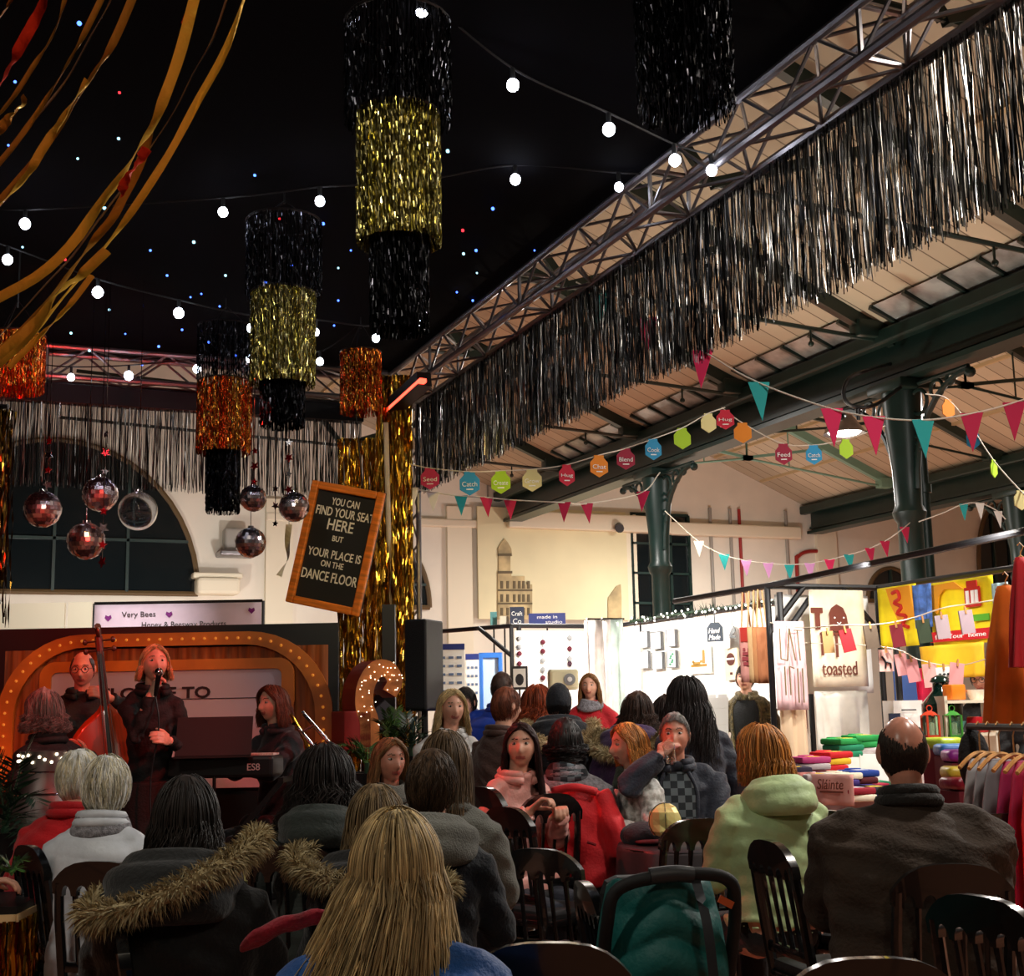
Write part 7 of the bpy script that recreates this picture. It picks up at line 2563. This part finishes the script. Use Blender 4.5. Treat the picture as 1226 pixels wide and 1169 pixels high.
mb = MB(); mb.box((w * .33, -.03, -h * .62), (w * .26, .006, h * .1)); mb.build('green_print', mat('print_green', (90, 176, 40), .75), t, local=True)
t, w, h = hang_x('yellow_drape', 'yellow and orange drape sagging below the lettered banner', 'drape', 1098, 772, 1180, 812, mat('cloth_amber', (240, 180, 24), .75, var=.12, scale=3), X=SX1 - .3, wave=.05, k=1.5)
hang_x('white_blue_cloth', 'white and sky-blue cloth right of the lettered yellow banner', 'cloth', 1187, 698, 1206, 752, mat('cloth_sky', (176, 206, 220), .75, var=.2, scale=9), X=SX1 - .14)
hang_x('red_pink_cloth', 'deep red and purple cloth hanging below the amber drape', 'cloth', 1096, 800, 1118, 850, mat('cloth_crimson', (190, 16, 60), .75, var=.3, scale=4), X=SX1 - .2, wave=.03)
hang_x('plain_blue_panel', 'flat blue panel behind the pink cards', 'panel', 1068, 792, 1096, 985, mat('panel_blue', (66, 100, 170), .6), X=SX1 - .0, wave=.001)
# lanterns and shop goods on the back of the counter
def lantern(px, py, d, c, label):
    k = d / F_PX
    t = thing('candle_lantern', label, 'lantern', face(at(px, py, d), 10), 'square candle lanterns on the counter')
    m = mat('lantern_%s' % c[0], c[1], .45)
    w, h = 16 * k, 27 * k
    mb = MB(); mb.box((0, 0, .01), (w, w, .02)); mb.build('base', m, t, local=True)
    for sx in (-1, 1):
        for sy in (-1, 1):
            mb = MB(); mb.box((sx * w * .46, sy * w * .46, h / 2), (.012, .012, h)); mb.build('lantern_post', m, t, local=True)
    mb = MB(); mb.lathe([(w * .72, 0), (w * .4, .02), (w * .1, .03)], (0, 0, h), 4); mb.ring((0, 0, h + .045), .02, .004, 12, 5, 'Y'); mb.build('lid', m, t, local=True)
    mb = MB(); mb.box((0, 0, h / 2), (w * .86, w * .86, h * .9)); mb.build('glass', mat('lantern_glass', (190, 230, 190), .05, trans=.9), t, local=True)
    mb = MB(); mb.lathe([(.022, 0), (.022, .08), (.003, .085)], (0, 0, .02), 10); mb.build('candle', CARDW, t, local=True)
lantern(1115, 884, 9.0, ('red', (196, 60, 30)), 'square red lantern on the counter behind the balding man')
lantern(1142, 884, 9.0, ('green', (60, 140, 50)), 'square green lantern on the counter behind the balding man')
t = thing('glass_jar', 'big dark green glass jar standing behind the coloured lanterns', 'jar', V(at(1128, 850, 9.3)) - V((0, 0, .12)))
mb = MB(); mb.lathe([(.12, 0), (.14, .05), (.14, .16), (.06, .25), (.055, .30), (.07, .31)], n=24); mb.build('jar_body', mat('bottle_green', (6, 28, 22), .08, coat=.8), t, True, True)
mb = MB(); mb.lathe([(.075, 0), (.06, .03), (.02, .05)], (0, 0, .31), 16); mb.build('stopper', mat('bottle_green', (16, 60, 44)), t, True, True)
t = thing('shop_counter_till', 'white drawer unit with dark handle behind the pink cards', 'drawer unit', face(at(1081, 855, 10.2), 0))
mb = MB(); mb.box((0, 0, -.35), (.22, .3, .9)); mb.build('case', WHITEP, t, local=True)
mb = MB(); mb.tube([(-.05, -.16, .03), (-.05, -.18, .03), (.05, -.18, .03), (.05, -.16, .03)], .006, 6); mb.build('handle', POLE, t, True, True)
# folded shirts in piles on the counter
SH = [(20, 60, 150), (150, 16, 40), (40, 30, 60), (200, 190, 190), (206, 20, 30), (20, 130, 90), (235, 225, 200), (60, 40, 120), (170, 20, 60), (230, 190, 40), (30, 30, 40), (190, 60, 120), (30, 150, 70), (90, 20, 30)]
def folded(p, w, dp, h, c, turn, label, grp='folded shirts piled on the pink counter'):
    t = thing('folded_shirt', label, 'shirt', face(p, turn), grp)
    m = mat('shirt_%d_%d_%d' % c, c, .8, bump=.15, bscale=40)
    mb = MB(); mb.box((0, 0, h / 2), (w, dp, h), bev=h * .3); mb.build('shirt', m, t, True, True)
    mb = MB(); mb.box((0, -dp * .12, h + .001), (w * .4, dp * .4, .003)); mb.build('chest_print', mat('shirt_print_%d' % (sum(c) % 3), ((236, 226, 210), (240, 196, 60), (206, 206, 220))[sum(c) % 3], .8), t, local=True)
    mb = MB(); mb.ring((0, dp * .34, h), .05, .008, 14, 5); mb.build('neckband', m, t, True, True)
    return t
stacks = [(952, 918, (0, 1, 2), 'at the left end under the beige cloth'), (976, 926, (10, 8, 3), 'left of the scarlet pile'), (992, 900, (4, 9, 4), 'leaning back beneath the green packs'),
          (1004, 925, (6, 7, 6), 'right in front of the scarlet pile'), (1024, 922, (7, 13, 0), 'right beside the balding man\'s ear'), (1006, 884, (5, 5, 12), 'topmost at the back, emerald'), (1032, 880, (3, 12, 12), 'back right of the emerald pile'),
 (968, 906, (13, 3, 11), 'behind the left-end pile'),
          (962, 929, (4, 0), 'at the very front left corner'), (988, 914, (7, 1), 'just behind the black-bottomed pile'), (1014, 908, (2, 4), 'between the scarlet and cream piles'), (1040, 910, (9, 8), 'behind the balding man, lower back'), (1020, 936, (6, 1), 'at the front edge over the banner'), (1046, 932, (0, 10), 'at the front edge by the balding man'), (1038, 896, (11, 5), 'below the green pile at the back')]
cols = {0: 'royal blue', 1: 'crimson', 2: 'dark violet', 3: 'pale grey', 4: 'scarlet', 5: 'emerald', 6: 'cream', 7: 'indigo', 8: 'raspberry', 9: 'yellow', 10: 'black', 11: 'pink', 12: 'green', 13: 'maroon'}
order = ('bottom', 'middle', 'top')
for px, py, cc, where in stacks:
    p = at(px, py, 9.0 + (925 - py) * .018)
    base = .868
    tgt = max(base + .05, p.z)
    n = len(cc)
    hh = min(.045, (tgt - base) / n)
    if n == 3 and tgt - base > .16:
        mb = MB(); mb.box((p.x, p.y, (base + tgt - 3 * hh) / 2), (.24, .24, tgt - 3 * hh - base)); tag(mb.build('display_block', WHITEP), 'white display block under the shirts ' + where, 'display block')
        base = tgt - 3 * hh
    for i, c in enumerate(cc):
        folded(V((p.x + .02 * math.sin(px + i), p.y, base + i * hh)), .22, .22, hh * .98, SH[c], (px % 7 - 3) * 6 + i * 9, '%s folded shirt, %s of the pile %s' % (cols[c], order[i], where))
for px, py, d, c, lab in ((1150, 905, 7.9, (150, 40, 150), 'purple shiny pack right of the balding head'), (1140, 898, 8.1, (60, 120, 190), 'sky blue pack behind the purple one, right of the balding head'), (1128, 890, 8.3, (180, 200, 60), 'lime pack half hidden behind the balding head'), (1150, 925, 7.6, (220, 190, 60), 'yellow folded cloth above maroon ones, right of the balding head'), (1152, 938, 7.5, (130, 20, 40), 'maroon folded cloth at the right end of the pink counter')):
    p = at(px, py, d)
    t = thing('soft_pack', lab, 'folded cloth', face(V((p.x, p.y, p.z)), px % 5 * 8))
    mb = MB(); mb.box((0, 0, 0), (.19, .2, .07), bev=.026); mb.build('pack', mat('pack_%d' % px + '%d' % py, c, .35, bump=.4, bscale=20), t, 'all', True)
    mb = MB(); mb.box((0, 0, -(p.z - .86) / 2 - .02), (.17, .18, max(.03, p.z - .90))); mb.build('under_pack', mat('pack_under', (110, 24, 40), .8), t, local=True)
board('price_card', 'small dark blue price card standing above the balding head', 'card', 1071, 860, 9.2, 13, 11, mat('sign_navy', (26, 36, 64)), pole=1)
# pink banner with lettering on the front of that counter
p0 = at(994, 942, 8.75)
t = thing('counter_banner', 'pink cloth banner lettered in brown on the front of the shirt counter', 'banner', face(V((p0.x, p0.y, p0.z)), -40))
k = 8.75 / F_PX
mb = MB(); mb.cloth(Matrix.Translation((0, 0, 14 * k)), 60 * k, 36 * k, .012, 12, 6, .006, 2); mb.build('cloth', mat('cloth_salmon', (232, 170, 160), .85), t, 'all', True)
mb = MB(); text(mb, 'Sláinte', Matrix.Translation((3 * k, -.03, 3 * k)), 34 * k, 12 * k, .006, .2); mb.box((4 * k, -.03, -6 * k), (30 * k, .006, 2 * k)); mb.build('lettering', CHOC, t, local=True)
mb = MB(); mb.tube([(-30 * k, .01, 14 * k), (30 * k, .01, 14 * k)], .004, 5); mb.build('string', mat('string_pale', (220, 206, 186)), t, local=True)
t = thing('pink_cloth', 'pink cloth hanging down the counter left of the lettered banner', 'cloth', face(at(962, 925, 8.9), -30))
k = 8.9 / F_PX
mb = MB(); mb.cloth(Matrix.Identity(4), 28 * k, 60 * k, .03, 10, 6, .006, 2); mb.build('cloth', mat('cloth_coral', (226, 140, 132), .85), t, 'all', True)
# orange and red garments on the front rail
def garment(px, py, d, w, h, c, label, turn=-50, name='hanging_garment', flare=.35, lean=0):
    k = d / F_PX
    p = at(px, py, d)
    t = thing(name, label, 'garment', face(p, turn))
    m = mat('garment_%d_%d' % (px, py), c, .8, var=.1, scale=4)
    mb = MB()
    n, q = 36, 16
    vs, fs = [], []
    for j in range(q + 1):
        v = j / q
        for i in range(n):
            a = 2 * math.pi * i / n
            ww = w * k / 2 * (.45 + .55 * min(1, v * 2.2) ** .6) * (1 + flare * v)
            dd = .05 + .09 * v
            fold = 1 + .26 * v * math.sin(a * 7 + v * 2)
            vs.append((math.cos(a) * ww * fold + lean * v, math.sin(a) * dd * fold, -h * k * v))
    for j in range(q):
        for i in range(n):
            fs.append((j * n + i, (j + 1) * n + i, (j + 1) * n + (i + 1) % n, j * n + (i + 1) % n))
    fs.append(tuple(range(n)))
    mb.add(vs, fs)
    mb.build('garment', m, t, 'all', True, True)
    mb = MB(); mb.tube([(0, 0, 0), (0, 0, .03), (.02, 0, .06), (0, 0, .085), (-.015, 0, .07)], .004, 5); mb.tube([(-w * k * .3, 0, -.02), (0, 0, .01), (w * k * .3, 0, -.02)], .008, 6); mb.build('hanger', mat('hanger_wood', (206, 150, 86), .5), t, True, True)
    return t
garment(1204, 702, 8.0, 44, 165, (226, 106, 14), 'long orange garment hanging from the near stall rail at right edge', flare=.5)
garment(1222, 668, 7.5, 26, 130, (180, 20, 30), 'red garment hanging right of the orange one at the picture edge', turn=-40)
# clothes rail with hangers
RX, RY0, RY1, RZ = 5.75, 6.35, 4.9, 1.22
pa = at(1160, 870, 7.0)
pb = at(1290, 878, 5.9)
t = thing('clothes_rail', 'black clothes rail with wooden hangers at the right edge', 'clothes rail', V((pa.x, pa.y, 0)))
z = pa.z
pb.z = z
mb = MB(); mb.tube([pa, pb], .018, 8); mb.build('rail', POLE, t, True)
for q in (pa, pb):
    mb = MB(); mb.tube([q, (q.x, q.y, 0)], .018, 8); mb.build('post', POLE, t, True)
    mb = MB(); mb.tube([V((q.x, q.y, .03)) - HR * .3, V((q.x, q.y, .03)) + HR * .3], .018, 8); mb.build('foot', POLE, t, True)
mb = MB(); mb.ball(pa + V((.02, 0, -.18)), (.09, .07, .17), 12, 8); tag(mb.build('dark_scarf', mat('scarf_black', (20, 18, 20), .95, bump=.5, bscale=60), None, 'all'), 'black knitted scarf tied at the end of the clothes rail', 'scarf')
gr = [(.10, (150, 146, 146), 'pale grey dress, first on the clothes rail'), (.20, (132, 128, 130), 'mid grey dress, second on the clothes rail'), (.30, (112, 108, 110), 'dark grey dress, third on the clothes rail'), (.44, (150, 14, 70), 'raspberry dress just right of the grey ones on the rail'), (.55, (160, 10, 60), 'second raspberry dress on the rail'), (.66, (206, 16, 24), 'scarlet dress on the rail beyond the raspberry ones')]
for s, c, lab in gr:
    q = pa.lerp(pb, s)
    x, y = q.x, q.y
    k = 6.6 / F_PX
    tt = thing('hanging_dress', lab, 'dress', face(V((x, y, z - .10)), 40), 'dresses on the clothes rail')
    m = mat('dress_%d' % int(s * 100), c, .8, var=.08)
    mb = MB()
    n, qn = 28, 12
    vs, fs = [], []
    for j in range(qn + 1):
        v = j / qn
        for i in range(n):
            a = 2 * math.pi * i / n
            ww = .19 * (.5 + .5 * min(1, v * 3) ** .6) * (1 + .15 * v)
            fold = 1 + .14 * v * math.sin(a * 6 + s * 9)
            vs.append((math.cos(a) * ww * fold, math.sin(a) * (.022 + .02 * v) * fold, -.06 - .82 * v))
    for j in range(qn):
        for i in range(n):
            fs.append((j * n + i, (j + 1) * n + i, (j + 1) * n + (i + 1) % n, j * n + (i + 1) % n))
    fs.append(tuple(range(n)))
    mb.add(vs, fs); mb.build('dress', m, tt, 'all', True, True)
    mb = MB(); mb.tube([(0, 0, -.03), (0, 0, .06), (.025, 0, .10), (0, 0, .125), (-.02, 0, .11)], .004, 5); mb.tube(curve_pts([(-.2, 0, -.10), (-.1, 0, -.05), (0, 0, -.03), (.1, 0, -.05), (.2, 0, -.10)], 12), .011, 6); mb.build('hanger', mat('hanger_wood', (206, 150, 86)), tt, True, True)
# blue poster boards by the loudspeaker
def poster(px0, py0, px1, py1, d, label):
    k = d / F_PX
    p = at((px0 + px1) / 2, (py0 + py1) / 2, d)
    t = thing('notice_board', label, 'notice board', face(p, 0))
    w, h = (px1 - px0) * k, (py1 - py0) * k
    mb = MB(); mb.box((0, 0, 0), (w, .03, h)); mb.build('board', WHITEP, t, local=True)
    mb = MB(); mb.box((0, -.018, h / 2 - 3 * k), (w, .006, 7 * k)); mb.build('header_strip', BLUEB, t, local=True)
    mb = MB()
    for j in range(10):
        for i in range(3):
            mb.box((w * (-.3 + .3 * i), -.018, h / 2 - (16 + 10 * j) * k), (w * .18, .006, 3 * k))
    o = mb.build('printed_entries', mat('entry_blue', (96, 116, 150), .7), t, local=True); o['kind'] = 'stuff'
    mb = MB()
    for s in (-1, 1):
        mb.box((s * w * .45, .02, -h / 2 - (p.z - h / 2) / 2), (.03, .03, max(.02, p.z - h / 2)))
    mb.build('stand_leg', POLE, t, local=True)
poster(524, 772, 557, 884, 14.5, 'white notice board with blue header just right of the loudspeaker')
poster(558, 784, 574, 884, 14.9, 'narrow white notice board between loudspeaker board and the blue frame')
t = thing('blue_display_frame', 'bright blue display frame left of the print stall', 'display frame', face(at(588, 832, 15.2), 0))
k = 15.2 / F_PX
w, h = 26 * k, 100 * k
zb_ = at(588, 832, 15.2).z
for s in (-1, 1):
    mb = MB(); mb.box((s * w * .45, 0, (h / 2 - zb_) / 2), (.05, .05, h / 2 + zb_), bev=.01); mb.build('upright', mat('display_blue', (40, 110, 200), .5), t, local=True)
mb = MB(); mb.box((0, 0, h / 2 - .03), (w, .05, .06), bev=.01); mb.build('top_bar', mat('display_blue', (40, 110, 200)), t, local=True)
mb = MB(); mb.box((0, .03, 0), (w * .85, .01, h * .9)); mb.build('panel', mat('display_pale', (190, 214, 232), .6), t, local=True)
# small goods shelved at the back of the near stall, below the cards
sp = at(1158, 876, 9.1)
t = thing('goods_shelf', 'narrow shelf of bowls and boxes between lanterns and orange garment', 'shelf', face(V((sp.x, sp.y, 0)), 0))
for z in (sp.z - .02, sp.z + .2):
    mb = MB(); mb.box((0, .02, z), (.34, .26, .02)); mb.build('board', TRIMW, t, local=True)
for sx in (-1, 1):
    mb = MB(); mb.box((sx * .165, .02, sp.z / 2 + .12), (.02, .26, sp.z + .24)); mb.build('side_panel', TRIMW, t, local=True)
k = 9.1 / F_PX
for dx, dz, kind, c, lab, nm_, cat in ((-.08, .04, 'bowl', (90, 170, 176), 'teal bowl on the lower board of the goods shelf, left', 'bowl', 'bowl'), (.08, .045, 'box', (190, 30, 40), 'red box on the lower board of the goods shelf', 'gift_box', 'box'), (-.07, .265, 'box', (230, 120, 30), 'orange box on the top board of the goods shelf', 'gift_box', 'box'), (.08, .25, 'bowl', (236, 230, 214), 'white bowl on the top board of the goods shelf', 'bowl', 'bowl')):
    q = V((sp.x, sp.y, sp.z)) + HR * dx
    goods_p = q + V((0, 0, dz))
    t = thing(nm_, lab, cat, goods_p)
    mb = MB()
    if kind == 'bowl':
        mb.lathe([(.025, -.05), (.04, -.045), (.07, .02), (.073, .03), (.066, .025), (.036, -.035)], n=22)
    else:
        mb.box((0, 0, 0), (.12, .10, .105), bev=.01)
    mb.build('body', mat('goods_%s_%d' % (kind, c[0]), c, .4), t, True, True)
# ================================================================== bunting and paper hexagons
BP = {'p': mat('pennant_pink', (226, 40, 96), .8), 't': mat('pennant_teal', (38, 168, 168), .8), 'w': mat('pennant_white', (240, 236, 228), .8), 'l': mat('pennant_lilac', (226, 160, 216), .8), 'r': mat('pennant_rose', (196, 30, 76), .8)}
STRG = mat('string_white', (226, 220, 206), .8)
def bunting(label, pts, ds, flags, wpx, hpx, ends=None):
    """pts: photo points the string runs through; flags: (px, colour, tilt)"""
    P = [at(x, y, d) for (x, y), d in zip(pts, ds)]
    C = curve_pts(P, 60)
    t = thing('bunting', label, 'bunting', P[0], 'strings of bunting')
    mb = MB(); mb.tube(C, .006, 5); mb.build('string', STRG, t, True)
    X = [((p - CAM).dot(_r) / (p - CAM).dot(_f)) * F_PX + W_PX / 2 for p in C]
    for px, c, tilt in flags:
        j = min(range(60), key=lambda i: abs(X[i] - px))
        p = C[j]
        k = (p - CAM).dot(_f) / F_PX
        mb = MB(face(p, tilt))
        w, h = wpx * k / 2, hpx * k
        mb.prism([(-w, .004), (w, .004), (tilt * .0015, -h)], -.003, .003)
        mb.build('pennant', BP[c], t)
    return t
bunting('bunting of large pink and teal pennants swagged across the upper right', [(690, 338), (745, 366), (800, 394), (838, 418), (903, 456), (990, 488), (1050, 500), (1108, 503), (1165, 495), (1215, 482), (1260, 466)], [9.8, 9.4, 9.0, 8.6, 8.4, 8.2, 8.1, 8.0, 8.0, 8.0, 8.0],
        [(716, 't', -8), (778, 'r', -10), (838, 'p', -12), (902, 't', 8), (990, 'p', 0), (1050, 'p', 0), (1108, 't', 0), (1164, 'r', -6), (1214, 'r', -10)], 27, 47)
bunting('bunting of small white, teal and pink pennants right of the gold foil', [(490, 584), (520, 590), (551, 594), (583, 596), (614, 599), (675, 602), (704, 603), (768, 590), (790, 566)], [11.4] * 6 + [11.8, 12.6, 13.5],
        [(493, 'w', 0), (520, 'w', 0), (551, 't', 0), (583, 'r', 8), (614, 'r', 0), (675, 'r', -6), (704, 'r', 14), (768, 'p', -14)], 16, 24)
bunting('faint bunting of pale pennants swagged low between the two iron columns', [(796, 612), (836, 648), (866, 664), (892, 671), (918, 674), (943, 676), (967, 675), (990, 671), (1018, 664), (1038, 658), (1060, 648), (1080, 634), (1094, 622)], [14.6] * 12 + [15.2],
        [(838, 'w', 0), (866, 't', 0), (892, 'l', 0), (918, 'l', 0), (943, 't', 0), (967, 'l', 4), (992, 'p', 4), (1018, 't', 10), (1040, 'r', 14), (1061, 'r', 14), (1082, 'r', 16)], 13, 19)
bunting('short pale bunting at right between iron column and picture edge', [(1100, 625), (1130, 614), (1153, 604), (1174, 603), (1194, 612), (1204, 622)], [13.8] * 6, [(1154, 't', 0), (1174, 'w', 0), (1195, 'w', 10)], 11, 20)

HX = {'m': (196, 40, 90), 'b': (40, 150, 200), 'g': (168, 210, 30), 'c': (228, 216, 150), 'r': (206, 30, 60), 'o': (236, 140, 30), 'd': (160, 26, 60)}
HXM = {k: mat('hex_' + k, v, .7) for k, v in HX.items()}
def hexes(label, pts, ds, items, grp='strings of paper hexagons'):
    P = [at(x, y, d) for (x, y), d in zip(pts, ds)]
    C = curve_pts(P, 60)
    t = thing('hexagon_garland', label, 'garland', P[0], grp)
    mb = MB(); mb.tube(C, .005, 5); mb.build('string', STRG, t, True)
    X = [((p - CAM).dot(_r) / (p - CAM).dot(_f)) * F_PX + W_PX / 2 for p in C]
    for px, c, w, h, tilt, word in items:
        j = min(range(60), key=lambda i: abs(X[i] - px))
        p = C[j]
        k = (p - CAM).dot(_f) / F_PX
        M = face(p, tilt)
        a, b = w * k / 2, h * k
        mb = MB(M)
        mb.prism([(-a * .55, .0), (a * .55, .0), (a * .55, -b * .12), (a, -b * .33), (a, -b * .75), (0, -b), (-a, -b * .75), (-a, -b * .33), (-a * .55, -b * .12)], -.004, .004)
        o = mb.build('hexagon', HXM[c], t)
        if word:
            q = MB(M)
            text(q, word, Matrix.Translation((0, -.007, -b * .52)), a * 1.5, b * .20, .003)
            q.box((0, -.007, -b * .74), (a * .7, .003, b * .05))
            q.build('lettering', CARDW, o)
    return t
hexes('string of seven lettered hexagons sweeping from the gold foil up past the column', [(490, 556), (517, 561), (560, 565), (600, 564), (640, 562), (677, 557), (718, 545), (746, 538), (781, 526), (818, 512), (846, 496), (868, 488)], [11.2, 11.2, 11, 11, 11, 11, 11, 11.2, 11.2, 11.4, 11.6, 11.8],
      [(517, 'm', 22, 26, 0, 'Seed'), (560, 'b', 24, 29, 0, 'Catch'), (600, 'g', 23, 28, 0, 'Create'), (640, 'c', 23, 27, 0, 'Grow'), (677, 'r', 19, 26, 10, 'Hug'), (718, 'o', 22, 27, 14, 'Chat'), (746, 'd', 22, 26, 8, 'Blend'), (781, 'b', 20, 26, 10, 'Cook'), (818, 'g', 21, 26, 12, None), (846, 'c', 19, 24, 14, None)])
hexes('string of five hexagons below the large bunting, red to lime', [(864, 488), (888, 506), (936, 531), (975, 533), (1013, 526), (1060, 510)], [11.8, 11.8, 11.8, 11.8, 11.8, 11.8],
      [(867, 'r', 21, 24, 0, 'Hug'), (888, 'o', 21, 25, 0, None), (936, 'd', 20, 26, 0, 'Feed'), (975, 'b', 19, 24, 0, 'Catch'), (1013, 'g', 17, 24, 10, None)])
hexes('string of hexagons falling at the right edge beside the iron column', [(1108, 472), (1134, 478), (1163, 512), (1190, 552), (1222, 588), (1250, 615)], [9.6, 9.6, 9.6, 9.4, 9.2, 9.0],
      [(1134, 'o', 16, 24, 14, None), (1163, 'b', 15, 26, -20, None), (1190, 'g', 12, 22, 34, None), (1221, 'c', 18, 24, 10, None)])
t = thing('loop_cable', 'dark cable hanging in a loop below the beam beside the nearer iron column', 'cable', at(1035, 465, 14.2))
mb = MB(); mb.tube(curve_pts([on_x(1066, 436, GX - .22), at(1040, 443, 14.3), at(1018, 452, 14.2), at(1010, 468, 14.2), at(1014, 482, 14.2), at(1028, 488, 14.2), at(1050, 484, 14.3), on_x(1078, 464, GX - .19)], 40), .022, 7); mb.build('cable', BLACKM, t, True)
mb = MB(); p = at(1027, 490, 14.2); mb.tube([p, p - Vector((0, 0, .12))], [.03, .02], 8); mb.build('plug', BLACKM, t, True)
